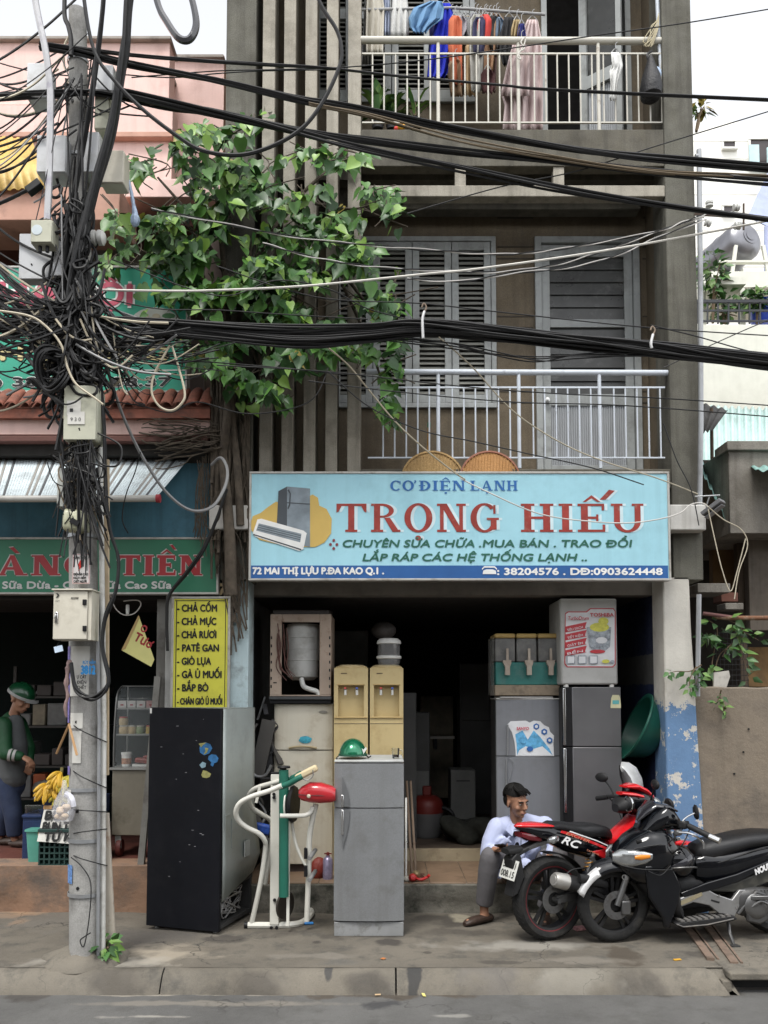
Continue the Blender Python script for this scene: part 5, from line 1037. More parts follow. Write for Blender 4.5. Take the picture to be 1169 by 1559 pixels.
t = thing('wall_shelf','pale strip shelf deep in the dark shop','shelf',P(673,1123,9.6)); x0,x1,z0,z1 = rect(655,1121,692,1125,9.6); obj('board', MB().box(x0,x1,9.6,9.8,z0,z1), M('pale_strip',(.35,.33,.3),.6), t); obj('bracket', MB().box(x0+.05,x0+.08,9.65,9.9,z0-.12,z0-.003), blk, t)
t = thing('cloth_heap','dark crumpled cloth heap on the shop floor inside the doorway','cloth',P(720,1280,8.3)); t.location.z = FZ-.01; rnd = random.Random(5); mb = MB()
for k in range(9): mb.ell((rnd.uniform(-.28,.3),rnd.uniform(-.15,.15),.05+rnd.random()*.1),(.1+rnd.random()*.12,.1,.06+rnd.random()*.09),(rnd.random(),rnd.random(),0),0,12,8)
L('folds', mb, M('dark_olive_cloth',(.022,.023,.018),.95,var=.4,vs=12,bump=.8,bs=18), t, remesh=.02)
t = thing('pipe_offcut','white pipe and brown rods leaning behind the small grey refrigerator','pipes',P(624,1330,7.1)); t.location.z = TZ; obj('pipe', MB().tube([P(618,1330,7.1),P(618,1205,7.3)],.009), whp, t)
for a in (624,630): obj('rod', MB().tube([P(a+3,1322,7.2),P(a-5,1180,7.6)],.011), M('brown_rod',(.14,.1,.07),.7), t)
t = thing('scrap_parts','tangled wires and small metal parts lying on the tiled step','scrap',P(640,1330,7.1)); t.location.z = TZ; rnd = random.Random(8); mb = MB()
for k in range(5): mb.tube(cat([P(626+rnd.random()*20,1318+rnd.random()*14,7.15)+Vector((0,0,.0)) for _ in range(4)],5),.005,5)
obj('wire', mb, M('brown_wire',(.1,.04,.03),.6), t); obj('bell_part', MB().lathe([(0,0),(.03,0),(.035,.03),(.02,.05),(0,.06)],P(632,1322,7.1),(.3,-1,.3),14), M('brassy',(.35,.27,.15),.4,.6), t)
t = thing('tap_fitting','red plastic tap fitting lying at the edge of the tiled step','fitting',P(627,1335,7.05)); t.location.z = TZ; L('knob', MB().lathe([(0,0),(.03,0),(.032,.03),(.02,.05),(0,.052)],(0,0,.03),(.2,-1,.3),14), M('bright_red_plastic',(.5,.02,.02),.4), t); L('stem', MB().tube(cat([(.02,0,.03),(.07,-.02,.02),(.12,.01,.03),(.14,0,.05)],4),.012,6), M('bright_red_plastic',(.5,.02,.02),.4), t)
t = thing('paper_scrap','crumpled white paper scrap beside the red tap fitting','paper',P(619,1337,7.05)); t.location.z = TZ; L('scrap', MB().ell((0,0,.02),(.035,.03,.025),None,0,9,6), M('paper_white',(.5,.48,.42),.8,bump=1,bs=40), t)
t = thing('spray_can','lilac spray can standing on the tiled step by the white refrigerator','can',P(499,1333,7.15)); t.location.z = TZ; r = sz(7.5,7.15); L('can', MB().lathe([(0,0),(r,0),(r,.155),(r*.7,.175),(r*.45,.18),(r*.45,.19),(0,.19)],n=20), M('lilac_can',(.28,.25,.36),.35,.4,var=.3,vs=30), t); L('valve', MB().lathe([(0,.19),(.012,.19),(.012,.215),(0,.22)],n=10).box(-.03,.03,-.006,.006,.2,.21), M('dark_red_plastic',(.15,.02,.02),.5), t)
t = thing('red_bag','crumpled dark red plastic bag beside the lilac spray can','bag',P(484,1332,7.2)); t.location.z = TZ; L('film', MB().ell((0,0,.07),(.07,.06,.1),(0,.2,0),0,14,9), M('dark_red_film',(.2,.03,.02),.35,bump=1,bs=25), t)
t = thing('blue_wrapper','crushed blue and white wrapper on the pavement by the exercise machine','wrapper',G(470,1408)); L('film', MB().obox((0,0,.012),(.075,.03,.02),(0,.1,R(20))), M('wrapper_blue',(.04,.2,.5),.35,var=.6,vs=50), t, bevel=.008)
t = thing('cigarette_pack','crushed red and white packet on the pavement between the motorbikes','packet',G(882,1416)); L('box', MB().obox((0,0,.014),(.085,.05,.024),(.1,0,R(25))), M('packet_pink',(.5,.25,.25),.6,var=.5,vs=40), t, bevel=.004)
t = thing('cigarette_end','pale cigarette end lying in the gutter below the kerb','litter',G(575,1516,-.125)); L('filter', MB().cyl((-.018,0,.006),(.018,.005,.006),.005,n=8), M('filter_tan',(.5,.35,.2),.8), t)
t = thing('paper_scrap','tiny yellow-white scrap lying in the gutter right of the kerb joint','paper',G(645,1516,-.125)); L('scrap', MB().obox((0,0,.006),(.02,.035,.004),(.2,.2,.3)), M('scrap_yellow',(.5,.45,.15),.8), t)
t = thing('yellow_scrap','small orange-yellow scrap on the pavement under the black scooter','litter',G(1031,1462)); L('scrap', MB().obox((0,0,.005),(.05,.02,.006),(0,0,.2)), M('scrap_orange',(.55,.3,.03),.7), t)
t = thing('dry_leaf','small dry orange leaf on the pavement in front of the grey refrigerator','leaf',G(583,1461)); L('blade', MB().prism([(-.02,0),(0,.014),(.022,.004),(.004,-.012)],(0,0,.006),(1,0,0),(0,1,.2),.002), M('leaf_orange',(.35,.13,.04),.8), t)
# junk between the black fridge and the white one
t = thing('scrap_heap','heap of dark metal scrap and plastic behind the exercise machine','scrap',(P(398,1330,7.3).x,7.3,TZ)); rnd = random.Random(21)
jm = [M('scrap_black',(.02,.02,.022),.5), M('scrap_grey',(.2,.2,.2),.45,.5), M('scrap_dark',(.06,.055,.05),.6)]
for k in range(22):
    p = P(rnd.uniform(388,414),rnd.uniform(1080,1310),7.3+rnd.random()*.25); q = p+Vector((rnd.uniform(-.12,.12),rnd.uniform(-.1,.1),rnd.uniform(-.3,.3))); mb = MB()
    if k % 3: mb.beam(p,q,.03+rnd.random()*.05,.015)
    else: mb.tube(cat([p,p.lerp(q,.5)+Vector((.05,0,0)),q],5),.012,6)
    obj('scrap_bar', mb, jm[rnd.randrange(3)], t)
obj('scrap_panel', MB().obox(P(400,1140,7.35),(.12,.02,.5),(0,R(12),0)), jm[2], t); obj('chrome_curve', MB().tube(cat([P(382,1175,7.2),P(392,1182,7.2),P(404,1180,7.2),P(413,1165,7.2)],6),.012,8), jm[1], t)
t = thing('blue_packet','blue and white plastic packet behind the bars of the exercise machine','packet',P(400,1262,7.1)); L('film', MB().obox((0,0,0),(.14,.06,.09),(.1,.25,.2)), M('packet_blue',(.03,.09,.4),.4,var=.7,vs=12), t, bevel=.02)
# tall black display fridge turned away
bx = [G(222,1415),G(333,1424)]; hB = 1.685
t = thing('display_fridge','tall black fridge with fish stickers standing on the pavement, torn grey side panel','refrigerator',(*((bx[0]+bx[1])/2).xy,0))
u = (bx[1]-bx[0]); wB = u.length; ang = math.atan2(u.y,u.x); t.rotation_euler = (0,0,ang); u.normalize()
nin = Vector((-u.y,u.x,0)); DB = .6
bk2 = M('black_fridge_panel',(.0045,.005,.0075),.55,var=.15,vs=4,dirt=(.011,.011,.013),da=.4,ds=9,spec=.2)
zt0 = P(240,1077,bx[0].y).z; hB = zt0
L('front_panel', MB().add([(-wB/2,0,.03),(wB/2,0,.02),(wB/2-.0,0,hB-.004),(-wB/2+.0,0,hB),(-wB/2,.03,.03),(wB/2,.03,.02),(wB/2,.03,hB-.004),(-wB/2,.03,hB)],[(0,1,2,3),(5,4,7,6),(1,5,6,2),(4,0,3,7),(3,2,6,7),(4,5,1,0)]), bk2, t, bevel=.004)
sdm = M('galvanised_side',(.28,.31,.3),.42,.35,var=.1,vs=3,dirt=(.16,.17,.16),da=.5,ds=3)
mb = MB(); n = 10; rings = []
for i in range(n+1):
    y = .032+(DB-.032)*i/n; rings.append([(wB/2+.004+.0*i,y,.25-.07*i/n*0+(.12*(i/n)-.02)),(wB/2+.01+.05*(i/n)**3,y,.5),(wB/2+.004,y,.9),(wB/2+.002,y,hB-.012)])
mb.loft(rings,0,False,False); sp_ = L('side_panel', mb, sdm, t, solid=.006)
L('side_rib', MB().box(wB/2+.01,wB/2+.016,.06,.07,.55,.85).box(wB/2+.01,wB/2+.016,.06,.16,.85,.86).box(wB/2+.01,wB/2+.016,.17,.18,.6,.82), sdm, sp_); L('paper_patch', MB().box(wB/2+.032,wB/2+.036,.36,.46,.5,.62), M('pale_patch',(.36,.38,.37),.7), sp_)
L('cabinet', MB().box(-wB/2+.004,wB/2-.004,.032,DB,.3,hB-.014), gasket, t); L('top_sheet', MB().box(-wB/2,wB/2+.002,.032,DB,hB-.013,hB-.006), sdm, t)
mb = MB(); mb.box(-wB/2+.01,wB/2-.01,.05,DB,.03,.06); mb.box(-wB/2+.01,-wB/2+.03,.05,DB,.06,.3); mb.box(-wB/2+.01,wB/2-.01,DB-.03,DB,.06,.3); L('base_frame', mb, gasket, t); mb = MB(); rnd = random.Random(2)
for k in range(12): mb.tube(cat([(wB/2-.02-rnd.random()*.05,.08+rnd.random()*.4,.07+rnd.random()*.2) for _ in range(4)],5),.005,5)
L('compressor_pipe', mb, M('bright_scrap',(.35,.35,.35),.4,.6), t); L('compressor', MB().ell((.05,.36,.16),(.11,.12,.1)), blk, t)
for s in (-1,1): L('foot', MB().cyl((s*(wB/2-.06),.06,0),(s*(wB/2-.06),.06,.035),.016,n=10), M('foot_grey',(.2,.2,.2),.6), t)
def bp(a, b): 
    p = P(a,b,6.33); return ((p.x-t.location.x)/math.cos(ang), p.z)
def bpoly(mb, pts, m, y): mb.prism([bp(a,b) for a, b in pts],(0,y,0),(1,0,0),(0,0,1),.001,m)
stk = [M('fish_blue',(.025,.11,.25),.4,var=.4,vs=40), M('fish_yellow',(.25,.24,.09),.4,var=.3,vs=40), M('fish_pale',(.17,.26,.31),.4,var=.3,vs=30)]
mb = MB(); bpoly(mb,[(300,1140),(302,1133),(310,1131),(318,1134),(321,1140),(316,1148),(308,1151),(301,1147)],0,-.002); bpoly(mb,[(299,1133),(312,1131),(306,1135),(303,1139)],1,-.0035); bpoly(mb,[(309,1139),(315,1140),(312,1147),(307,1150),(310,1144)],1,-.0035); L('fish_sticker', mb, stk, t)
mb = MB(); bpoly(mb,[(315,1152),(320,1149),(327,1150),(331,1155),(329,1161),(324,1163),(322,1168),(318,1166),(319,1161),(314,1157)],0,-.002); L('fish_sticker', mb, stk, t)
mb = MB(); bpoly(mb,[(300,1166),(305,1161),(311,1163),(310,1169),(304,1171)],2,-.002); L('fish_sticker', mb, stk, t)
mb = MB(); bpoly(mb,[(303,1181),(306,1174),(312,1175),(319,1179),(317,1184),(312,1186),(305,1185)],1,-.002); L('fish_sticker', mb, stk, t)
L('paper_label', MB().box(-wB/2+.004,-wB/2+.02,-.002,0,hB-.045,hB-.005), whp, t)
mb = MB(); rnd = random.Random(6)
for k in range(16): x = rnd.uniform(-wB/2+.05,wB/2-.05); z = rnd.uniform(.4,1.6); mb.box(x,x+rnd.uniform(.004,.02),-.0015,0,z,z+.004)
L('scratch', mb, M('scratch_grey',(.2,.2,.21),.7), t)
# exercise machine
YE = 6.33; em = thing('exercise_machine','white tubular exercise machine with green column and red pod beside the black fridge','exercise machine',(*G(420,1413).xy,0))
wt = M('white_machine_paint',(.62,.61,.55),.4,var=.06,dirt=(.35,.3,.22),da=.5,ds=9,dt=.58); gm = M('dark_green_pad',(.012,.11,.075),.5,var=.1)
E = lambda a, b, Y=YE: P(a,b,Y)
fy = G(420,1413).y; by = G(430,1387).y
g_ = lambda a, b: G(a,b)+Vector((0,0,.022))
obj('base_frame', MB().tube(cat([g_(376,1413),g_(420,1413),g_(452,1411),g_(468,1403),g_(474,1393),g_(466,1386),g_(440,1385),g_(396,1387)],6),.024,8), wt, em)
for a, b in ((376,1413),(396,1387)): p = g_(a,b); obj('end_cap', MB().cyl(p-Vector((.02,0,0)),p+Vector((.006,0,0)),.027,n=12), blk, em)
x0,x1,z0,z1 = rect(412,1178,426,1410,fy); up_ = obj('upright', MB().box(x0,x1,fy-.03,fy+.03,.03,z1), wt, em, bevel=.005); obj('cap', MB().box(x0-.002,x1+.002,fy-.032,fy+.032,z1,z1+.014), blk, up_, bevel=.004)
bolts = MB()
for a, b in ((417,1209),(418,1370),(413,1412),(421,1412),(417,1214)): c = P(a,b,fy-.034); bolts.cyl(c,c+Vector((0,-.012,0)),.012,n=10)
obj('bolt', bolts, blk, up_)
HB = lambda pts, Y0, Y1: [P(a,b,Y0+(Y1-Y0)*i/(len(pts)-1)) for i, (a, b) in enumerate(pts)]
obj('handlebar', MB().tube(cat(HB([(429,1196),(410,1204),(385,1212),(366,1222),(359,1236),(363,1249),(376,1260),(394,1269),(403,1280),(404,1292),(399,1330),(391,1370),(383,1405)],6.2,fy),6),.019,10), wt, em)
obj('handlebar', MB().tube(cat(HB([(430,1188),(412,1193),(392,1199),(381,1207),(379,1218),(384,1230),(400,1241),(412,1250),(414,1268),(411,1300),(403,1350),(399,1383)],6.5,by),6),.019,10), wt, em)
gc = obj('padded_column', MB().tube([P(432,1365,6.42),P(432,1172,6.42)],.036,18), gm, em); c = P(432,1172,6.42); obj('column_cap', MB().lathe([(0,.03),(.045,.028),(.05,.02),(.045,.012),(.02,.01),(.02,0),(0,0)],c,n=18), blk, gc)
obj('rail', MB().box(P(437,1300,6.45).x,P(441,1300,6.45).x,6.43,6.47,.05,P(440,1180,6.45).z), wt, em)
obj('grip', MB().tube(cat([P(427,1198,6.22),P(440,1193,6.2),P(452,1186,6.18),P(460,1182,6.18)],5),.022,10), gm, em); obj('grip', MB().tube(cat([P(438,1187,6.45),P(450,1182,6.43),P(458,1177,6.4)],5),.02,10), gm, em)
obj('foam_pad', MB().beam(P(450,1185,6.3),P(483,1168,6.3),.06,.05), M('cream_foam',(.55,.46,.29),.8,dirt=(.35,.27,.15),da=.5,ds=12), em, bevel=.015); obj('wire_hook', MB().tube(cat([P(476,1172,6.26),P(476,1182,6.26),P(468,1188,6.26),P(460,1185,6.26)],4),.004,6), jm[1], em)
c = P(446,1224,6.5); obj('round_pad', MB().lathe([(0,-.018),(.13,-.018),(.14,0),(.13,.018),(0,.018)],c,(1,-.2,0),28), blk, em); obj('pad_rim', MB().lathe([(.13,-.03),(.145,-.03),(.145,-.02),(.13,-.02)],c,(1,-.2,0),28), wt, em); obj('pad_arm', MB().box(P(430,1218,6.45).x,P(442,1218,6.45).x,6.43,6.47,P(430,1222,6.45).z,P(430,1212,6.45).z), blk, em)
rdm = M('red_pod_plastic',(.4,.018,.025),.3,var=.08,coat=.4,dirt=(.2,.02,.02),da=.4,ds=6); k = 6.35
a, b = P(455,1208,k), P(511,1210,k); Lx = b.x-a.x; mid = (a+b)/2
pod = obj('red_pod', MB().body([(a.x,a.z-.0,.03,.028,k),(a.x+.02,a.z+.002,.055,.05,k),(a.x+Lx*.3,a.z+.01,.08,.075,k),(a.x+Lx*.6,a.z+.006,.085,.076,k),(a.x+Lx*.9,a.z-.004,.08,.06,k),(b.x,a.z-.008,.06,.045,k)],0,20,2.6), rdm, em)
obj('seam', MB().body([(a.x-.002,a.z-.004,.033,.005,k),(a.x+.02,a.z-.004,.059,.005,k),(a.x+Lx*.3,a.z-.004,.083,.005,k),(a.x+Lx*.6,a.z-.006,.089,.005,k),(b.x-.01,a.z-.012,.07,.005,k)],0,20,2.6), gasket, pod); c = P(470,1212,k-.08); obj('knob', MB().lathe([(0,0),(.014,0),(.014,.014),(.008,.02),(0,.02)],c,(0,-1,0),12), M('knob_cream',(.5,.45,.35),.4), pod)
obj('cross_tube', MB().tube(cat([P(426,1242,6.3),P(450,1242,6.32),P(465,1241,6.34),P(473,1236,6.35),P(476,1228,6.35)],5),.017,10), wt, em)
obj('rear_post', MB().tube(cat([P(481,1224,6.4),P(476,1245,6.4),P(471,1275,6.42),P(470,1320,6.45),P(467,1402,6.5)],5),.021,10), wt, em); obj('link_tube', MB().tube(cat([P(441,1200,6.5),P(443,1240,6.5),P(449,1280,6.48),P(460,1308,6.46),P(469,1322,6.44)],5),.012,8), wt, em)
for (a1,b1),(a2,b2) in (((471,1307),(480,1294)),((471,1340),(480,1326))): obj('foot_peg', MB().cyl(P(a1,b1,6.32),P(a2,b2,6.5),.016,n=10), M('peg_grey',(.25,.25,.25),.5,.4), em)
c = P(434,1378,6.56); obj('flywheel', MB().lathe([(0,-.012),(.09,-.012),(.105,-.008),(.105,.008),(.09,.012),(0,.012)],c,(.85,-.5,0),30), M('dark_flywheel',(.05,.042,.035),.5,.5), em); obj('side_lever', MB().beam(P(390,1222,6.55),P(396,1196,6.55),.03,.02), wt, em)
for bb in (1298,1325): obj('black_joint', MB().box(P(463,bb,6.42).x,P(468,bb,6.42).x,6.4,6.44,P(465,bb+9,6.42).z,P(465,bb-7,6.42).z), blk, em)
# ================================================================ motorbikes
gblk = M('gloss_black', (.0035,.004,.0055), .12, .0, var=.1, vs=4, coat=.25, spec=.4, dirt=(.02,.02,.019), da=.3, ds=5, dt=.55)
mblk = M('matt_black', (.007,.007,.0075), .6, var=.2, vs=10)
rub = M('tyre_rubber', (.009,.009,.0088), .85, var=.2, vs=12, dirt=(.03,.027,.023), da=.5, ds=10, bump=.4, bs=70)
gred = M('gloss_red', (.5,.012,.016), .2, var=.06, coat=.3)
vin = M('black_vinyl', (.006,.006,.007), .45, var=.15, bump=.3, bs=160)
alu = M('grey_alloy', (.13,.13,.13), .4, .7, var=.1, dirt=(.1,.09,.08), da=.5, ds=9)
eng = M('engine_grey', (.075,.075,.075), .5, .6, dirt=(.04,.035,.03), da=.6, ds=12)
lens = M('lamp_lens', (.34,.35,.35), .13, .75, var=.25, vs=22, coat=.5); amber = M('amber_lens',(.6,.2,.02),.15,var=0); whg = M('white_decal',(.7,.7,.7),.4,var=.05)
def side(poly, y0, y1):  # profile in x,z extruded from y0 to y1
    return MB().prism(poly, (0,y1,0), (1,0,0), (0,0,1), y1-y0)
def wheel(root, name, x, r, w_, rim, stripe=None, spokes=5, disc=True, sy=-1):
    wob = L(name, MB().lathe([(r*.76,-w_*.36),(r*.8,-w_*.46),(r*.9,-w_*.5),(r*.965,-w_*.36),(r*.992,-w_*.18),(r,0),(r*.992,w_*.18),(r*.965,w_*.36),(r*.9,w_*.5),(r*.8,w_*.46),(r*.76,w_*.36),(r*.76,-w_*.36)],(x,0,r),(0,1,0),48), rub, root)
    tg_ = MB()
    for k in range(44):
        a = 2*math.pi*k/44
        for s in (-1,1): tg_.beam((x+r*1.0*math.cos(a),s*w_*.06,r+r*1.0*math.sin(a)),(x+r*.968*math.cos(a+.1),s*w_*.36,r+r*.968*math.sin(a+.1)),.008,.004)
    L('tread', tg_, M('groove_black',(.008,.008,.008),.9), wob)
    mb = MB().lathe([(r*.7,-w_*.3),(r*.78,-w_*.38),(r*.78,-w_*.3),(r*.74,0),(r*.78,w_*.3),(r*.78,w_*.38),(r*.7,w_*.3),(r*.7,-w_*.3)],(x,0,r),(0,1,0),48)
    for k in range(spokes):
        for dd in (-.13,.13):
            a = 2*math.pi*k/spokes+.4; mb.beam((x+.04*math.cos(a+dd*2),0,r+.04*math.sin(a+dd*2)),(x+r*.73*math.cos(a+dd),0,r+r*.73*math.sin(a+dd)),.022,.024,0,(0,1,0))
    mb.cyl((x,-w_*.5,r),(x,w_*.5,r),.045,n=20); L('rim', mb, rim, wob)
    if stripe:
        for s in (-1,1): L('rim_stripe', MB().lathe([(r*.755,s*w_*.385),(r*.785,s*w_*.395),(r*.785,s*w_*.375),(r*.755,s*w_*.37),(r*.755,s*w_*.385)],(x,0,r),(0,1,0),48), stripe, wob)
    if disc:
        mb = MB(); 
        mb.lathe([(.05,sy*.062),(.1,sy*.062),(.1,sy*.066),(.05,sy*.066),(.05,sy*.062)],(x,0,r),(0,1,0),30)
        for k in range(12): a = k*math.pi/6; mb.cyl((x+.08*math.cos(a),sy*.06,r+.08*math.sin(a)),(x+.08*math.cos(a),sy*.07,r+.08*math.sin(a)),.008,n=6)
        L('brake_disc', mb, alu, wob)
    return wob
# ---- red and black underbone motorbike, rear towards us-left
loc = G(836,1430); rb = thing('motorbike','red and black motorbike parked rear first with its number plate towards the seated man','motorbike',loc,R(25))
wheel(rb,'rear_wheel',0,.297,.12,mblk,M('red_stripe',(.16,.01,.014),.4)); wheel(rb,'front_wheel',1.26,.285,.08,mblk,M('red_stripe',(.16,.01,.014),.4))
fr = MB().beam((0,-.085,.3),(.42,-.1,.33),.035,.06).beam((0,.085,.3),(.42,.1,.33),.035,.06).cyl((0,-.13,.297),(0,.13,.297),.018); L('swingarm', fr, eng, rb, bevel=.006)
L('frame_spine', MB().tube(cat([(.28,0,.62),(.5,0,.56),(.75,0,.6),(.92,0,.82)],5),.05,10), mblk, rb)
L('engine', MB().body([(.38,.36,.09,.1),(.44,.36,.12,.13),(.56,.35,.13,.14),(.66,.36,.11,.12),(.84,.42,.075,.075),(.9,.43,.06,.06)],0,16,3.2), eng, rb)
L('engine_cover', MB().lathe([(0,0),(.08,0),(.095,.015),(.095,.04),(0,.05)],(.5,-.12,.34),(0,-1,0),24), alu, rb)
# tail, seat and side panels
tl = L('tail_body', MB().body([(-.27,.815,.02,.012),(-.2,.80,.06,.033),(-.05,.765,.09,.06),(.12,.71,.11,.088),(.3,.66,.115,.1),(.46,.61,.11,.075),(.56,.57,.09,.05)],0,18,3), gblk, rb)
L('tail_cowl', MB().body([(-.285,.825,.012,.008),(-.24,.827,.055,.016),(-.12,.824,.085,.02),(-.02,.816,.09,.012),(.02,.812,.07,.004)],0,16,2.6), gred, tl)
L('seat', MB().body([(-.03,.806,.07,.012),(.04,.81,.1,.03),(.16,.785,.115,.04),(.25,.765,.12,.045),(.3,.76,.125,.055),(.4,.755,.125,.05),(.49,.735,.1,.045),(.53,.71,.07,.03)],0,18,3), vin, rb)
for s in (-1,1):
    dq = MB(); dq.prism([(.02,.775),(.12,.745),(.34,.66),(.5,.595),(.51,.607),(.34,.68),(.12,.765),(.03,.79)],(0,s*.122,0),(1,0,0),(0,0,1),.004 if s < 0 else -.004); L('stripe_decal', dq, gred, tl)
    dq = MB(); dq.prism([(.1,.775),(.34,.692),(.52,.615),(.525,.62),(.34,.70),(.105,.783)],(0,s*.121,0),(1,0,0),(0,0,1),.004 if s < 0 else -.004); L('stripe_decal', dq, whg, tl)
mb = MB(); text(mb,'RC',(.02,-.131,.705),.17,.055,shear=.35,u=(.94,0,-.34),v=(.34,0,.94),heavy=.05); L('lettering', mb, whg, tl)
mb = MB(); text(mb,'EXCITER',(.06,-.131,.762),.22,.022,shear=.3,u=(.94,0,-.34),v=(.34,0,.94),heavy=.03); text(mb,'YAMAHA',(.24,-.131,.632),.12,.014,shear=.2,u=(.93,0,-.36),v=(.36,0,.93)); L('lettering', mb, M('orange_decal',(.5,.2,.12),.4), tl)
for s in (-1,1):
    L('red_side_panel', side([(.3,.62),(.42,.63),(.56,.585),(.66,.5),(.6,.44),(.5,.42),(.47,.46),(.5,.5),(.4,.56)],s*.1-.015,s*.1+.015), gred, rb, bevel=.008)
    L('leg_shield', side([(.56,.58),(.68,.6),(.86,.8),(.98,.78),(1.02,.6),(.9,.44),(.72,.34),(.6,.42)],s*.13-.012,s*.13+.012), gblk if s < 0 else gred, rb, bevel=.01)
L('red_tank_panel', MB().body([(.5,.66,.07,.02),(.6,.68,.09,.035),(.74,.76,.1,.05),(.86,.84,.09,.05)],0,14,3), gred, rb)
sh_ = L('shock_absorber', MB().tube([(.22,-.1,.36),(.33,-.1,.6)],.018,10), alu, rb); L('spring', MB().tube([(.24+.1*.5*t+.026*math.cos(t*40),-.1+.026*math.sin(t*40),.4+.16*t) for t in lin(0,1,60)],.005,5), M('gold_spring',(.4,.2,.05),.35,.8), sh_)
# exhaust
ex = L('exhaust', MB().tube(cat([(.82,-.1,.3),(.7,-.14,.18),(.5,-.15,.2),(.4,-.16,.31)],6),.02,10).tube([(.42,-.165,.32),(.36,-.165,.345),(.05,-.165,.43),(.02,-.165,.438)],[.03,.048,.056,.055],20), mblk, rb)
L('muffler_tip', MB().tube([(.03,-.165,.436),(-.06,-.165,.46),(-.075,-.165,.464)],[.058,.053,.042],20).tube([(-.074,-.165,.4635),(-.078,-.165,.4645)],[.028,.026],14,0), M('pale_alloy',(.36,.35,.33),.35,.5,dirt=(.3,.27,.22),da=.5,ds=12), ex); L('heat_guard', MB().body([(.1,.47,.02,.03,-.225),(.2,.445,.022,.035,-.23),(.34,.4,.018,.025,-.225)],0,12,3), mblk, ex)
# rear fender, plate, lamps
rf = L('rear_fender', MB().beam((-.02,0,.73),(-.3,0,.63),.1,.03).prism([(-.3,.65),(-.27,.62),(-.24,.48),(-.3,.36),(-.35,.34),(-.32,.45),(-.35,.6)],(0,.055,0),(1,0,0),(0,0,1),.11), mblk, rb, bevel=.008)
L('fender_arm', MB().beam((.0,-.07,.72),(-.34,-.02,.63),.018,.022).beam((0,.07,.72),(-.34,.02,.63),.018,.022), eng, rf)
pu, pv_ = Vector((0,-1,0)), Vector((.33,0,.944)); pc = Vector((-.362,.095,.462))
pl = L('number_plate', MB().prism([(0,0),(.19,0),(.19,.14),(0,.14)],pc,pu,pv_,-.004), M('plate_white',(.62,.62,.58),.4,dirt=(.3,.28,.24),da=.4,ds=12), rf)
mb = MB(); nn = pu.cross(pv_)*.002
text(mb,'59-N1',pc+pu*.02+pv_*.078+nn,.15,.046,u=pu,v=pv_,heavy=.03); text(mb,'008.15',pc+pu*.015+pv_*.016+nn,.16,.046,u=pu,v=pv_,heavy=.03); L('lettering', mb, c_black, pl)
L('plate_lamp', MB().body([(-.37,.655,.05,.02),(-.3,.66,.06,.03),(-.25,.665,.05,.02)],0,12,3), mblk, rf); L('tail_lamp', MB().body([(-.255,.765,.05,.02),(-.2,.75,.06,.033),(-.1,.73,.06,.03)],0,12,3), M('dark_red_lens',(.1,.006,.01),.12,coat=.5), tl)
for s in (-1,1): L('indicator', MB().body([(-.1,.73,.012,.016,s*.14),(-.07,.735,.028,.028,s*.155),(-.02,.74,.02,.022,s*.14),(.0,.74,.008,.01,s*.12)],0,12,2.2), lens, rb)
L('rear_hugger', MB().loft([[(0+.32*math.cos(a),y,.297+.32*math.sin(a)) for y in (-.06,-.03,.03,.06)] for a in lin(R(20),R(95),10)],0,False,False), mblk, rb, solid=.006)
L('rear_caliper', MB().box(-.02,.08,-.1,-.05,.37,.43), eng, rb, bevel=.01)
# front end
fk = L('front_fork', MB().tube([(1.26,-.09,.285),(1.0,-.09,.82)],.02,10).tube([(1.26,.09,.285),(1.0,.09,.82)],.02,10), alu, rb)
L('front_fender', MB().loft([[(1.26+(.315+.01*c)*math.cos(a),y,.285+(.325)*math.sin(a)-.02*abs(y)/.06) for y, c in ((-.065,0),(-.035,1),(0,1.5),(.035,1),(.065,0))] for a in lin(R(15),R(150),16)],0,False,False), gred, rb, solid=.008)
hc = L('handlebar_cowl', MB().body([(.68,.96,.04,.03),(.73,.95,.1,.07),(.82,.93,.13,.1),(.9,.9,.12,.11),(.98,.84,.08,.1),(1.03,.78,.04,.05)],0,18,2.6), gblk, rb)
L('visor', MB().body([(.7,1.06,.05,.008),(.78,1.06,.09,.022),(.86,1.02,.1,.03),(.94,.97,.07,.03)],0,14,2.6), gred, hc); L('red_beak', MB().body([(.66,1.01,.04,.012),(.74,1.0,.11,.02),(.8,.985,.12,.02)],0,12,3), gred, hc); L('headlamp', MB().ell((.985,0,.9),(.06,.08,.07)), lens, hc)
hb = L('handlebar', MB().tube(cat([(.72,-.34,.93),(.76,-.2,.96),(.8,0,.95),(.76,.2,.96),(.72,.34,.93)],5),.014,8), mblk, rb)
for s in (-1,1):
    L('grip', MB().cyl((.72,s*.34,.93),(.745,s*.24,.95),.019,n=12), mblk, hb); L('lever', MB().tube(cat([(.79,s*.2,.95),(.8,s*.27,.945),(.78,s*.34,.93)],4),.006,6), alu, hb)
    mr_ = L('mirror', MB().ell((.74,s*.3,1.1),(.02,.06,.038),(0,0,s*.3),0,16,10), mblk, rb); L('mirror_stem', MB().tube(cat([(.78,s*.2,.96),(.77,s*.24,1.03),(.75,s*.28,1.08)],4),.007,6), mblk, mr_)
L('instrument_pod', MB().body([(.62,.9,.04,.03),(.66,.92,.09,.06),(.72,.93,.1,.07),(.76,.93,.08,.05)],0,14,2.5), mblk, rb); L('chrome_ring', MB().tube([(.66,-.1+.05*math.cos(a),.94+.055*math.sin(a)) for a in lin(0,2*math.pi,20)],.006,6), chrome, rb)
L('red_front_panel', MB().body([(.78,.78,.1,.06),(.86,.76,.12,.1),(.95,.7,.1,.1),(1.0,.64,.06,.06)],0,14,3), gred, rb)
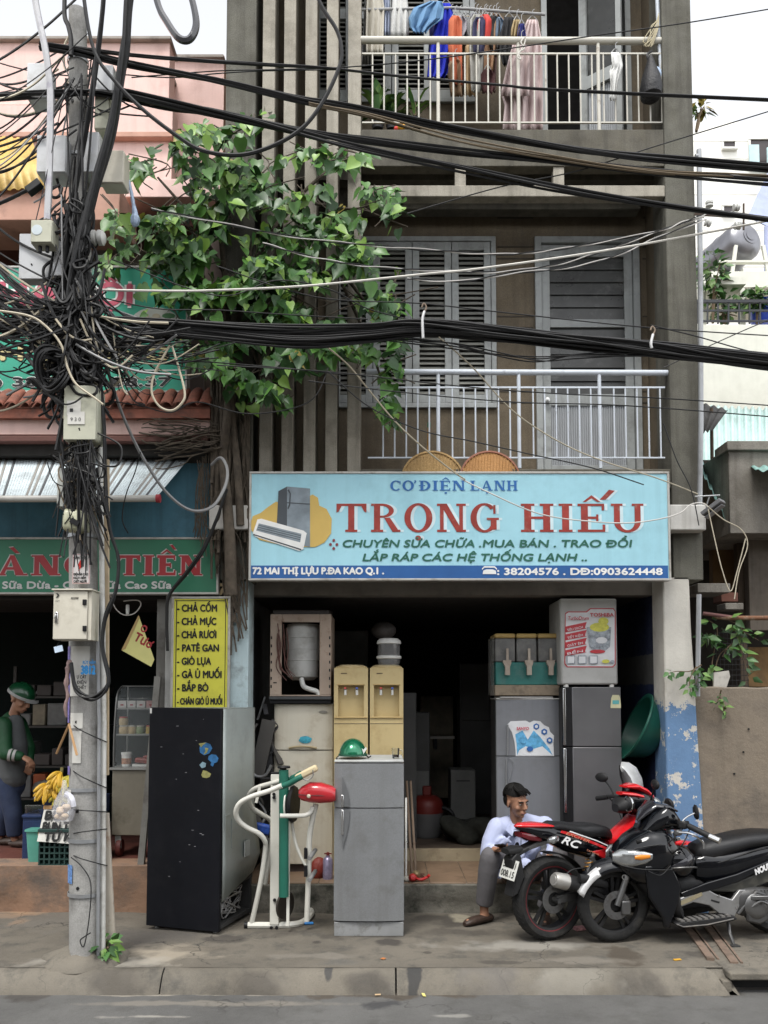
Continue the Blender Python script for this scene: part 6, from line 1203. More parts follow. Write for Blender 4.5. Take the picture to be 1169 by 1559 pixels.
# ---- black scooter, front towards us-left
loc = G(934,1433); sc = thing('scooter','black scooter with a helmet hooked behind its front shield, cut by the photo edge','motorbike',loc,R(190))
Sx = lambda zx: (490-zx)/588.; Sz = lambda zy: (808-zy)/606.
def sp(pts): return [(Sx(a),Sz(b)) for a, b in pts]
wheel(sc,'front_wheel',0,.268,.075,mblk,None,5,True,1); wheel(sc,'rear_wheel',-1.27,.275,.1,mblk,None,5,False)
L('fork_leg', MB().tube([(.0,.07,.268),(-.13,.07,.6)],.022,10).tube([(.0,-.07,.268),(-.13,-.07,.6)],.022,10), alu, sc); L('caliper', MB().box(-.1,-.03,.05,.085,.2,.3), alu, sc, bevel=.01)
ff = L('front_fender', MB().loft([[((.30+.012*c)*math.cos(a)-.01,y,.268+(.302+.015*c)*math.sin(a)-.03*abs(y)/.07) for y, c in ((-.08,-2),(-.07,0),(-.035,1.2),(0,1.6),(.035,1.2),(.07,0),(.08,-2))] for a in lin(R(28),R(150),18)],0,False,False), gblk, sc, solid=.008)
L('fender_tip', MB().loft([[((.312+.012*c)*math.cos(a)-.01,y,.268+(.312+.015*c)*math.sin(a)-.03*abs(y)/.07) for y, c in ((.045,.9),(.072,0),(.086,-2))] for a in lin(R(22),R(62),8)],0,False,False), M('white_silver',(.6,.6,.6),.3,.3), ff, solid=.004)
fc = L('front_cover', MB().body([(-.50,.60,.10,.06),(-.42,.62,.17,.13),(-.32,.62,.2,.2),(-.22,.60,.19,.21),(-.12,.585,.16,.17),(-.04,.585,.11,.1),(.0,.59,.06,.05)],0,22,2.8), gblk, sc)
for s in (-1,1):
    hl = L('headlight', MB().body([(.025,.6,.008,.03,s*.055),(-.02,.605,.035,.06,s*.09),(-.08,.605,.035,.06,s*.13),(-.16,.615,.02,.045,s*.175),(-.21,.625,.008,.02,s*.192)],0,16,2.4), lens, fc)
    L('turn_signal', MB().body([(-.09,.617,.012,.012,s*.168),(-.13,.62,.014,.02,s*.18),(-.19,.628,.006,.012,s*.2)],0,12,2.2), amber, hl); L('reflector', MB().body([(.02,.6,.004,.02,s*.06),(-.02,.605,.016,.04,s*.105)],0,10,2.4), chrome, hl)
c = Vector((-.06,.165,.46)); 
L('emblem', MB().lathe([(.014,0),(.02,0),(.02,.004),(.014,.004),(.014,0)],(-.035,.125,.475),(.65,.75,-.1),20).beam((-.035,.125,.465),(-.035,.126,.485),.004,.006), chrome, fc)
L('front_lower', MB().body([(-.46,.2,.16,.05),(-.42,.3,.18,.13),(-.34,.36,.17,.16),(-.25,.42,.14,.12),(-.16,.47,.1,.07)],0,18,3), mblk, sc)
L('leg_shield', side(sp([(585,470),(700,460),(745,560),(735,620),(700,705),(690,735),(665,735),(660,690),(600,600)]),.15,.185), gblk, sc, bevel=.012); L('leg_shield', side(sp([(585,470),(700,460),(745,560),(735,620),(700,705),(690,735),(665,735),(660,690),(600,600)]),-.185,-.15), mblk, sc, bevel=.012)
L('panel_crease', MB().tube(cat([(-.17,.205,.53),(-.26,.213,.5),(-.34,.205,.56)],5),.003,6), mblk, fc)
up2 = L('handlebar_cover', MB().body([(-.16,.72,.02,.01),(-.2,.76,.09,.05),(-.28,.84,.14,.09),(-.36,.88,.15,.1),(-.44,.86,.13,.08),(-.5,.82,.08,.05)],0,20,2.5), gblk, sc)
L('wind_visor', MB().body([(-.19,.84,.02,.01),(-.23,.9,.07,.03),(-.3,.955,.1,.035),(-.4,.95,.11,.02),(-.47,.92,.09,.012)],0,16,2.4), M('smoked_visor',(.02,.02,.024),.08,coat=.5), up2)
L('cowl_band', MB().body([(-.06,.685,.06,.012),(-.12,.72,.11,.02),(-.24,.735,.155,.03),(-.34,.735,.15,.03),(-.36,.73,.12,.02)],0,16,3), gblk, sc); L('vent', MB().box(-.16,-.12,.13,.148,.715,.735), mblk, fc, bevel=.004)
hb = L('handlebar', MB().tube(cat([(-.56,.32,.78),(-.49,.2,.83),(-.44,.08,.84),(-.43,-.1,.84),(-.46,-.22,.83),(-.53,-.34,.78)],5),.014,8), mblk, sc)
for s in (-1,1):
    gr_ = L('grip', MB().cyl((-.49,s*.2,.83),(-.575,s*.335,.775),.021,n=14), mblk, hb); L('bar_end', MB().cyl((-.57,s*.33,.778),(-.61,s*.39,.755),.023,n=14), chrome, gr_); L('switch_box', MB().obox((-.47,s*.165,.835),(.07,.06,.055),(0,0,s*.6)), mblk, hb, bevel=.012)
    mi = L('mirror', MB().lathe([(0,-.012),(.04,-.01),(.05,0),(.045,.01),(.0,.012)],(-.55,s*.19,.925),(-.8,s*.2,.1),22,sx=1.1), mblk, sc); L('mirror_stem', MB().tube(cat([(-.46,s*.15,.85),(-.5,s*.16,.89),(-.545,s*.19,.92)],4),.006,6), chrome, mi)
L('brake_lever', MB().tube(cat([(-.4,.2,.79),(-.46,.27,.79),(-.53,.3,.74),(-.54,.3,.69)],5),.008,8), chrome, hb); L('lever_clamp', MB().obox((-.41,.19,.785),(.05,.04,.04),(0,0,.4)), alu, hb, bevel=.01); L('red_reflector', MB().body([(-.38,.715,.012,.012,.21),(-.41,.718,.02,.02,.225),(-.45,.72,.008,.01,.22)],0,10,2.4), gred, sc)
tun = L('centre_tunnel', MB().body([(-.38,.36,.1,.1),(-.46,.36,.1,.1),(-.6,.365,.1,.09),(-.75,.4,.12,.1),(-.9,.42,.13,.1)],0,16,3), mblk, sc)
L('rear_body', MB().body([(-.6,.5,.1,.09),(-.66,.5,.13,.13),(-.8,.51,.15,.12),(-1.0,.56,.16,.1),(-1.2,.61,.16,.09),(-1.4,.68,.12,.07),(-1.55,.73,.06,.03)],0,20,3), gblk, sc)
L('side_trim', side(sp([(745,590),(860,552),(1000,520),(1169,462),(1169,480),(1010,552),(880,585),(760,610)]),.15,.172), gblk, sc, bevel=.006); L('lower_panel', side(sp([(880,590),(1010,556),(1169,500),(1300,450),(1300,520),(1169,560),(1080,590),(990,600)]),.12,.15), M('dusty_black_panel',(.03,.03,.026),.4,dirt=(.09,.085,.07),da=.6,ds=10), sc, bevel=.01)
L('seat', MB().body([(-.615,.59,.06,.04),(-.64,.6,.1,.075),(-.72,.62,.125,.085),(-.85,.655,.14,.07),(-1.0,.69,.15,.06),(-1.15,.705,.155,.055),(-1.35,.7,.14,.05),(-1.45,.69,.1,.03)],0,22,2.7), vin, sc); L('seat_piping', MB().tube(cat([(-.63,.1,.56),(-.75,.135,.555),(-.9,.15,.6),(-1.1,.158,.655),(-1.3,.15,.66)],5),.005,6), mblk, sc)
mb = MB(); text(mb,'NOUVO',(Sx(1088),.176,Sz(525)),.17,.042,shear=.1,u=(-.93,0,.36),v=(.3,0,.95),heavy=.08); L('lettering', mb, whg, sc)
L('silver_side_cover', side(sp([(742,612),(858,574),(905,602),(978,628),(1012,588),(1047,588),(988,702),(962,692),(916,684),(872,648),(802,632),(736,652)]),.14,.17), M('silver_cover',(.26,.26,.26),.35,.6,dirt=(.16,.15,.13),da=.5,ds=8), sc, bevel=.006); L('cover_patch', side(sp([(745,622),(838,590),(842,604),(790,626),(742,642)]),.17,.173), M('tan_patch',(.22,.19,.12),.6,dirt=(.1,.09,.06),da=.5,ds=20), sc); L('cover_slot', side(sp([(882,622),(920,634),(916,641),(880,629)]),.169,.172), mblk, sc)
fb = L('footboard', side(sp([(705,712),(735,733),(850,731),(965,714),(990,706),(970,690),(880,695),(760,705)]),.08,.205), mblk, sc, bevel=.01); L('footboard', side(sp([(705,712),(735,733),(850,731),(965,714),(990,706),(970,690),(880,695),(760,705)]),-.205,-.08), mblk, sc, bevel=.01)
mb = MB()
for k in range(9): mb.box(Sx(740+k*26)-.014,Sx(740+k*26)+.014,.12,.207,Sz(707-k*1.6)+.0,Sz(707-k*1.6)+.012)
mb.tube([(Sx(a),.207,Sz(b)) for a, b in ((712,714),(742,726),(850,722),(968,703))],.005,6); L('foot_tread', mb, M('tread_grey',(.11,.105,.1),.7,dirt=(.2,.18,.15),da=.5,ds=20), fb)
L('engine_case', MB().body([(-.86,.27,.06,.07,.1),(-.92,.27,.08,.1,.11),(-1.02,.28,.085,.1,.12),(-1.15,.28,.08,.08,.12),(-1.3,.28,.06,.06,.12)],0,18,3.4), eng, sc); L('fan_cover', MB().lathe([(0,.02),(.05,.02),(.085,.012),(.095,0)],(-1.0,.2,.25),(0,1,0),24), alu, sc); L('gear_cover', side(sp([(1030,640),(1075,585),(1120,600),(1135,640),(1169,650),(1169,700),(1090,735),(1030,720)]),.18,.21), eng, sc, bevel=.014)
L('foot_peg', MB().beam((Sx(1050),.2,Sz(618)),(Sx(1120),.26,Sz(612)),.035,.03).beam((Sx(1000),.17,Sz(690)),(Sx(1085),.19,Sz(590)),.03,.02), alu, sc, bevel=.006); L('kick_starter', MB().tube(cat([(Sx(1050),.21,Sz(655)),(Sx(1085),.23,Sz(630)),(Sx(1110),.25,Sz(640))],4),.012,8), alu, sc)
ss = L('side_stand', MB().tube([(Sx(968),.12,Sz(700)),(Sx(962),.17,Sz(770)),(Sx(948),.26,.005)],.012,8), eng, sc); L('stand_foot', MB().obox((Sx(946),.27,.006),(.06,.05,.012)), eng, ss); L('stand_spring', MB().tube([(Sx(972),.13,Sz(705)),(Sx(960),.19,Sz(790))],.008,6), alu, ss)
L('muffler', MB().tube([(-.95,-.16,.25),(-1.1,-.17,.28),(-1.5,-.18,.36)],[.03,.055,.055],16), mblk, sc); L('tail_lamp', MB().body([(-1.5,.7,.06,.03),(-1.58,.7,.05,.02)],0,12,2.6), M('red_lens',(.3,.01,.01),.2,coat=.5), sc); L('grab_rail', MB().tube(cat([(-1.3,.12,.72),(-1.45,.12,.76),(-1.52,0,.77),(-1.45,-.12,.76),(-1.3,-.12,.72)],5),.012,8), alu, sc)
for i, (a, b, c) in enumerate((((-.47,.17,.82),(-.36,.2,.74),(-.3,.12,.66)),((-.47,-.17,.82),(-.34,-.2,.75),(-.28,-.1,.66)),((-.5,.2,.82),(-.4,.27,.72),(-.36,.16,.62)))): L('control_cable', MB().tube(cat([a,b,c],6),.005,6), mblk, sc)
L('panel_gap', MB().tube(cat([(-.02,.118,.555),(-.12,.176,.54),(-.24,.203,.535),(-.36,.193,.53)],5),.0025,5).tube(cat([(-.09,.165,.68),(-.2,.19,.7),(-.34,.18,.71)],5),.0025,5), gasket, fc); L('key_switch', MB().cyl((-.45,.09,.72),(-.475,.09,.725),.014,n=12), chrome, sc)
mb = MB()
for k in range(7): mb.box(-1.02-k*.03,-1.008-k*.03,.17,.2,.3,.36)
L('cooling_fin', mb, alu, sc); L('drive_belt_cover', MB().body([(-.95,.25,.04,.06,.15),(-1.1,.26,.045,.07,.17),(-1.3,.275,.04,.06,.17)],0,16,3), eng, sc); L('bolt', MB().cyl((-1.02,.21,.3),(-1.02,.222,.3),.01,n=8).cyl((-1.18,.2,.24),(-1.18,.215,.24),.01,n=8).cyl((-.72,.17,.33),(-.72,.176,.33),.008,n=8).cyl((-.86,.17,.24),(-.86,.176,.24),.008,n=8), chrome, sc)
for a, b, c in (((.74,-.22,.95),(.84,-.24,.86),(.8,-.1,.7)),((.74,.22,.95),(.84,.24,.86),(.8,.1,.7))): L('control_cable', MB().tube(cat([a,b,c],6),.005,6), mblk, rb)
mb = MB()
for k in range(6): mb.body([(.62+k*.028,.42,.085,.055),(.63+k*.028,.42,.085,.055)],0,14,3)
L('cooling_fin', mb, alu, rb); L('chain_guard', MB().body([(.02,.36,.02,.03,.1),(.2,.37,.02,.035,.11),(.38,.38,.015,.03,.1)],0,12,3), mblk, rb); L('foot_peg', MB().cyl((.36,-.13,.3),(.35,-.22,.31),.014,n=8).cyl((.42,-.12,.42),(.41,-.21,.45),.012,n=8), alu, rb); L('brake_hose', MB().tube(cat([(.03,-.1,.42),(.12,-.11,.5),(.3,-.1,.5)],5),.006,6), mblk, rb); L('bracket', MB().beam((.3,-.11,.58),(.42,-.12,.36),.02,.03).beam((.42,-.12,.36),(.5,-.11,.5),.02,.025), alu, rb)
# helmet hanging on the scooter
hp = Vector(loc)+Euler((0,0,R(190))).to_matrix()@Vector((-.455,.1,.45))
hm = thing('helmet','glossy black helmet hanging on the hook behind the black scooter front shield','helmet',hp,R(190)); r = .115
L('shell', MB().ell((0,0,.12),(r*.98,r*1.0,r*1.08),(.2,.3,0),0,26,16), gblk, hm); L('visor', MB().ell((.0,.012,.115),(r*1.0,r*1.0,r*.6),(.2,.5,0),0,22,8,-.9,.3), M('smoked_visor',(.02,.02,.024),.08,coat=.5), hm); L('trim', MB().tube([(r*1.01*math.cos(a),.02+r*.98*math.sin(a),.07+.03*math.sin(a)) for a in lin(0,2*math.pi,30)],.006,6), alu, hm); L('strap', MB().tube(cat([(.02,.03,.24),(.03,.02,.28),(.03,.0,.32)],4),.007,6), mblk, hm)
# ================================================================ people
skin = M('skin_brown', (.28,.145,.09), .5, var=.08, vs=20, spec=.4); hairm = M('black_hair', (.005,.0045,.004), .6, var=.4, vs=60, bump=.5, bs=120, spec=.2)
def limb(mb, pts, rs, n=14, flat=1.): 
    mb.tube(pts, rs, n, 0, True, flat)
    mb.ell(pts[0],(rs[0]*.99,)*3,None,0,10,8); mb.ell(pts[-1],(rs[-1]*.99,)*3,None,0,10,8)
def head_mesh(mb, c, yaw, pitch, s, roll=0):
    """head about its centre c facing -Y turned by yaw; returns matrix"""
    Mx = Matrix.Translation(c)@Euler((pitch,roll,yaw)).to_matrix().to_4x4()@Matrix.Scale(s,4); k = len(mb.v)
    mb.ell((0,.012,.035),(.074,.092,.088)); mb.ell((0,-.03,-.01),(.062,.064,.085)); mb.ell((0,-.05,-.07),(.042,.042,.036)); mb.ell((0,-.078,-.092),(.02,.018,.017))
    mb.tube([(0,-.09,.028),(0,-.112,-.008),(0,-.118,-.024)],[.009,.012,.015],8); mb.ell((0,-.108,-.028),(.02,.014,.011))
    mb.ell((0,-.093,-.056),(.025,.013,.008)); mb.ell((0,-.092,-.068),(.022,.013,.008)); mb.ell((0,-.082,.034),(.052,.018,.012))
    for s_ in (-1,1): mb.ell((s_*.074,.012,-.012),(.009,.021,.033),(0,0,s_*.3)); mb.ell((s_*.04,-.066,-.025),(.022,.02,.02))
    mb.xf(Mx,k); return Mx
def face_parts(Mx, t):
    ey = MB(); ir = MB(); br_ = MB(); lp_ = MB()
    for s_ in (-1,1):
        ey.ell((s_*.031,-.087,.008),(.0125,.007,.0042)); ir.ell((s_*.031,-.0935,.008),(.0056,.003,.0046),None,0,10,6)
        br_.tube(cat([(s_*.014,-.0965,.026),(s_*.032,-.096,.031),(s_*.05,-.083,.026)],4),[.003,.0042,.0045,.0045,.005,.004,.004,.003,.002],6)
    lp_.tube(cat([(-.023,-.097,-.062),(0,-.107,-.0615),(.023,-.097,-.062)],5),.0035,6)
    for nm, m, mat in (('eyes',ey,M('eye_white',(.3,.27,.24),.3,var=0)),('iris',ir,M('iris_dark',(.015,.008,.005),.2,var=0)),('eyebrows',br_,hairm),('lips',lp_,M('lip_brown',(.2,.075,.055),.5,var=0))): m.xf(Mx); obj(nm, m, mat, t)
def hand(mb, wrist, d, n_, size=1., curl=(.5,.6,.7,.8), thumb=1, spread=.1):
    """palm from the wrist along d with palm normal n_; four jointed fingers and a thumb"""
    d = Vector(d).normalized(); n_ = Vector(n_); n_ = (n_-d*n_.dot(d)).normalized(); sd_ = d.cross(n_)*thumb; w_ = Vector(wrist)
    mb.loft([[w_+d*(x*size)+sd_*(math.cos(a)*hw*size)+n_*(math.sin(a)*hh*size) for a in [2*math.pi*j/12 for j in range(12)]] for x, hw, hh in ((-.01,.026,.019),(.02,.031,.017),(.05,.038,.015),(.078,.039,.013),(.09,.036,.01))])
    for i, (off, ln) in enumerate(((.029,.07),(.010,.079),(-.010,.074),(-.029,.06))):
        b = w_+d*(.082*size)+sd_*(off*size); a = 0; pts = [b-d*.01*size]; dirn = d+sd_*(off*spread*6); 
        for q, fr_ in enumerate((.45,.31,.24)):
            a += curl[i]*(.75 if q == 0 else 1.); v_ = (dirn.normalized()*math.cos(a)+n_*math.sin(a)); pts.append(pts[-1]+v_*(ln*fr_*size+(.01*size if q == 0 else 0)))
        mb.tube(pts,[.0085*size,.0085*size,.0075*size,.006*size],8); mb.ell(pts[-1],(.006*size,)*3,None,0,8,6)
    b = w_+d*.025*size+sd_*.024*size; p1 = b+(d*.55+sd_*.75+n_*.3).normalized()*.038*size; p2 = p1+(d*.8+sd_*.25+n_*.5).normalized()*.03*size; p3 = p2+(d*.8-sd_*.1+n_*.6).normalized()*.024*size
    mb.tube([b,p1,p2,p3],[.013*size,.011*size,.009*size,.007*size],8); mb.ell(p3,(.007*size,)*3,None,0,8,6)
# ---- man sitting on the step
pm = thing('person','man in pale blue shirt and grey trousers sitting on the step, phone in hand','person',(P(795,1330,7.05).x,7.05,TZ))
hip = P(795,1332,7.12); hip.z = TZ+.11; pel = hip
ch = P(793,1281,6.95); nk = P(786,1256,6.88); sR = P(757,1259,6.88); sL = P(829,1257,6.98)
hd = P(786,1221,6.82)
eR = P(744,1299,6.84); wR = P(752,1293,6.60); kR = P(746,1304,6.62); aR = P(737,1378,6.71); eL = P(846,1290,6.86); wL = P(838,1300,6.66)
kL = P(850,1302,6.68); aL = P(830,1385,6.72)
hR = hip+Vector((-.09,0,0)); hL = hip+Vector((.09,0,0))
body = MB()
limb(body,[pel,pel.lerp(ch,.5),ch,nk+Vector((0,.02,-.04))],[.115,.11,.12,.07],16)
limb(body,[nk+Vector((0,.01,-.04)),nk+Vector((0,-.005,.02)),hd+Vector((0,.02,-.03))],[.056,.05,.05])
limb(body,[sR,sR.lerp(eR,.5),eR],[.05,.044,.037]); limb(body,[eR,eR.lerp(wR,.4),wR],[.037,.036,.025]); limb(body,[sL,sL.lerp(eL,.5),eL],[.05,.044,.037]); limb(body,[eL,eL.lerp(wL,.4),wL],[.037,.036,.025])
limb(body,[hR,hR.lerp(kR,.5),kR],[.075,.066,.05]); limb(body,[kR,kR.lerp(aR,.35),aR],[.048,.05,.033]); limb(body,[hL,hL.lerp(kL,.5),kL],[.075,.066,.05]); limb(body,[kL,kL.lerp(aL,.35),aL],[.048,.05,.033])
for a_, dx in ((aR,Vector((-.8,-.6,0))),(aL,Vector((-.2,-1,0)))):
    f0 = Vector((a_.x,a_.y,.035)); dx.normalize(); limb(body,[a_,f0+Vector((0,0,.03)),f0-dx*.03],[.034,.036,.03]); limb(body,[f0,f0+dx*.1,f0+dx*.17],[.034,.032,.022],12,.8)
HM = head_mesh(body, hd, R(32), R(11), 1.0, R(-3))
hand(body, wR, (.72,-.62,.05), (.1,-.35,.93), .95, (.35,.42,.5,.6), 1); hand(body, wL, (-.3,-.8,-.4), (-.3,.3,-.9), .95)
obj('body', body, skin, pm, remesh=.007); face_parts(HM, pm)
# hair cap
hr = MB(); k = 0; rnd = random.Random(4)
hr.ell((0,.026,.05),(.085,.097,.09),None,0,26,14,.12,1.); hr.ell((0,.056,.012),(.077,.058,.075),None,0,18,12)
for i in range(120):
    a = rnd.uniform(0,2*math.pi); p = Vector((0,.0,.135))+Vector((.03*math.cos(a),.03*math.sin(a),0)); e_ = rnd.uniform(.6,1.02) if math.sin(a) < -.25 else rnd.uniform(.8,1.3) if math.sin(a) < .35 else rnd.uniform(1.2,1.75); pts = []
    for q in lin(.15,e_,6): pts.append(Vector((.088*math.cos(a)*math.sin(q),.024+.1*math.sin(a)*math.sin(q),.047+.094*math.cos(q))))
    hr.tube(pts,[.009,.010,.010,.009,.008,.006,.003],5)
for i in range(12): x = -.055+i*.009; hr.tube([(x*.6-.02,-.03,.128),(x*.85-.005,-.074,.112),(x+.016,-.094,.082+.009*math.sin(i*1.7)+.18*max(0,x))],[.012,.012,.003],6)
hr.xf(HM); obj('hair', hr, hairm, pm)
# shirt: torso, two long sleeves, shirt tail
shm = M('pale_blue_shirt', (.42,.46,.63), .8, var=.05, vs=5, bump=.35, bs=14); shb = MB()
limb(shb,[pel+Vector((0,-.02,.02)),pel.lerp(ch,.35),ch,nk.lerp(ch,.35)],[.165,.158,.16,.11],20); limb(shb,[sR.lerp(sL,.12),sR.lerp(sL,.5)+Vector((0,.02,.03)),sL.lerp(sR,.12)],[.075,.085,.075],16)
limb(shb,[sR,sR.lerp(eR,.55)+Vector((-.015,0,0)),eR+Vector((-.006,0,-.005))],[.078,.072,.066]); limb(shb,[eR,eR.lerp(wR,.5)+Vector((0,0,-.008)),eR.lerp(wR,.88)],[.064,.056,.046]); limb(shb,[sL,sL.lerp(eL,.55)+Vector((.02,0,0)),eL],[.08,.074,.066]); limb(shb,[eL,eL.lerp(wL,.5),eL.lerp(wL,.88)],[.064,.056,.046])
for a,b,Yk in ((757,1322,6.78),(775,1322,6.8),(800,1318,6.8),(830,1316,6.82)): shb.ell(P(a,b,Yk),(.06,.05,.06))
shb.beam(P(762,1312,6.74),P(757,1338,6.70),.07,.02)
rr_ = random.Random(12)
for k in range(16):   # soft folds
    a = P(rr_.uniform(762,828),rr_.uniform(1262,1312),6.80); shb.tube(cat([a,a+Vector((rr_.uniform(-.05,.05),-.01,rr_.uniform(-.05,.02))),a+Vector((rr_.uniform(-.08,.08),0,rr_.uniform(-.1,.0)))],4),.012,6)
st_ = obj('shirt', shb, shm, pm, remesh=.009)
col_ = MB()
for s_ in (-1,1):
    n0 = nk+Vector((.0,-.03,-.0)); col_.add([n0+Vector((s_*.07,.05,.03)),n0+Vector((s_*.05,-.045,.015)),n0+Vector((s_*.012,-.06,-.025)),n0+Vector((s_*.05,-.075,-.07)),n0+Vector((s_*.095,-.02,-.03)),n0+Vector((s_*.09,.05,.0))],[(0,1,4,5),(1,2,3,4)])
obj('collar', col_, shm, st_, solid=.006)
pk = MB(); pk.tube([P(782,1262,6.76),P(786,1290,6.735),P(784,1310,6.73)],.003,5); obj('placket', pk, M('shirt_seam',(.3,.33,.47),.8), st_)
trm = M('grey_trousers', (.105,.1,.105), .85, var=.08, vs=6, bump=.3, bs=18); tb = MB()
limb(tb,[pel+Vector((-.06,0,0)),pel+Vector((.06,0,0))],[.14,.14],16); limb(tb,[hR,hR.lerp(kR,.5),kR],[.105,.092,.076]); limb(tb,[hL,hL.lerp(kL,.5),kL],[.105,.092,.076])
for k_, a_ in ((kR,aR),(kL,aL)): tb.tube([k_,k_.lerp(a_,.25),k_.lerp(a_,.6),k_.lerp(a_,.97)+Vector((0,.01,0))],[.076,.08,.074,.068],14)
obj('trousers', tb, trm, pm, remesh=.009)
shoe = M('brown_shoe', (.035,.02,.014), .55, var=.2, vs=20, dirt=(.09,.07,.055), da=.4, ds=14)
for a_, dx in ((aR,Vector((-.8,-.6,0)).normalized()),(aL,Vector((-.2,-1,0)).normalized())):
    f0 = Vector((a_.x,a_.y,.0)); sdv = Vector((-dx.y,dx.x,0)); mb = MB(); rings = []
    for x, hw, hh, zc in ((-.085,.02,.018,.03),(-.07,.036,.03,.036),(-.02,.04,.03,.036),(.06,.042,.032,.036),(.13,.046,.03,.034),(.18,.04,.024,.028),(.205,.022,.014,.02)):
        rings.append([f0+dx*x+sdv*(hw*math.copysign(abs(math.cos(q))**.75,math.cos(q)))+Vector((0,0,max(.002,zc+hh*math.sin(q)))) for q in [2*math.pi*j/16 for j in range(16)]])
    mb.loft(rings); obj('shoe', mb, shoe, pm, sub=1)
ph = thing('phone','dark mobile phone held in the right hand of the seated man','phone',wR+Vector((.06,-.05,.03))); L('case', MB().obox((0,0,0),(.075,.135,.011),(R(-20),R(-12),R(-35))), M('phone_black',(.015,.015,.017),.25), ph, bevel=.004); L('screen', MB().obox((0.002,.002,.0065),(.066,.12,.001),(R(-20),R(-12),R(-35))), M('phone_glass',(.05,.055,.06),.08), ph)
sg = thing('sunglasses','dark sunglasses hooked on the shirt front of the seated man','sunglasses',P(787,1281,6.74)); mb = MB()
for a, b in ((784,1270),(787,1287)): mb.lathe([(0,-.004),(.02,-.003),(.022,0),(.02,.003),(0,.004)],P(a,b,6.735),(.3,-1,.1),18,sx=.85,sy=1.15)
obj('lens', mb, M('dark_lens',(.01,.01,.012),.08), sg); obj('temple_arm', MB().tube(cat([P(783,1262,6.74),P(792,1268,6.73),P(793,1290,6.73)],4),.003,6), blk, sg)
wt_ = MB(); wt_.tube([wR.lerp(eR,.06)+Vector((0,0,0)),wR.lerp(eR,.12)],.03,12)
# ---- courier standing in the food shop at the left edge
cu = thing('person','person in green jacket, green and white helmet and jeans standing in the food shop','person',(P(20,1295,7.85).x,7.85,LZ)); Yc = 7.85
fz = LZ; hd = P(30,1064,Yc-.05); nk = P(20,1092,Yc); ch = P(14,1130,Yc); pel = P(14,1185,Yc+.02); kn1 = P(20,1240,Yc-.04); kn2 = P(6,1240,Yc+.06); an1 = P(22,1285,Yc-.02); an2 = P(0,1285,Yc+.1); an1.z = an2.z = fz+.08
sh1 = P(5,1103,Yc-.14); sh2 = P(28,1101,Yc+.16); el1 = P(8,1148,Yc-.22); el2 = P(44,1140,Yc+.12); wr1 = P(34,1152,Yc-.2); wr2 = P(44,1158,Yc+.0)
body = MB(); limb(body,[pel,ch,nk],[.11,.12,.06]); limb(body,[nk,hd],[.05,.048]); HM2 = head_mesh(body, hd, R(75), R(28), 1.0)
for s0, e0, w0 in ((sh1,el1,wr1),(sh2,el2,wr2)): limb(body,[s0,e0],[.048,.038]); limb(body,[e0,w0],[.036,.025])
for k0, a0 in ((kn1,an1),(kn2,an2)): limb(body,[pel,k0],[.075,.05]); limb(body,[k0,a0],[.05,.034]); limb(body,[a0,Vector((a0.x+.03,a0.y,fz+.03)),Vector((a0.x+.13,a0.y-.03,fz+.025))],[.036,.032,.026])
hand(body, wr1, (.85,-.1,-.45), (-.2,.3,-.9), 1., (.5,.55,.6,.7)); hand(body, wr2, (.3,-.6,-.7), (-.5,.2,-.8), 1.)
obj('body', body, skin, cu, remesh=.009); face_parts(HM2, cu)
jk = M('courier_green', (.005,.05,.016), .6, var=.1, vs=8, bump=.3, bs=14); jb = MB(); limb(jb,[pel+Vector((-.04,.03,.06)),ch+Vector((-.03,.02,0)),nk+Vector((-.02,.02,-.04))],[.135,.15,.1],18)
for s0, e0, w0 in ((sh1,el1,wr1),(sh2,el2,wr2)): limb(jb,[s0,s0.lerp(e0,.5),e0],[.075,.068,.06]); limb(jb,[e0,e0.lerp(w0,.85)],[.058,.045])
j_ = obj('jacket', jb, jk, cu, remesh=.012)
mb = MB(); 
for q in (.3,.55): 
    c0 = el1.lerp(wr1,q); mb.tube([c0-(wr1-el1).normalized()*.012,c0+(wr1-el1).normalized()*.012],.063-.018*q,14)
dwh = M('shaded_white',(.3,.3,.29),.6); obj('sleeve_band', mb, dwh, j_)  # white, like the jacket green, darkened in colour to carry the shop's shade
sb = MB(); limb(sb,[pel+Vector((.05,-.03,.02)),ch+Vector((.045,-.035,-.02)),nk+Vector((.03,-.03,-.05))],[.125,.13,.08],18); obj('shirt', sb, M('grey_shirt',(.075,.08,.082),.85,bump=.3,bs=14), cu, remesh=.012)
tb = MB(); limb(tb,[pel,pel+Vector((.02,0,-.06))],[.135,.13]); 
for k0, a0 in ((kn1,an1),(kn2,an2)): limb(tb,[pel+Vector((0,(k0.y-Yc),-.04)),k0],[.1,.082]); tb.tube([k0,k0.lerp(a0,.9)],[.082,.066],14)
obj('trousers', tb, M('blue_jeans',(.018,.028,.06),.85,var=.2,vs=6), cu, remesh=.012)
for a0 in (an1,an2): obj('shoe', MB().ell((a0.x+.06,a0.y-.01,fz+.035),(.13,.05,.036),(0,0,-.2)), shoe, cu)
mb = MB(); mb.ell((0,.005,.045),(.108,.128,.115),None,0,26,12,-.05,1.); mb.xf(HM2); he = obj('helmet', mb, M('helmet_green',(.004,.05,.018),.3,coat=.4), cu)
mb = MB(); mb.lathe([(.1,.03),(.112,.03),(.113,.05),(.108,.055)],(0,.005,0),n=26,sy=1.18); mb.loft([[(x,-.11-.05*math.cos(x*12),.045-.012),(x,-.125,.05)] for x in lin(-.09,.09,10)],0,False,False); mb.xf(HM2); obj('helmet_peak', mb, dwh, he)
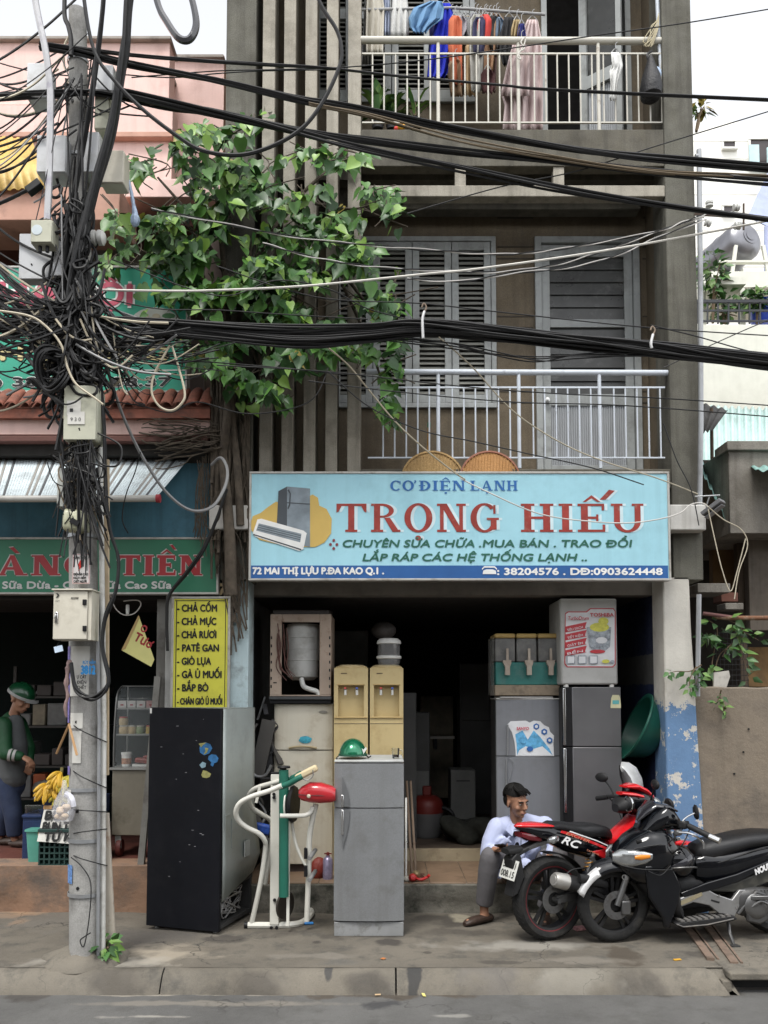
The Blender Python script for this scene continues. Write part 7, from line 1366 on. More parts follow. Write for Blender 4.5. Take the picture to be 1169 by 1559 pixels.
mb = MB(); text(mb,'Grab',(-.03,0,0),.09,.03,heavy=.02); mb.xf(HM2@Matrix.Translation((.112,-.0,.075))@Euler((R(-15),0,R(-90))).to_matrix().to_4x4()@Matrix.Identity(4)); mb.xf(Matrix.Identity(4)); obj('lettering', mb, dwh, he)
# ================================================================ utility pole and what hangs on it
YP = 5.78
pole = thing('utility_pole','weathered concrete utility pole crowded with cables, boxes, stickers and conduits','pole',G(133,1455))
polem = M('pole_concrete', (.3,.295,.28), .85, var=.12, vs=5, dirt=(.12,.115,.105), da=.75, ds=5, dt=.5, streak=.4, sc=(.1,.095,.085), bump=.4, bs=45, fine=.15)
p0, p1 = P(133,1462,YP), P(118,17,YP); r0, r1 = sz(26,YP), sz(13.5,YP)
n = 24; obj('shaft', MB().tube([p0.lerp(p1,i/n) for i in range(n+1)],[r0+(r1-r0)*i/n for i in range(n+1)],28), polem, pole)
fm = MB(); rnd = random.Random(14); rings = []
for r_, z in ((.30,-.02),(.27,.02),(.21,.045),(.17,.06),(.11,.085)): rings.append([(p0.x+r_*math.cos(a)*(1+.35*mnoise.noise(Vector((math.cos(a)*2,math.sin(a)*2,r_*4)))), p0.y+r_*.7*math.sin(a)*(1+.3*mnoise.noise(Vector((math.cos(a)*2,math.sin(a)*2,9)))), z*(1+.6*mnoise.noise(Vector((math.cos(a)*3,math.sin(a)*3,5))))) for a in [2*math.pi*j/28 for j in range(28)]])
fm.loft(rings); obj('broken_footing', fm, kb, pole)
hl_ = MB()
for b in (1117,1155,1245,1354,172): 
    c = p0.lerp(p1,(1462-b)/1445.); rr = r0+(r1-r0)*(1462-b)/1445.; hl_.cyl(c+Vector((-.02,-rr-.002,0)),c+Vector((-.02,-rr+.02,0)),.011,n=10)
obj('bolt_hole', hl_, MATS['black_void'], pole)
PF = lambda a, b: P(a,b,YP-.14)
galv = MATS['galv_pipe']
pale = M('pale_pvc', (.5,.5,.47), .5, var=.08, dirt=(.25,.23,.2), da=.6, ds=8)
obj('conduit', MB().tube([P(156,1455,YP-.05),P(158,1100,YP-.05),P(154,800,YP-.05),P(150,560,YP-.04)],.019,10), pale, pole); obj('conduit', MB().tube([P(149,1455,YP-.09),P(151,1100,YP-.09),P(147,905,YP-.08)],.012,8), galv, pole)
obj('timber_batten', MB().beam(P(162,700,YP),P(161,1180,YP),.035,.03), M('pale_timber',(.45,.36,.24),.7,var=.15,dirt=(.3,.22,.14),da=.5), pole); obj('split_batten', MB().beam(P(160,1238,YP-.02),P(170,1432,YP+.02),.05,.02), M('rusty_white_batten',(.42,.38,.32),.7,dirt=(.2,.1,.05),da=.8,ds=7), pole)
for b, rr in ((785,.0),(1215,.0),(1288,.0),(1365,.0),(842,0),(255,0),(100,0)):
    c = p0.lerp(p1,(1462-b)/1445.); rq = r0+(r1-r0)*(1462-b)/1445.+.006; obj('steel_band', MB().lathe([(rq,-.012),(rq+.004,-.012),(rq+.004,.012),(rq,.012)],c,n=26), galv, pole)
wbm = M('black_cable', (.006,.006,.0065), .6, var=.2, vs=10); gbm = M('grey_cable',(.2,.2,.2),.5,var=.1); cbm = M('cream_cable',(.45,.4,.3),.55,var=.1,dirt=(.2,.17,.12),da=.5,ds=10); brm = M('brown_cable',(.12,.09,.055),.6)
ties = MB()
for b0, b1 in ((1100,1130),(1232,1236),(1270,1262),(1300,1318),(1170,1200)): ties.tube(cat([P(107,b0,YP-.05),PF(120,(b0*2+b1)/3),PF(140,(b0+b1*2)/3),P(163,b1,YP-.06)],5),.004,5)
ties.tube(cat([PF(108,1305),PF(125,1320),PF(138,1345),PF(136,1395),PF(128,1440),PF(122,1432),PF(130,1425),PF(138,1420)],6),.004,5)
obj('tie_wire', ties, wbm, pole)
# stickers and paper on the pole (curved patches)
def patch(name, a, b, c, d, mat, off=.004, txt=None, parent=pole, cap=.0, col=None):
    mb = MB(); n = 8; rings = []
    cx_ = lambda yy: p0.lerp(p1,(1462-yy)/1445.)
    for i in range(n+1):
        x = P(a+(c-a)*i/n,(b+d)/2,YP).x; col_ = []
        for yy in (b,d):
            q = cx_(yy); rq = r0+(r1-r0)*(1462-yy)/1445.+off; dx = max(-.98*rq,min(.98*rq,x-q.x)); col_.append((q.x+dx,q.y-math.sqrt(rq*rq-dx*dx),P(120,yy,YP).z))
        rings.append(col_)
    mb.loft(rings,0,False,False); return obj(name, mb, mat, parent)
papw = M('pasted_paper',(.55,.54,.5),.8,var=.1,dirt=(.35,.33,.3),da=.5,ds=10); papb = M('blue_print',(.1,.2,.42),.7,var=.6,vs=60); papp = M('purple_print',(.16,.13,.34),.7,var=.6,vs=60)
patch('pasted_paper',112,985,142,1060,papw); patch('blue_sticker',107,985,113,1100,papp,.006); patch('blue_sticker',107,1313,118,1341,papb,.006); patch('pasted_paper',118,1112,132,1160,papw,.006); patch('blue_sticker',107,1165,113,1178,papp,.006); patch('blue_sticker',158,1035,166,1165,papb,.03); patch('torn_paper',108,1200,116,1230,papw,.01); patch('torn_paper',114,1085,134,1108,papw)
yy = P(130,1025,YP).y-.145
mb = MB(); text(mb,'3812',(P(126,1024,5.66).x,5.63,P(126,1026,5.63).z),sz(21,5.63),sz(13,5.63),heavy=.08); text(mb,'RÚT HẦM',(P(126,1010,5.63).x,5.63,P(126,1011,5.63).z),sz(19,5.63),sz(5,5.63),heavy=.05); obj('stencil_text', mb, M('stencil_blue',(.03,.22,.5),.7), pole)
mb = MB()
for i, s in enumerate(('Ự CẮT','ĐIỆN','CHẾT')): text(mb,s,(P(117,1033+i*8,5.63).x,5.63,P(117,1033+i*8,5.63).z),sz(14,5.63),sz(5,5.63),heavy=.05)
obj('stencil_text', mb, c_black, pole)
# warning plate
x0,x1,z0,z1 = rect(110,843,137,889,5.62); wn = thing('warning_sign','white high voltage warning plate with a red lightning bolt on the pole','sign',((x0+x1)/2,5.62,z0))
obj('plate', MB().box(x0,x1,5.62,5.628,z0,z1), M('plate_white2',(.62,.59,.58),.5,dirt=(.4,.36,.34),da=.4), wn, bevel=.003); mb = MB()
fr_ = .004; mb.box(x0+.004,x1-.004,5.6185,5.62,z1-.006,z1-.004); mb.box(x0+.004,x1-.004,5.6185,5.62,z0+.004,z0+.006); mb.box(x0+.004,x0+.006,5.6185,5.62,z0+.006,z1-.006); mb.box(x1-.006,x1-.004,5.6185,5.62,z0+.006,z1-.006); obj('border_line', mb, M('thin_red',(.45,.12,.12),.5), wn)
mb = MB(); pxpoly(mb,[(122,853),(127,854),(123.5,860),(126,860.5),(119,870),(121,862.5),(118.5,862)],5.62,.003,.001); obj('lightning_bolt', mb, M('bolt_red',(.6,.03,.02),.5), wn)
mb = MB(); 
for s, b, w_ in (('CẤM TRÈO !',851,23),('ĐIỆN ÁP CAO',876,22),('NGUY HIỂM',881.5,19),('CHẾT NGƯỜI',887,20)): q = P(112,b,5.62); text(mb,s,(q.x,5.617,q.z),sz(w_,5.62),sz(3.6,5.62),heavy=.06)
obj('lettering', mb, c_black, wn)
# boxes on the pole
def boxd(name, label, a, b, c, d, Y, dep, mat, hinge=True, bevel=.008, lid=False, cat_='box'):
    x0,x1,z0,z1 = rect(a,b,c,d,Y); t = thing(name,label,cat_,((x0+x1)/2,Y+dep,z0)); obj('casing', MB().box(x0,x1,Y+.012,Y+dep,z0,z1), mat, t, bevel=bevel); lidp = obj('lid', MB().box(x0+.003,x1-.003,Y,Y+.0115,z0+.003,z1-.003), mat, t, bevel=.004); return t, lidp, (x0,x1,z0,z1)
bxm = M('cream_box',(.52,.49,.41),.5,var=.06,dirt=(.36,.33,.26),da=.5,ds=7); bxg = M('greenish_box',(.42,.42,.33),.55,var=.08,dirt=(.2,.2,.15),da=.6,ds=6); bxw = M('white_box',(.55,.56,.57),.5,var=.06,dirt=(.35,.34,.32),da=.5,ds=6)
t, lid, q = boxd('meter_cabinet','cream cabinet with two black hinges and a steel latch strapped to the pole',80,899,133,974,5.5,.16,bxm)
obj('hood', MB().box(q[0]-.006,q[1]+.03,5.485,5.66,q[3],q[3]+.01), bxm, t, bevel=.003); obj('side', MB().box(q[1]+.001,q[1]+.022,5.512,5.66,q[2],q[3]-.002), bxm, t)
for b in (917,957): c = P(129,b,5.5); obj('hinge', MB().box(c.x-.012,c.x+.014,5.488,5.5,c.z-.018,c.z+.018), blk, lid, bevel=.003)
c = P(86,940,5.5); obj('latch', MB().box(c.x-.01,c.x+.01,5.49,5.5,c.z-.035,c.z+.035).beam((c.x,5.482,c.z+.02),(c.x-.006,5.478,c.z-.01),.012,.008), chrome, lid, bevel=.003)
mb = MB(); text(mb,'VNPT',(P(84,915,5.5).x,5.497,P(84,916,5.5).z),sz(7,5.5),sz(2.2,5.5)); text(mb,'POSTEF',(P(108,911,5.5).x,5.497,P(108,912,5.5).z),sz(12,5.5),sz(2.8,5.5),shear=.3,heavy=.05); mb.prism([(0,0),(.012,.014),(.002,.03),(.012,.03),(.024,.016),(.012,0)],(P(85,909,5.5).x,5.497,P(85,910,5.5).z),(1,0,0),(0,0,1),.001); obj('lettering', mb, c_black, lid)
t, lid, q = boxd('meter_box','tall beige meter box with two pasted paper notes high on the pole',96,586,147,670,5.5,.18,bxg,bevel=.02)
for a,b,c_,d,s in ((102,610,123,632,'1'),(103,627,129,646,'9 3 0')): x0,x1,z0,z1 = rect(a,b,c_,d,5.498); nt_ = obj('paper_note', MB().box(x0,x1,5.496 if b<620 else 5.494,5.4995,z0,z1), papw, lid); mb = MB(); text(mb,s,(x0+.02,5.492,z0+.02),sz(5 if len(s)<2 else 16,5.5),.025); obj('handwriting', mb, c_black, nt_)
t, lid, q = boxd('junction_box','small square cream box with a pale disc hanging on the white conduit',46,334,79,369,5.45,.12,bxg,bevel=.004); c = P(56,350,5.45); obj('disc', MB().lathe([(0,.004),(.034,.003),(.036,0)],c,(0,-1,0),22), M('pale_blue_disc',(.5,.56,.58),.4), lid); obj('cable_gland', MB().cyl(P(61,372,5.5),P(61,384,5.5),.012).cyl(P(72,372,5.5),P(72,384,5.5),.012), blk, t)
for args in (('cable_box','white rectangular cable box left of the pole near its top',40,95,72,148,5.62,.16,bxw),('cable_box','upright white cable box left of the pole level with the yellow roof',55,205,100,262,5.62,.18,bxw),('cable_box','white cable box on the right side of the pole behind the thick cables',124,200,150,262,5.64,.18,bxw),('cable_box','cream box tilted right of the thick cable bundle',152,228,188,278,5.66,.14,bxm),('cable_box','narrow yellowish cable box hidden by the thick bundle beside the pole',143,142,166,196,5.68,.12,bxg),('cable_box','small white cable box high on the right side of the pole',140,98,172,138,5.66,.12,bxw),
  ('cable_box','rounded white plastic cover behind the small square cream box',28,355,88,425,5.66,.1,bxw),('cable_box','slim white box between the plastic cover and the pole',80,366,96,420,5.6,.1,bxw),('cable_box','narrow grey box with vents on the pole beside the awning',86,712,100,772,5.62,.12,M('pale_grey_box',(.4,.41,.38),.6,dirt=(.2,.2,.18),da=.5))): boxd(*args)
bc = thing('broken_meter_cover','broken yellowed plastic meter cover on the pole above the warning plate','cover',P(115,812,5.6)); mb = MB(); c = P(115,794,5.58); mb.body([(c.x-.075,c.z,.05,.06,5.6),(c.x-.06,c.z+.01,.07,.075,5.6),(c.x+.03,c.z,.075,.078,5.6),(c.x+.075,c.z-.01,.05,.055,5.6)],0,14,3.5); obj('shell', mb, M('yellowed_shell',(.4,.4,.28),.35,var=.2,dirt=(.15,.16,.1),da=.6,ds=14), bc); obj('crack_opening', MB().obox((c.x+.015,5.522,c.z-.015),(.06,.01,.035),(0,R(30),0)), blk, bc)
ins = thing('insulator','white spool insulator on the right of the pole beside the climbing tree','insulator',P(143,362,5.66)); obj('spool', insul(P(140,362,5.66),(1,0,0),.05), por, ins)
cy = thing('plastic_wrap','clear plastic sheet wrapped round the pole above the main cables','wrap',P(130,475,5.6)); c = p0.lerp(p1,(1462-450)/1445.); obj('film', MB().lathe([(.088,-.13),(.096,-.1),(.09,-.04),(.1,0),(.092,.05),(.1,.1),(.09,.13)],c,n=24), M('crinkled_film',(.55,.55,.52),.25,alpha=.35,var=.2,bump=1,bs=18), cy)
tagp = thing('paper_tag','small pale blue tag hanging under the cream cabinet','tag',P(88,990,5.52)); obj('card', MB().obox(P(89,988,5.52),(.055,.003,.04),(0,R(-14),0)), M('tag_blue',(.5,.6,.72),.5), tagp); obj('string', MB().tube(cat([P(92,975,5.54),P(88,980,5.52),P(86,985,5.52)],4),.002,4), wbm, tagp)
rag = thing('cloth_strip','dirty pinkish cloth strip hanging at the left of the pole','cloth',P(101,1090,5.6)); obj('strip', MB().tube(cat([P(106,1005,5.62),P(103,1022,5.6),P(101,1045,5.6),P(103,1060,5.6),P(99,1075,5.6),P(101,1092,5.6)],5),[.012,.016,.02,.014,.022,.016,.012,.012,.018,.02,.012,.012,.01,.01,.012,.012,.01,.01,.012,.01,.012,.012,.01,.01,.008,.006],7), M('dirty_pink_cloth',(.22,.15,.14),.9,var=.3,vs=20), rag)
bag = thing('food_bag','clear plastic bag with white buns tied to the left of the pole','bag',P(97,1252,5.62)); mb = MB(); rnd = random.Random(1)
for k in range(11): c = P(88+rnd.random()*16,1228+rnd.random()*18,5.6+rnd.random()*.05); mb.ell(c,(.026,.02,.018))
obj('buns', mb, M('bun_cream',(.55,.42,.28),.7), bag); obj('film', MB().lathe([(.012,.18),(.02,.12),(.06,.05),(.075,-.02),(.06,-.08),(.01,-.11)],P(97,1230,5.62),n=16), M('bag_film',(.7,.7,.75),.15,alpha=.28,var=0,bump=.8,bs=20), bag); obj('knot', MB().tube(cat([P(99,1208,5.62),P(106,1212,5.62),P(110,1218,5.6),P(112,1228,5.6)],5),.018,7), M('knot_white',(.55,.55,.6),.5), bag)
sk = thing('bamboo_stick','thin split bamboo stick leaning against the left of the pole','stick',P(87,1147,5.75)); obj('cane', MB().tube([P(86,1147,5.75),P(105,1103,5.62),P(117,1150,5.6)],.009,6), M('bamboo_tan',(.42,.25,.12),.7), sk)
# ---------------------------------------------------------------- cables
NC = [0]
def cable(label, pts, r, mat, Y=5.7, group='thin overhead wires', Y1=None, name='overhead_cable', strands=1, sag=0, tw=.5, nseg=8, spread=None):
    Y1 = Y if Y1 is None else Y1; mb = MB(); rnd = random.Random(NC[0]*7+1); NC[0] += 1
    base = [P(p[0],p[1],(p[2] if len(p) > 2 else Y+(Y1-Y)*i/(len(pts)-1))) for i, p in enumerate(pts)]; c = cat(base,nseg)
    if strands == 1: mb.tube(c,r,6)
    else:
        R0 = spread or r*strands**.5*.85
        for s in range(strands):
            a = 2*math.pi*s/strands*1.0+rnd.random(); rad = R0*math.sqrt(rnd.random()); f1, f2 = rnd.uniform(.4,1.4), rnd.uniform(0,6)
            mb.tube([p+Vector((0,rad*math.cos(a+tw*i*.2),rad*math.sin(a+tw*i*.2)+R0*.35*math.sin(i*f1*.15+f2))) for i, p in enumerate(c)],r,5)
    o = obj(name, mb, mat); tag(o,label,'cable',group); return o
cable('thick sagging black cable bundle crossing the first balcony from the pole to the right edge',[(-60,505),(60,492),(140,494),(300,506),(450,517),(560,508),(645,499),(760,508),(900,522),(1000,533),(1100,546),(1260,560)],.0085,wbm,5.68,None,5.9,'cable_bundle',30,spread=.05,tw=.2)
cable('second black bundle hugging the top of the thick one near the climbing tree',[(120,485),(250,489),(420,498),(560,497),(645,489),(800,505),(1000,526),(1260,552)],.008,wbm,5.66,None,5.86,'cable_bundle',6,spread=.02)
cable('loose black strands drooping just under the thick bundle in front of the balcony door',[(560,512),(680,524),(760,541),(820,548),(880,540),(1010,534)],.005,wbm,5.8,None,5.85,'cable_bundle',4,spread=.03,tw=.9)
for a, b0, b1 in ((645,462,515),(993,497,530)):
    t = thing('cable_hanger','small steel hook and plastic tie holding the thick bundle %s' % ('in front of the shutters' if a < 700 else 'in front of the balcony door'),'hanger',P(a,b1,5.66)); obj('tie', MB().tube(cat([P(a-1,b1,5.62),P(a-2,b0+25,5.62),P(a+1,b0+12,5.64)],4),.009,6), M('tie_white',(.5,.5,.5),.5), t); obj('hook', MB().tube(cat([P(a,b0+14,5.64),P(a+4,b0+6,5.64),P(a,b0,5.64),P(a-3,b0+6,5.64)],4),.006,6), M('hook_rust',(.2,.15,.11),.7), t)
cable('uppermost black twin cable running right across the laundry balcony',[(60,66),(110,72),(200,84),(300,92),(400,99),(500,104),(614,116),(760,129),(850,137),(1240,155)],.0075,wbm,5.6,None,5.9,'cable_bundle',3,spread=.012)
cable('black cable bundle falling from the pole top across the fascia below the laundry',[(60,72),(120,80),(200,98),(330,122),(460,152),(530,164),(700,197),(900,231),(1050,245),(1260,262)],.0095,wbm,5.62,None,5.9,'cable_bundle',7,spread=.022)
cable('thin brown and cream cable pair just under the black bundle at the fascia',[(470,158),(560,175),(700,213),(860,242),(1000,262),(1120,268),(1260,274)],.0065,brm,5.7,None,5.9,'cable_bundle',3,spread=.012)
cable('middle black bundle passing in front of the upper concrete posts',[(-40,150),(80,142),(160,142),(250,160),(330,172),(460,200),(560,215),(700,232),(858,247),(1040,266),(1260,284)],.0095,wbm,5.6,None,5.9,'cable_bundle',7,spread=.022)
cable('lowest of the three black bundles that slope past the upper balcony beam',[(180,140),(260,158),(400,190),(530,223),(694,255),(858,287),(1022,313),(1260,345)],.009,wbm,5.6,None,5.9,'cable_bundle',6,spread=.02)
cable('big black cable loop hanging round in front of the fins from the photo top',[(470,-40),(489,8),(512,45),(520,75),(516,103),(492,154),(460,195),(415,222),(364,236),(308,229),(267,205),(219,168),(178,127),(144,79),(128,0),(126,-60)],.013,wbm,5.45,None,name='cable_loop')
cable('stiff white cable stretched from the pole up to the right edge',[(130,441),(250,443),(330,442),(470,435),(640,418),(730,409),(900,385),(1060,357),(1240,322)],.008,M('white_cable',(.55,.53,.48),.5),5.65,None,6.0)
cable('black cable falling steeply into the vertical bundle right of the pole head',[(205,-60),(196,0),(192,60),(186,100),(172,190),(146,280),(128,350),(116,400),(108,450),(112,490)],.0125,wbm,5.55,None,name='vertical_cable_bundle',strands=24,spread=.055,tw=.3)
cable('narrow black bundle running down left of the thick vertical one',[(160,-60),(156,20),(146,100),(134,180),(122,250),(108,330),(100,400),(98,460)],.01,wbm,5.58,None,name='vertical_cable_bundle',strands=10,spread=.026,tw=.3)
cable('black cables running down the right side of the pole behind the cream boxes',[(138,480),(150,560),(158,640),(160,720),(166,800),(180,850),(176,900),(160,940),(156,985),(165,1030),(160,1052),(138,1062),(116,1048),(108,1010)],.008,wbm,5.6,None,name='vertical_cable_bundle',strands=4,spread=.02,tw=.6)
cable('thick black splice hanging from the photo top beside the pole head',[(100,-40),(98,20),(104,40),(108,60),(108,85)],.016,wbm,5.62,None,name='cable_tail')
cable('fat grey-white looped hose curling at the photo top right of the pole',[(228,-60),(240,5),(255,35),(272,58),(288,60),(298,42),(296,15),(284,-30)],.024,M('hose_black',(.05,.05,.055),.25,coat=.4),5.4,None,name='hose_loop')
cable('pale grey conduit bending down from the top left to the small square box',[(45,-50),(57,20),(68,70),(74,110),(77,150),(76,220),(74,290),(72,335)],.023,M('pale_conduit',(.46,.46,.47),.5,dirt=(.25,.22,.3),da=.6,ds=9),5.5,None,name='conduit_pipe')
cable('black cable with box splice coming in from the left edge under the yellow roof',[(-40,325),(10,305),(40,290),(60,281)],.012,wbm,5.55,None,name='spliced_cable'); t = thing('cable_splice','rectangular black splice box at the end of the cable under the yellow roof','splice box',P(52,284,5.55)); obj('casing', MB().beam(P(42,293,5.53),P(62,278,5.53),.06,.05), wbm, t, bevel=.006)
cable('grey cable drooping from the main bundle to the left white corbel',[(163,560),(172,590),(190,640),(215,692),(250,746),(288,776),(322,772),(342,742),(346,715),(336,697),(322,708)],.012,gbm,5.75,None,6.7,'drooping_cable')
cable('black cable running down to the side of the yellow menu board',[(345,745),(330,790),(310,835),(285,870),(258,905),(254,940),(255,990)],.012,wbm,6.75,None,6.95,'drooping_cable',2,spread=.012)
cable('cream teardrop loop hanging under the main bundle left of the tree',[(258,526),(246,548),(234,572),(231,598),(243,619),(262,625),(278,612),(281,596),(272,560),(262,527)],.008,cbm,5.65,None,name='cable_loop')
cable('cream cable curving across the pole above the beige meter box',[(-30,470),(40,480),(70,497),(93,525),(103,560),(116,585),(140,603),(157,616)],.008,cbm,5.45,None,name='drooping_cable')
cable('long cream wire descending diagonally over the balcony to the sign top',[(470,512),(492,524),(530,556),(560,592),(600,640),(640,678),(690,718),(708,730)],.006,cbm,5.75,None,6.7,'drooping_cable')
cable('white wire sagging across the shop sign to the right corbel',[(700,728),(740,748),(820,782),(900,794),(960,796),(1010,789),(1037,780),(1052,768),(1068,766),(1078,772)],.0055,M('white_wire',(.55,.53,.5),.5),6.7,None,name='drooping_cable')
cable('tan wire falling from the bundle past the balcony to the lamp bracket',[(668,513),(720,560),(780,625),(850,672),(918,702),(1000,728),(1062,752)],.005,cbm,5.8,None,6.8,'drooping_cable')
TW = 'twisted black and white service wires'
for lab, pts in (('twisted service wire, upper one from the insulators toward the tree top',[(1075,326),(1040,338),(1000,352),(900,371),(830,382),(760,387),(660,381),(560,373),(450,361),(330,338),(230,318)]),('twisted service wire, lower one sagging in front of the shutters',[(1072,330),(1010,350),(930,378),(850,402),(760,414),(690,413),(604,409),(535,402),(470,390),(400,370)]),('twisted service wire ending low over the balcony door top',[(1074,334),(1000,362),(930,392),(860,408),(780,416),(700,428),(620,424)])):
    mb = MB(); c = cat([P(a,b,6.7-.8*i/(len(pts)-1)) for i, (a, b) in enumerate(pts)],14)
    for k in (0,1): mb.tube([p+Vector((0,.006*math.cos(i*.35+math.pi*k),.006*math.sin(i*.35+math.pi*k))) for i, p in enumerate(c)],.0048,5,k)
    o = obj('twisted_wire', mb, [wbm, M('white_wire',(.55,.53,.5),.5)]); tag(o,lab,'wire',TW)
thin = [
 ('thin wire sloping from the tree crown down to the bundle hanger at the shutters',[(170,395),(330,450),(420,427),(500,440),(560,470),(645,492)]),
 ('thin black wire from the left fins to the upper right photo edge',[(200,118),(330,108),(420,106),(530,102),(640,92),(760,76),(900,55),(1050,34),(1240,2)]),
 ('thin dark wire crossing the lower balcony just below the thick bundle',[(330,556),(500,566),(700,588),(860,600),(1000,606),(1240,622)]),
 ('thin wire crossing the railing of the lower balcony at mid height',[(470,580),(600,596),(780,612),(960,618),(1240,640)]),
 ('thin wire crossing low in front of the shop door railing bars',[(500,566),(560,618),(640,655),(720,672),(800,690),(900,712),(980,738)]),
 ('thin wire rising from the upper beam to the white building at right',[(620,325),(760,285),(880,260),(1000,222),(1169,170),(1240,148)]),
 ('brown wire passing level in front of the shutters and the hanger hooks',[(330,405),(480,452),(640,462),(760,475),(990,499),(1240,515)]),
 ('thin wire rising to the right edge over the cream terrace wall',[(1010,560),(1090,522),(1169,488),(1240,465)]),
 ('thin wire dropping right over the cream terrace wall',[(990,495),(1060,512),(1130,532),(1240,560)]),
 ('thin wire level with the pink parapet moulding behind the pole',[(165,610),(215,618),(260,628),(300,612),(380,630),(470,612),(500,560)]),
 ('thin wire from the pole to the fins below the tree crown',[(155,515),(250,545),(330,552),(430,560),(520,570)]),
 ('thin wire crossing the turquoise sign just above its telephone number',[(150,452),(240,470),(330,472),(420,478),(560,486)]),
 ('thin wire hung between the pole head and the fins',[(170,112),(260,118),(330,112),(400,108),(520,106)]),
 ('thin wire falling down the right corner column to the sign end',[(1010,645),(1030,700),(1052,745),(1064,800)]),
 ('thin black wire hanging down in front of the striped awning',[(214,688),(205,720),(192,752),(186,790),(195,812)]),
 ('tan wire hanging from the lamp bracket beside the ochre wall',[(1078,775),(1090,830),(1100,870),(1112,900),(1122,870),(1135,820)]),
 ('pale wire loop beside the ochre wall ending in a bare tip',[(1072,766),(1100,790),(1128,806),(1138,830),(1125,870),(1118,912)]),
]
for lab, pts in thin: cable(lab, pts, .0042, wbm if 'tan' not in lab and 'pale' not in lab else cbm, 5.75 if pts[0][0] < 1000 else 6.7, 'thin overhead wires', 6.0 if pts[0][0] < 1000 else 6.7, 'thin_wire')
# the uncountable tangle around the pole
def tangle(name, label, n, hub, jit, ends, r, seed, mats, ysp=(5.45,5.9), droop=40, loop=.25):
    rnd = random.Random(seed); mb = MB()
    for k in range(n):
        y = rnd.uniform(*ysp); a, b = rnd.gauss(hub[0],jit[0]), rnd.gauss(hub[1],jit[1])
        if rnd.random() < loop:   # slack loop that returns to the pole
            w_, h_ = rnd.uniform(12,55)*rnd.choice((-1,1)), rnd.uniform(14,60); pts = [(a,b),(a+w_*.7,b+h_*.4),(a+w_*.6,b+h_),(a+w_*.05,b+h_*.9),(a-w_*.2,b+h_*.2)]
        else:
            e = rnd.choice(ends); c, d = rnd.gauss(e[0],e[2]), rnd.gauss(e[1],e[3]); s_ = rnd.uniform(.1,1)*droop; pts = [(a,b),(a+(c-a)*.3,b+(d-b)*.3+s_*.8),(a+(c-a)*.65,b+(d-b)*.65+s_*.9),(c,d)]
        mb.tube(cat([P(p,q,y+rnd.uniform(-.04,.04)) for p, q in pts],7),r*rnd.uniform(.6,1.5),5,rnd.choices(range(len(mats)),[9]+[1]*(len(mats)-1))[0])
    o = obj(name, mb, mats); tag(o,label,'cable tangle',None,'stuff')
tangle('cable_tangle','dense tangle of black wires where all the cables meet the pole',250,(116,478),(17,42),[(-50,480,5,70),(-50,420,5,40),(40,560,30,30),(60,470,30,25),(190,520,30,40),(250,505,20,10),(90,600,20,30)],.0075,5,[wbm,gbm,cbm],droop=45,loop=.14)
tangle('cable_tangle','black wire knot around the pole just above the beige meter box',150,(112,520),(14,60),[(108,600,18,20),(70,560,18,24),(150,570,14,25),(118,440,20,20)],.009,15,[wbm],droop=15,loop=.3)
tangle('cable_tangle','long slack wires fanning from the pole head to the left photo edge',46,(118,120),(20,40),[(-50,190,5,60),(-50,280,5,40),(-50,110,5,30),(90,330,20,30),(200,150,20,20)],.0055,6,[wbm,gbm,cbm,brm],droop=50,loop=.12)
tangle('cable_tangle','thin black wires hanging down the pole from the beige meter box to the warning plate',80,(118,680),(16,40),[(112,800,14,30),(130,840,14,20),(160,800,6,40),(98,830,6,20)],.0048,7,[wbm,brm],(5.5,5.68),12,.25)
tangle('cable_tangle','wires gathered along the pole between the small square box and the main bundle',70,(112,330),(14,30),[(105,460,14,20),(125,460,14,20),(85,440,10,20)],.0075,8,[wbm,gbm],(5.5,5.72),10,.2)
tangle('cable_tangle','fine stray wires trailing off the main bundle left of the tree',40,(160,515),(14,14),[(290,512,20,6),(240,560,24,18),(200,590,20,20),(330,540,20,20)],.004,9,[wbm,cbm],(5.6,5.85),35,.15)
coil = thing('cable_coil','thick black coil of spare cable hanging left of the pole below the main bundle','coil',P(80,600,5.5)); mb = MB(); rnd = random.Random(3)
for k in range(14): rr = sz(26+rnd.uniform(-7,9),5.5); c = P(80+rnd.uniform(-5,5),562+rnd.uniform(-6,6),5.45+rnd.random()*.12); mb.tube([c+Vector((rr*.75*math.cos(a),.03*math.sin(a*2),rr*math.sin(a))) for a in lin(0,2*math.pi,26)],.008,6)
obj('windings', mb, wbm, coil)
mb = MB(); rnd = random.Random(31)
ch_ = thing('plastic_twist','crumpled pale blue plastic twist hanging from a wire above the turquoise sign','litter',P(205,345,5.8)); mb.tube(cat([P(192,268,5.8),P(198,285,5.8),P(203,310,5.8),P(206,330,5.8),P(204,345,5.8)],5),[.012,.014,.012,.016,.014,.012,.012,.014,.012,.014,.012,.014,.018,.02,.022,.03,.035,.03,.03,.02,.01],6); obj('film', mb, M('pale_blue_film',(.3,.38,.5),.35,var=.3,vs=20), ch_)
# weeds at the foot of the pole
bush('weed','small bright green weed growing at the foot of the utility pole',161,1440,5.72,15,34,.07,None,G(160,1455),seed=2)
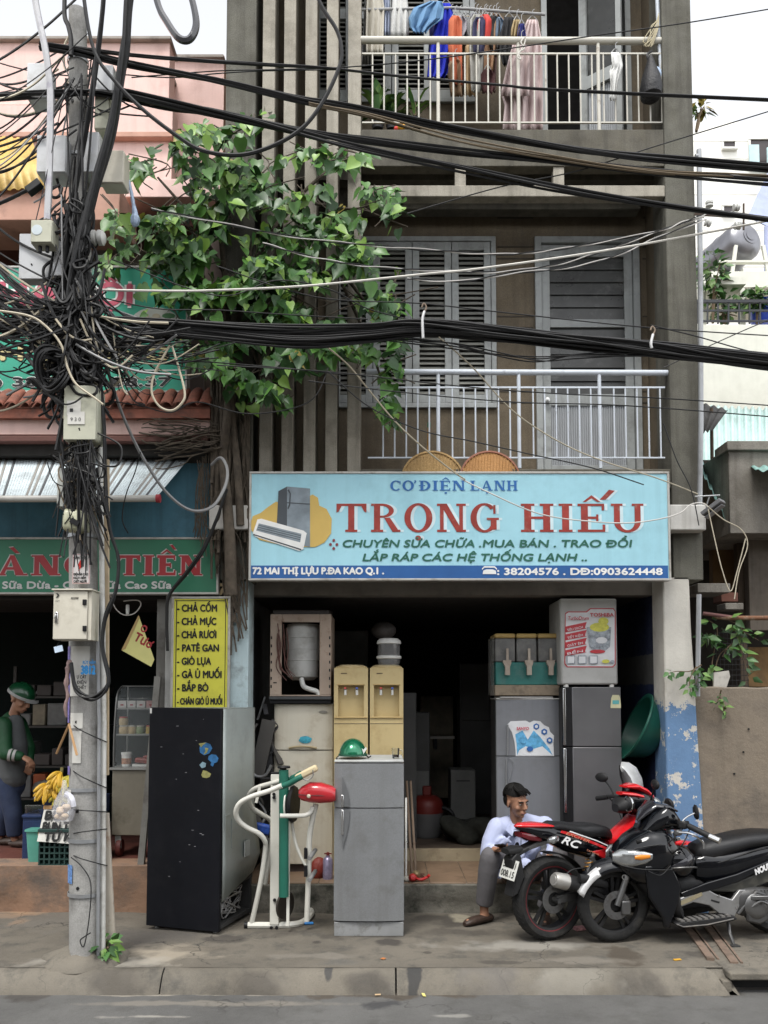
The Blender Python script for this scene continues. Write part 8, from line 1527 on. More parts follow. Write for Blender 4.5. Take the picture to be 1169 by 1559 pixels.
# ================================================================ climbing tree in front of the fins
ct = thing('climbing_tree','leafy green tree with hanging roots climbing the left edge of the grey building','tree',P(352,905,6.95)); rnd = random.Random(77)
bark = M('root_bark',(.085,.068,.05),.95,var=.3,vs=14,dirt=(.035,.028,.022),da=.6,ds=9,bump=.8,bs=40)
for pts, r in (([(352,905),(350,830),(345,760),(340,700),(345,640),(350,560),(345,470),(340,400),(330,300)],.05),([(366,800),(362,720),(355,650),(352,590),(358,520),(370,440),(390,350)],.035),([(345,560),(400,480),(450,430),(520,420),(580,500)],.028),([(345,420),(290,330),(240,270)],.022),([(360,450),(430,330),(500,260),(545,250)],.022),([(380,520),(400,580),(395,615)],.015),([(520,430),(560,520),(585,590),(600,625)],.015),([(480,310),(540,318),(590,300)],.014)):
    c = cat([P(a,b,6.85+rnd.uniform(-.05,.05)) for a, b in pts],8); obj('trunk' if r > .03 else 'limb', MB().tube(c,[r*(1-.65*i/len(c)) for i in range(len(c))],9), bark, ct)
mb = MB()
for k in range(90):
    a = rnd.gauss(345,16); pts = [(a,rnd.uniform(560,660))]
    for q in range(4): pts.append((pts[-1][0]+rnd.gauss(0,7),pts[-1][1]+rnd.uniform(25,75)))
    c = cat([P(max(322,min(378,x)),y,6.86+rnd.random()*.1) for x, y in pts],5); mb.tube(c,rnd.choice((.004,.006,.01,.014)),5)
for k in range(30):
    pts = [(rnd.uniform(300,345),rnd.uniform(640,690))]
    for q in range(4): pts.append((pts[-1][0]-rnd.uniform(10,34),pts[-1][1]+rnd.gauss(2,5)))
    mb.tube(cat([P(x,y,6.82+rnd.random()*.06) for x, y in pts],4),rnd.choice((.003,.005,.007)),5)
for k in range(26):
    a = rnd.uniform(300,330); pts = [(a,rnd.uniform(690,720))]
    for q in range(3): pts.append((pts[-1][0]+rnd.gauss(0,5),pts[-1][1]+rnd.uniform(20,50)))
    mb.tube(cat([P(x,y,6.9) for x, y in pts],4),.004,4)
for k in range(20):
    pts = [(rnd.uniform(335,365),rnd.uniform(810,850))]
    for q in range(3): pts.append((pts[-1][0]+rnd.gauss(4,8),pts[-1][1]+rnd.uniform(20,60)))
    mb.tube(cat([P(max(338,min(376,x)),y,7.0) for x, y in pts],4),.007,5)
obj('aerial_roots', mb, bark, ct)['kind'] = 'stuff'
clumps = [(255,250,34,26),(215,270,34,26),(300,205,42,24),(350,205,36,24),(390,185,24,20),(330,250,44,34),(290,290,50,34),(245,320,50,34),(215,380,38,44),(250,420,46,40),(300,360,54,44),(350,320,46,40),(400,290,40,34),(410,250,30,30),(470,230,26,24),(500,240,24,22),(545,235,28,14),(460,300,38,32),(500,320,34,30),(430,350,50,40),(380,400,50,44),(330,440,50,40),(430,430,50,44),(490,400,46,44),(540,400,34,40),(580,330,28,22),(590,300,22,18),(480,470,56,34),(550,460,44,38),(600,470,18,36),(420,490,60,36),(360,500,50,36),(320,540,42,30),(380,570,40,34),(415,590,24,22),(550,540,34,30),(590,560,22,34),(590,615,16,22),(600,520,16,20),(270,480,34,36),(440,540,40,26),(500,530,34,24),(570,290,22,14),(520,350,30,26),(175,320,16,40),(165,400,12,22),(205,250,16,14),(605,420,10,14),(596,640,8,10),(430,610,12,14),(280,215,16,12)]
crm_ = MB(); 
heart = [(0,0),(.28,-.06),(.42,.12),(.40,.36),(.24,.66),(.08,.92),(0,1.18)]
def hleaf(mb, p, t, nrm, s, m):
    sd_ = t.cross(nrm).normalized(); up = sd_.cross(t).normalized(); vs = []; 
    mid = [p+t*(v*s)-up*(.10*s*math.sin(v*2.4)) for v in (0,.12,.36,.66,1.18)]
    Lf = [p+sd_*(u*s)+t*(v*s)+up*(.10*s*u/.42)-up*(.08*s*v) for u, v in heart[1:6]]; Rt = [p-sd_*(u*s)+t*(v*s)+up*(.10*s*u/.42)-up*(.08*s*v) for u, v in heart[1:6]]
    v_ = mid+Lf+Rt   # mid 0..4, left 5..9, right 10..14
    mb.add(v_,[(0,1,6,5),(1,2,7,6),(2,3,8,7),(3,4,9,8),(0,10,11,1),(1,11,12,2),(2,12,13,3),(3,13,14,4)],m,True)
for (a, b, ra, rb_) in clumps:
    n = int(ra*rb_/14); cY = 6.62+rnd.uniform(-.1,.12)
    tw_ = [(a+rnd.gauss(0,ra*.45), b+rnd.gauss(0,rb_*.4)) for _ in range(5)]
    for k in range(n):
        if k % 3: ta, tb_ = tw_[k % 5]; x = ta+rnd.gauss(0,ra*.28); y = tb_+abs(rnd.gauss(0,rb_*.35))-rb_*.1
        else: x = a+rnd.uniform(-1,1)*ra; y = b+rnd.uniform(-1,1)*rb_
        if mnoise.noise(Vector((x/46,y/36,4.2))) < -.13+.25*(rnd.random()-.5) or (x > 390 and 195 < y < 285 and abs((x-396) % 33-9) < 9 and rnd.random() < .6): continue
        p = P(x,y,cY+rnd.uniform(-.26,.34)); t = Vector((rnd.gauss(0,.55),-.25+rnd.gauss(0,.35),-.8+rnd.gauss(0,.35))).normalized(); nr = Vector((rnd.gauss(0,.45),-.75+rnd.gauss(0,.3),.65+rnd.gauss(0,.3))).normalized()
        hleaf(crm_, p, t, nr, rnd.uniform(.05,.14), rnd.choices((0,1,2,3),(4,5,1.6,.12))[0])
tl_ = [M('tree_leaf_deep',(.022,.07,.014),.45,var=.25,vs=6), M('tree_leaf',(.06,.155,.026),.42,var=.25,vs=6), M('tree_leaf_fresh',(.15,.265,.042),.42,var=.2,vs=6)]
tl_.append(M('tree_leaf_yellow',(.3,.24,.05),.5)); obj('crown', crm_, tl_, ct); tw2 = MB()
for (a, b, ra, rb_) in clumps:
    for k in range(2): tw2.tube(cat([P(a+rnd.gauss(0,ra),b-rb_*.6,6.75),P(a,b,6.65),P(a+rnd.gauss(0,ra*.8),b+rb_*.7,6.55)],4),.005,4)
obj('twigs', tw2, bark, ct)
# ================================================================ upper balcony: laundry, plants, bag
YL = 7.22
def cloth(name, label, cat_, outline, Y, mat, fold=.02, nx=14, grp='laundry hung on the upper balcony', mats=None, waves=3.):
    """garment hung at Y: outline rows (y, x left, x right) from top to bottom, with vertical folds"""
    rnd = random.Random(label); ph = rnd.random()*6; rings = []; rows = []
    for i in range(len(outline)-1):
        for k in range(4): t = k/4; rows.append([outline[i][j]+(outline[i+1][j]-outline[i][j])*t for j in range(3)])
    rows.append(outline[-1]); n = len(rows)
    for i, (y, xa, xb) in enumerate(rows):
        d = i/n; rings.append([P(xa+(xb-xa)*j/nx,y+2.0*math.sin(j*1.7+ph)*(d > .9),Y+fold*(.35+d)*math.sin(j/nx*waves*6.28+ph+d*.8)+.02*mnoise.noise(Vector((j*.3,i*.2,ph)))) for j in range(nx+1)])
    mb = MB().loft(rings,0,False,False); t = thing(name,label,cat_,P((outline[-1][1]+outline[-1][2])/2,outline[-1][0],Y),0,grp); obj('fabric', mb, mat, t, solid=.006)
    hx = (outline[0][1]+outline[0][2])/2; top = outline[0][0]
    if top > 2: obj('hanger', MB().tube(cat([P(outline[0][1],top+1,Y),P(hx,top-6,Y),P(outline[0][2],top+1,Y)],4),.004,5).tube(cat([P(hx,top-6,Y),P(hx,top-13,Y),P(hx+3,top-16,Y)],4),.003,5), M('hanger_wire',(.35,.35,.35),.4,.6), t)
    return t
fab = lambda n, c, **k: M(n, c, .9, var=.1, vs=6, bump=.25, bs=25, **k)
cl = obj('clothes_rail', MB().tube([P(545,15,YL),P(690,12,YL),P(830,22,YL)],.012,8), M('rail_grey',(.3,.3,.3),.5,.4)); tag(cl,'horizontal grey rail on the upper balcony from which the laundry hangs','rail')
cloth('shirt','cream shirt hanging at the left end of the upper balcony rail','shirt',[(-30,560,578),(10,558,585),(50,557,584),(82,558,583)],YL,fab('cloth_cream',(.5,.47,.4)))
cloth('shirt','grey tee hanging half behind the cream shirt at the left end','shirt',[(-20,556,566),(40,553,566),(98,550,564)],YL+.08,fab('cloth_grey',(.3,.3,.29)))
cloth('shirt','blue and white striped shirt between the cream and white ones','shirt',[(-20,582,592),(20,581,594),(55,580,594)],YL+.03,fab('cloth_striped',(.32,.36,.46)))
cloth('shirt','white shirt left of the denim blue top','shirt',[(-20,600,618),(20,596,622),(56,594,622)],YL,fab('cloth_white',(.6,.6,.58)))
cloth('top','crumpled denim blue top draped over the rail','shirt',[(2,655,672),(12,630,676),(28,622,674),(42,624,655),(50,630,648)],YL-.06,fab('cloth_denim',(.12,.24,.4)),.03)
cloth('dress','bright royal blue dress, the longest blue garment on the rail','dress',[(5,672,686),(30,664,692),(70,655,690),(110,651,682),(118,650,676)],YL,fab('cloth_royal',(.012,.025,.42)),.03)
cloth('shorts','dark navy garment behind the royal blue dress','shorts',[(40,655,672),(80,652,675),(100,652,672)],YL+.06,fab('cloth_navy',(.012,.015,.11)))
xs_ = [(687,.09,.03,.025,22,60,'dark maroon'),(693,.5,.13,.06,24,122,'bright orange'),(700,.32,.3,.33,24,62,'pale grey'),(706,.07,.08,.12,26,70,'dark patterned blue'),(712,.3,.3,.3,26,62,'light grey'),(718,.5,.36,.2,64,150,'long sandy yellow'),(726,.42,.41,.37,22,142,'off-white'),(730,.02,.02,.06,26,90,'midnight blue'),(734,.5,.2,.12,30,54,'peach'),(738,.5,.05,.04,22,70,'scarlet'),(745,.45,.26,.15,24,110,'tan'),(751,.03,.03,.03,24,75,'charcoal'),(758,.16,.22,.3,26,60,'slate blue'),(700,.3,.09,.05,100,126,'rusty red'),(693,.22,.14,.08,90,150,'brown'),(742,.08,.03,.03,105,148,'wine red')]
for x, r_, g_2, b_, y0, y1, nm in xs_: cloth('garment','%s garment in the crowded middle of the laundry rail' % nm,'garment',[(y0,x-5,x+5),(y0+8,x-10,x+10),((y0+y1)/2+random.Random(nm).uniform(-6,6),x-11,x+10),(y1+random.Random(nm+'a').uniform(-8,8),x-5-random.Random(nm+'b').random()*7,x+4+random.Random(nm+'c').random()*7)],YL+random.Random(nm).uniform(-.08,.08),fab('cloth_'+nm.replace(' ','_').replace('-','_'),(r_,g_2,b_)),.025,8,waves=1.5)
for x, y0, y1, wd, nm, c in ((664,16,96,11,'faded maroon shirt',(.16,.04,.05)),(681,28,88,10,'dusty teal tee',(.08,.17,.18)),(709,24,112,12,'beige linen shirt',(.4,.34,.25)),(722,20,76,10,'checked grey shirt',(.2,.2,.22)),(740,24,96,11,'pale blue work shirt',(.3,.38,.46)),(756,20,84,11,'brown checked shirt',(.17,.1,.06)),(748,70,140,9,'washed pink tee',(.45,.28,.27)),(704,70,146,9,'faded ochre cloth',(.34,.23,.09))): cloth('garment',nm+(' in the second row of the laundry' if x < 800 else ''),'garment',[(y0,x-4,x+4),(y0+9,x-wd,x+wd),((y0+y1)/2,x-wd+1,x+wd-2),(y1,x-wd,x+wd-3)],YL+.13,fab('cloth2_'+nm.replace(' ','_'),c),.03,10,waves=2)
cloth('jacket','black jacket right of the crowded garments','jacket',[(26,768,782),(50,762,784),(80,760,782),(100,766,780)],YL-.02,fab('cloth_black',(.015,.015,.017)))
cloth('bag_cloth','khaki cloth hanging beside the black jacket','cloth',[(30,782,792),(45,778,792),(56,777,790)],YL-.04,fab('cloth_khaki',(.33,.25,.13))); cloth('cap_cloth','small dark navy cloth just above the rail by the long pink dress','cloth',[(36,790,798),(50,788,800),(56,788,801)],YL-.05,fab('cloth_navy',(.012,.015,.11)))
cloth('dress','long pale pink dress hanging at the right end of the laundry','dress',[(30,803,818),(60,790,824),(120,770,826),(148,764,826),(160,768,826),(198,765,826)],YL,fab('cloth_pink',(.52,.42,.41)),.035,22,waves=4)
cloth('skirt','pale pink upper skirt layer over the long pink dress','skirt',[(62,782,806),(100,772,806),(146,762,806)],YL-.08,fab('cloth_pink',(.52,.42,.41)),.03,16,waves=3)
cloth('towel','white face cloth tied to the balcony railing left of the black bag','cloth',[(80,930,944),(100,932,948),(108,928,946),(128,930,940),(152,928,938)],7.0,fab('cloth_white',(.6,.6,.58)),.012,8,None)
t = thing('black_bag','stuffed black plastic bag hanging from the right end of the upper railing','bag',P(990,160,6.98)); obj('film', MB().lathe([(.01,.3),(.03,.26),(.05,.2),(.09,.1),(.11,0),(.1,-.07),(.06,-.1),(.0,-.11)],P(991,135,6.96),n=22,sx=.85), M('black_film',(.006,.006,.008),.45,var=.3,vs=20,bump=1,bs=22), t); obj('tie', MB().tube(cat([P(990,96,6.98),P(985,84,6.98),P(992,78,7.0)],4),.01,6), M('black_film',(.006,.006,.008),.45), t); obj('blue_wrap', MB().ell(P(1000,112,6.99),(.04,.03,.06)), M('pale_blue_film',(.3,.38,.5),.35), t)
t = thing('cord_knot','white cord knotted round the upper railing beside the pink dress','cord',P(796,90,7.02)); obj('cord', MB().tube(cat([P(800,56,7.0),P(793,64,6.99),P(798,74,6.99),P(789,80,6.99),P(793,90,6.99),P(788,86,6.99),P(797,70,6.99),P(800,60,6.99)],5),.006,6), M('cord_white',(.55,.53,.48),.8), t)
t = thing('cord_bundle','tangle of straw coloured cord hung on the right corner pipe','cord',P(990,60,7.05)); mb = MB(); rnd = random.Random(5)
for k in range(9): mb.tube(cat([P(1003,20+rnd.random()*20,7.02),P(990+rnd.random()*10,40+rnd.random()*15,7.0),P(978+rnd.random()*14,60+rnd.random()*12,7.0),P(985+rnd.random()*12,66,7.02)],5),.004,5)
obj('cord', mb, M('straw_cord',(.42,.37,.25),.8), t)
def blades(name,label,px,py,Y,n,ln,seed,pot=.06,mat=lfm,wd=.03,grp='potted plants on the upper balcony'):
    rnd = random.Random(seed); b = P(px,py,Y); t = thing(name,label,'plant',b,0,grp); mb = MB(); top = b+Vector((0,0,pot*1.5))
    for k in range(n):
        a = rnd.uniform(0,6.28); e = rnd.uniform(.4,1.3); d = Vector((math.cos(a)*math.cos(e),math.sin(a)*math.cos(e)*.6,math.sin(e))); l_ = ln*rnd.uniform(.6,1.1); s0 = top+Vector((0,0,rnd.uniform(0,ln*.5))); p1_ = s0+d*l_*.6; p2_ = s0+d*l_-Vector((0,0,l_*.25)); sdv = d.cross(Vector((0,0,1))).normalized()*wd
        mb.add([s0,s0.lerp(p1_,.5)+sdv,p1_+sdv*.9,p2_,p1_-sdv*.9,s0.lerp(p1_,.5)-sdv],[(0,1,5),(1,2,4,5),(2,3,4)],rnd.randrange(3),True)
    obj('foliage', mb, mat, t); obj('stem', MB().tube([top-Vector((0,0,.02)),top+Vector((0,0,ln*.6))],.008,6), MATS['brown_stem'], t); obj('pot', MB().lathe([(0,0),(pot*.75,0),(pot,pot*1.4),(pot*1.08,pot*1.45),(pot*.9,pot*1.35),(0,pot*1.3)],b,n=16), M('black_pot',(.025,.025,.028),.5), t); return t
blades('potted_plant','spiky light green potted plant at the left end of the upper balcony',575,197,7.12,30,.3,3,mat=[lfm[2],lfm[1],lfm[2]]); blades('potted_plant','soft mid green potted plant beside the spiky one',597,198,7.14,34,.22,4); blades('potted_plant','thin arching potted plant below the blue dress on the upper balcony',632,198,7.12,16,.26,5,mat=[lfm[1],lfm[2],lfm[2]],wd=.02)
t = thing('flower','small red and yellow plastic flower pot on the edge of the upper balcony','flower pot',P(611,196,7.06)); obj('bloom', MB().ell(P(609,194,7.05),(.03,.025,.022)).ell(P(614,193,7.05),(.02,.02,.02)), M('bloom_yellow',(.6,.3,.02),.6,var=.3,vs=30), t); obj('cup', MB().ell(P(603,196,7.05),(.02,.02,.02)), M('bloom_red',(.5,.04,.03),.6), t)
# first balcony: broom and winnowing trays
t = thing('broom','broom handle with orange sleeve and green tip leaning on the lower balcony railing','broom',P(653,712,7.1)); obj('handle', MB().tube([P(650,715,7.12),P(653,650,7.08)],.011,8), M('bamboo_orange',(.4,.22,.06),.6,var=.3,vs=30), t); obj('tip', MB().tube([P(653,651,7.08),P(653.3,643,7.08)],.013,8), M('tip_green',(.02,.18,.1),.5), t)
wv = M('woven_bamboo',(.4,.26,.11),.8,var=.15,vs=8,dirt=(.25,.15,.06),da=.5,ds=7,bump=.8,bs=55,fine=.25)
for cx, cyy, rr, lab, mm in ((659,733,49,'winnowing tray of pale woven bamboo behind the sign, left of the rimmed one',wv),(746,731,47,'winnowing tray with a reddish rim behind the sign, right of the plain one',M('woven_orange',(.42,.22,.08),.75,var=.1,dirt=(.3,.15,.05),da=.4,bump=.6,bs=70,fine=.2))):
    c = P(cx,cyy,6.985); r_ = sz(rr,6.98); t = thing('winnowing_tray',lab,'tray',c-Vector((0,0,r_)),0,'bamboo trays on the shop sign'); ax = Vector((.05,-1,.14)).normalized(); obj('weave', MB().lathe([(0,.012),(r_*.6,.012),(r_*.93,.004),(r_*.97,0),(r_*.93,-.004),(0,0)],c,ax,44), mm, t)
    mb = MB(); mb.lathe([(r_*.95,-.006),(r_*1.01,-.006),(r_*1.02,.012),(r_*.96,.014),(r_*.95,-.006)],c,ax,44); obj('rim', mb, M('rim_red_brown',(.24,.09,.05),.6) if cx > 700 else wv, t)
    mb = MB(); q = Vector((0,0,1)).rotation_difference(ax).to_matrix()
    for k in range(-9,10):
        h_ = math.sqrt(max(0,1-(k/10)**2))*r_*.93; mb.tube([c+q@Vector((k*r_/10,-h_,.014)),c+q@Vector((k*r_/10,h_,.014))],.003,4)
    obj('weave_strip', mb, mm, t)
# ================================================================ food shop on the left
def sbox(name,label,a,b,c,d,Y,dep,mat,cat_='box',grp=None,zf=None,bevel=.006):
    x0,x1,z0,z1 = rect(a,b,c,d,Y); z0 = zf if zf is not None else z0; t = thing(name,label,cat_,((x0+x1)/2,Y,z0),0,grp); obj('body', MB().box(x0,x1,Y,Y+dep,z0,z1), mat, t, bevel=bevel); return t,(x0,x1,z0,z1)
cart = thing('food_cabinet','glass fronted food cabinet on a small wheeled cupboard in the food shop','cabinet',(P(205,1300,7.35).x,7.35,LZ)); Y = 7.35
x0,x1,z0,z1 = rect(170,1172,236,1272,Y); cupm = M('stained_steel_cupboard',(.2,.18,.14),.5,.2,var=.15,dirt=(.08,.07,.05),da=.6,ds=5); obj('cupboard', MB().box(x0,x1,Y,Y+.4,z0,z1), cupm, cart, bevel=.006); obj('counter_edge', MB().box(x0-.02,x1+.02,Y-.02,Y+.42,z1+.001,z1+.02), M('steel_edge',(.35,.35,.33),.4,.6), cart)
for s in (x0+.06,x1-.07): 
    wh = obj('castor', MB().lathe([(0,-.02),(.07,-.02),(.075,0),(.07,.02),(0,.02)],(s,Y+.05,LZ+.075),(1,0,0),20), M('castor_red',(.12,.03,.025),.6), cart); obj('fork', MB().beam((s,Y+.02,LZ+.07),(s-.01,Y+.03,z0-.003),.05,.012), M('steel_edge',(.35,.35,.33),.4,.6), wh)
zt = P(200,1045,Y).z; mb = MB(); fm_ = M('cabinet_frame',(.2,.2,.19),.4,.6)
prof = [(0,z1+.02),(0,z1+.3),(.05,zt-.1),(.14,zt-.02),(.22,zt)]
for x in (x0+.01,x1-.01): mb.tube(cat([(x,Y+a,b) for a, b in prof],4),.008,6); mb.tube([(x,Y+.38,z1+.02),(x,Y+.38,zt)],.008,6)
mb.box(x0+.01,x1-.01,Y+.2,Y+.38,zt,zt+.008); obj('glass_frame', mb, fm_, cart)
obj('glass', MB().loft([[(x0+.012,Y+a,b),(x1-.012,Y+a,b)] for a, b in prof],0,False,False), M('cabinet_glass',(.6,.65,.65),.05,alpha=.12,var=0), cart)
shz = [P(200,1118,Y).z, P(200,1078,Y).z]
for z in shz: obj('shelf', MB().box(x0+.015,x1-.015,Y+.04,Y+.37,z-.012,z), M('shelf_grey',(.22,.22,.2),.5), cart)
for k, (a, b, c, d, m) in enumerate(((178,1104,194,1117,'jar_tan'),(192,1105,204,1117,'jar_tan'),(204,1103,217,1117,'jar_green'),(219,1106,228,1117,'jar_yellow'),(178,1090,192,1103,'jar_tan'))):
    x_, xx, za, zb2 = rect(a,b,c,d,Y+.08); r_ = (xx-x_)/2; zz = shz[0] if b > 1095 else shz[0]+.075; t = thing('food_jar',('tan relish jar at the left of the lower cabinet shelf','tan relish jar second from left on the lower cabinet shelf','greenish relish jar in the lower shelf of the food cabinet','small yellow jar with red lid at the right of the lower shelf','tan relish jar stacked on the leftmost one')[k],'jar',((x_+xx)/2,Y+.14,zz),0,'jars in the food cabinet'); L('jar', MB().lathe([(0,0),(r_*.95,0),(r_,.01),(r_,.05),(r_*.85,.06),(0,.06)],n=16), M(m,{'jar_tan':(.36,.27,.14),'jar_green':(.16,.2,.09),'jar_yellow':(.4,.28,.06)}[m],.4,var=.2,vs=30), t); L('lid', MB().lathe([(r_*.9,.061),(r_*.9,.072),(0,.073)],n=16), M('lid_red' if k > 2 else 'lid_clear',(.35,.03,.02) if k > 2 else (.35,.33,.27),.4), t)
for k in range(4):
    x_,xx,za,zb2 = rect(178+k*14.5,1064,191+k*14.5,1076,Y+.08); t = thing('food_carton',('white carton leftmost in the row on the upper cabinet shelf','white carton second from left on the upper cabinet shelf','white carton third from left on the upper cabinet shelf','pinkish carton at the right end of the upper cabinet shelf')[k],'carton',((x_+xx)/2,Y+.15,shz[1]),0,'cartons in the food cabinet'); L('box', MB().box(-(xx-x_)/2,(xx-x_)/2,-.05,.08,.001,.062), M('carton_white' if k < 3 else 'carton_pink',(.45,.43,.4) if k < 3 else (.4,.22,.2),.7), t, bevel=.003); L('printed_mark', MB().box(-.012,.014,-.0525,-.0505,.02,.032), redd, t)
t = thing('lidded_tub','white tub with label on the counter of the food cabinet','tub',(P(186,1160,Y).x,Y+.12,z1+.021)); r_ = sz(7.5,Y); L('tub', MB().lathe([(0,0),(r_*.9,0),(r_,.1),(0,.1)],n=18), whp, t); L('lid', MB().lathe([(r_*1.08,.1),(r_*1.08,.12),(0,.122)],n=18), whp, t); L('label', MB().lathe([(r_*.94,.02),(r_*.985,.07)],n=18), M('tub_label',(.4,.2,.12),.6,var=.6,vs=50), t)
t = thing('meat_tray','red meat packets on the counter of the food cabinet','food',(P(215,1160,Y).x,Y+.14,z1+.021)); L('tray', MB().box(-.1,.1,-.06,.08,0,.02), whp, t); L('meat', MB().obox((0,0,.045),(.17,.11,.045),(0,.1,.05)).obox((.03,0,.08),(.1,.09,.03),(0,-.1,.1)), M('meat_red',(.2,.03,.02),.35,var=.4,vs=14), t, bevel=.012)
# bananas on crates with a hand written sign
crm1 = M('crate_dark_green',(.015,.04,.035),.55); crm2 = M('crate_navy',(.015,.03,.09),.5); crm3 = M('tub_teal',(.08,.28,.22),.5)
def crate(name,label,a,b,c,d,Y,mat,dep=.3,zf=LZ):
    x0,x1,z0,z1 = rect(a,b,c,d,Y); z0 = zf; t = thing(name,label,'crate',((x0+x1)/2,Y,z0)); mb = MB(); nx_ = 11; nz_ = 6; H = z1-z0
    for yy in (Y,Y+dep):
        for i in range(nx_+1): xx = x0+(x1-x0)*i/nx_; mb.box(xx-.006,xx+.006,yy-.006,yy+.006,z0,z1)
        for j in range(nz_+1): zz = z0+H*j/nz_; mb.box(x0,x1,yy-.0075,yy+.0075,zz-.006,zz+.006)
    for xx in (x0,x1): mb.box(xx-.005,xx+.005,Y+.008,Y+dep-.008,z0,z1)
    obj('lattice', mb, mat, t); obj('base', MB().box(x0+.008,x1-.008,Y+.01,Y+dep-.01,z0+.002,z0+.015), mat, t); obj('rim', MB().box(x0-.012,x1+.012,Y-.02,Y-.0085,z1-.025,z1), mat, t, bevel=.004); return t
crate('crate','dark green lattice crate under the hand lettered card beside the pole',60,1262,145,1318,7.02,crm1,.26); crate('crate','navy blue lattice crate behind the teal tub',36,1240,62,1288,7.3,crm2,.3)
x0,x1,z0,z1 = rect(64,1214,150,1240,7.12); t = thing('crate','blue crate holding the bananas on top of the dark green crate','crate',((x0+x1)/2,7.12,z0)); obj('wall', MB().box(x0,x1,7.12,7.14,z0,z1).box(x0,x0+.02,7.14,7.4,z0,z1).box(x1-.02,x1,7.14,7.4,z0,z1).box(x0+.02,x1-.02,7.38,7.4,z0,z1), crm2, t); obj('base', MB().box(x0+.02,x1-.02,7.14,7.38,z0,z0+.015), crm2, t); obj('stand', MB().box(x0+.03,x1-.03,7.3,7.4,LZ,z0-.002), crm1, t); obj('rim', MB().box(x0-.01,x1+.01,7.1,7.118,z1-.02,z1+.004), M('brown_rim',(.2,.09,.04),.6), t); CZ = z1
t = thing('tub','pale teal plastic tub beside the hand lettered card','tub',(P(52,1292,7.12).x,7.12,LZ)); L('tub', MB().body([(0,0,.001,.001)][:0]+[(.0,.1,.07,.07),(.12,.1,.08,.08),(.245,.1,.088,.088),(.25,.1,.1,.1),(.262,.1,.1,.1)],0,20,5,axis='z'), crm3, t)
t = thing('plastic_sheet','crumpled clear plastic sheet on the navy crate','sheet',P(50,1240,7.3)); mb = MB(); rg = []
for i in range(9): rg.append([P(38+i*3.6,1226+j*2.6+3*mnoise.noise(Vector((i,j,2))),7.25+.03*j) for j in range(6)])
mb.loft(rg,0,False,False); obj('film', mb, M('plastic_film',(.5,.5,.48),.3,alpha=.25,var=0), t, solid=.004)
bam = [M('banana_yellow',(.55,.33,.03),.5,var=.15,vs=12,dirt=(.2,.13,.03),da=.4,ds=10), M('banana_green_yellow',(.4,.34,.05),.5,var=.2,vs=12)]
def bunch(label, px, py, Y, n, ang, m, s=1.):
    c = P(px,py,Y); t = thing('banana_bunch',label,'bananas',c-Vector((0,0,.04)),0,'banana bunches on the crate'); rnd = random.Random(label); st = MB().tube([c+Vector((0,.02,.03)),c+Vector((0,.03,.07))],.014,8); obj('stalk', st, M('banana_stalk',(.14,.12,.04),.7), t); mb = MB()
    for k in range(n):
        a = R(ang)+(k-(n-1)/2)*.33+rnd.gauss(0,.08); lay = (k % 3)*.02; d = Vector((math.cos(a),-.5-.2*rnd.random(),math.sin(a)*.6)); 
        pts = cat([c+Vector((0,.02,.03-lay)),c+d*.05*s+Vector((0,-.02,.02-lay)),c+d*.1*s+Vector((0,-.035,-.012-lay)),c+d*.135*s+Vector((0,-.03,-.035-lay))],4); mb.tube(pts,[.008,.012,.016,.019,.02,.02,.019,.018,.016,.013,.011,.008,.005],8)
    obj('fruit', mb, bam[m], t); return t
for lab, a, b, n, an, m in (('big golden banana bunch on top of the pile by the pole',92,1182,9,250,0),('golden banana bunch at the left of the pile on the crate',72,1200,8,230,0),('golden banana bunch in the middle of the pile',85,1195,8,270,0),('greenish banana bunch at the front of the pile under the golden ones',94,1205,9,265,1),('greenish banana bunch half hidden behind the pole',104,1188,8,280,1)): bunch(lab,a,b,7.12+.02*(b % 3),n,an,m,.62)
t = thing('paper_bag','white paper under the bananas at the left of the crate','paper',P(65,1212,7.12)); obj('sheet', MB().obox(P(68,1213,7.15),(.14,.14,.01),(.1,.1,.2)), papw, t)
t = thing('price_card','white hand lettered card leaning on the dark green crate','card',P(85,1284,6.98)); mb = MB(); q = [P(67,1232,7.07),P(112,1236,7.07),P(112,1285,6.99),P(56,1281,6.99)]; mb.add(q+[p+Vector((0,.008,0)) for p in q],[(0,3,2,1),(4,5,6,7),(0,1,5,4),(1,2,6,5),(2,3,7,6),(3,0,4,7)]); obj('card', mb, papw, t)
for s, a, b, w_ in (('BÚN',69,1247,40),('BÚN TƯƠI',65,1264,62),('TỨ KÝ',67,1280,52)):
    p = P(a,b,6.99+.08*(1283-b)/50); mb = MB(); text(mb,s,(p.x,p.y-.012,p.z),sz(w_,7.03),sz(13,7.03),heavy=.08,v=(.12,.16,.98)); obj('lettering', mb, c_black, t)
for a, b in ((73,1229),(62,1269)): c = P(a,b,7.0+.07*(1283-b)/50); obj('tape', MB().obox(c+Vector((0,-.006,0)),(.07 if b < 1240 else .04,.004,.03),(R(-10),0,.0)), M('brown_tape',(.35,.2,.08),.5), t)
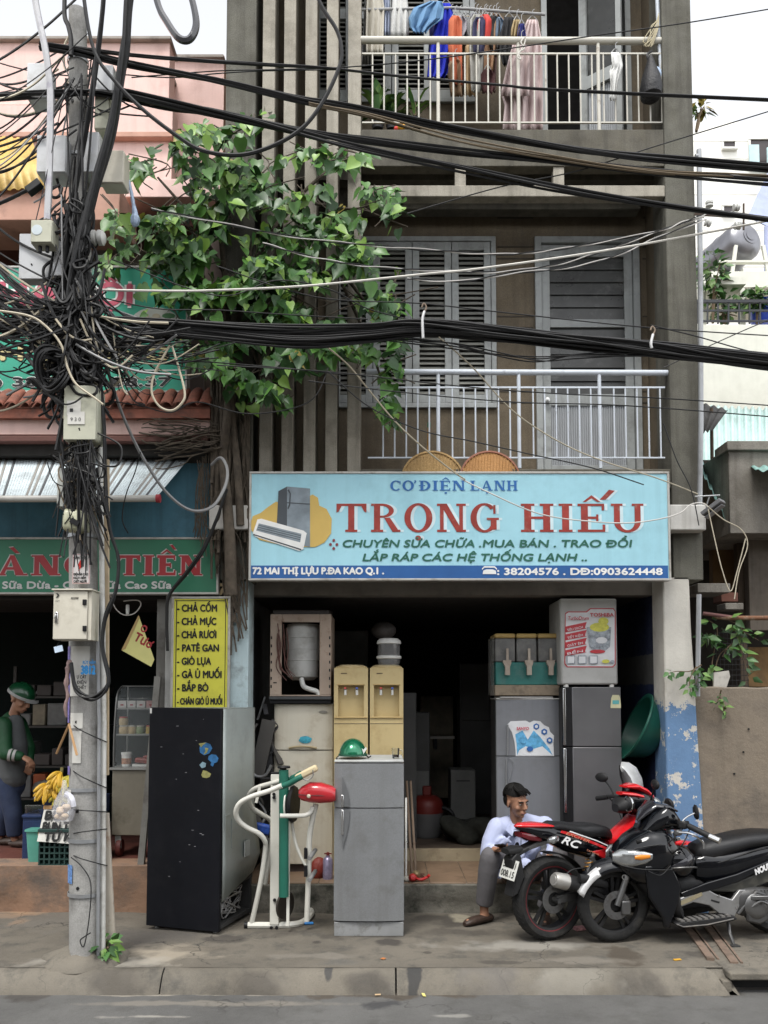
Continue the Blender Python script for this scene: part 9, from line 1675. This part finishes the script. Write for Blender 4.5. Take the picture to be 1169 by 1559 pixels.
# shelves and goods in the dim back of the food shop
sh = thing('back_shelf','dark rack with rows of boxed goods in the back of the food shop','shelf',(P(90,1250,8.6).x,8.6,LZ)); mb = MB(); x0,x1,_,_ = rect(20,1000,160,1250,8.6)
zs = [P(90,b,8.6).z for b in (1215,1166,1105,1060)]
for z in zs: mb.box(x0,x1,8.6,9.0,z-.02,z)
for x in (x0,x1): mb.box(x-.015,x+.015,8.6,8.64,LZ,zs[-1]+.3)
obj('rack', mb, M('dark_rack',(.05,.045,.04),.6), sh); rnd = random.Random(40); gm_ = [M('goods_grey',(.14,.14,.135),.6,var=.3,vs=9),M('goods_cream',(.2,.17,.12),.6,var=.3,vs=9),M('goods_orange',(.3,.07,.02),.6),M('goods_dark',(.06,.05,.045),.6)]; gi = 0
nmz = ['lowest','second','third','top']
for zi, z in enumerate(zs):
    x = x0+.03
    while x < x1-.16:
        wd = rnd.uniform(.1,.2); hh = rnd.uniform(.1,.24); mi = rnd.choices(range(4),(4,2,1,3))[0]; t = thing('goods_box','%s goods box on the %s shelf of the dim back rack' % (('grey','cream','orange','dark')[mi],nmz[zi]),'box',(x+wd/2,8.75,z),0,'%s goods on the %s back shelf' % (('grey','cream','orange','dark')[mi],nmz[zi])); L('carton', MB().box(-wd/2,wd/2,-.12,.12,.001,hh), gm_[mi], t, bevel=.01); x += wd+.02
sbox('sack','pale plastic sack on the floor in the back of the food shop',45,1190,110,1215,7.9,.3,M('sack_grey',(.2,.19,.17),.6,bump=.8,bs=12),'sack',bevel=.06)
t = thing('hanging_bulb','small white bulb on a looped wire under the food shop lintel','bulb',P(194,938,7.15)); obj('bulb', MB().lathe([(0,0),(.012,.01),(.016,.05),(.014,.09),(0,.092)],P(194,937,7.15),n=14), por, t); obj('flex', MB().tube(cat([P(168,905,7.0),P(175,925,7.1),P(188,936,7.15),P(204,934,7.15),P(214,922,7.12),P(210,914,7.1),P(188,915,7.1)],5),.005,5), M('white_wire',(.55,.53,.5),.5), t)
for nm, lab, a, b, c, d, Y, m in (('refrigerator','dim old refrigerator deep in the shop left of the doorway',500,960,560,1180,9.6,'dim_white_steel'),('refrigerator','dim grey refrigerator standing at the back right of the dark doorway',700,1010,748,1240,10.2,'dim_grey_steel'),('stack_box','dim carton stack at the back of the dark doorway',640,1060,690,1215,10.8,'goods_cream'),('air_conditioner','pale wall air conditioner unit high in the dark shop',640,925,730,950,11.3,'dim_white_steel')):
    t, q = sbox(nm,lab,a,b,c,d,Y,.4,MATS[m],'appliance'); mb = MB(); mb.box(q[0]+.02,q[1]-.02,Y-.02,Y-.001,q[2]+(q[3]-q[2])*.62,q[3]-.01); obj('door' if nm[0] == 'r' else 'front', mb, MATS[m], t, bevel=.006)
# ================================================================ houses across the street (they face the shop and close the sky behind the photographer)
op = thing('opposite_houses','row of plain grey-brown houses across the street facing the repair shop','building',(0,-13,0)); opm = M('opposite_wall',(.2,.185,.165),.85,var=.2,vs=.8)
obj('wall', MB().box(-22,22,-14,-12,-.2,7.5), opm, op); mb = MB()
for i in range(14):
    for j in range(2): mb.box(-20+i*3,-18.6+i*3,-12.02,-11.99,2.0+j*2.9,3.6+j*2.9)
obj('window', mb, MATS['dark_pane'], op)
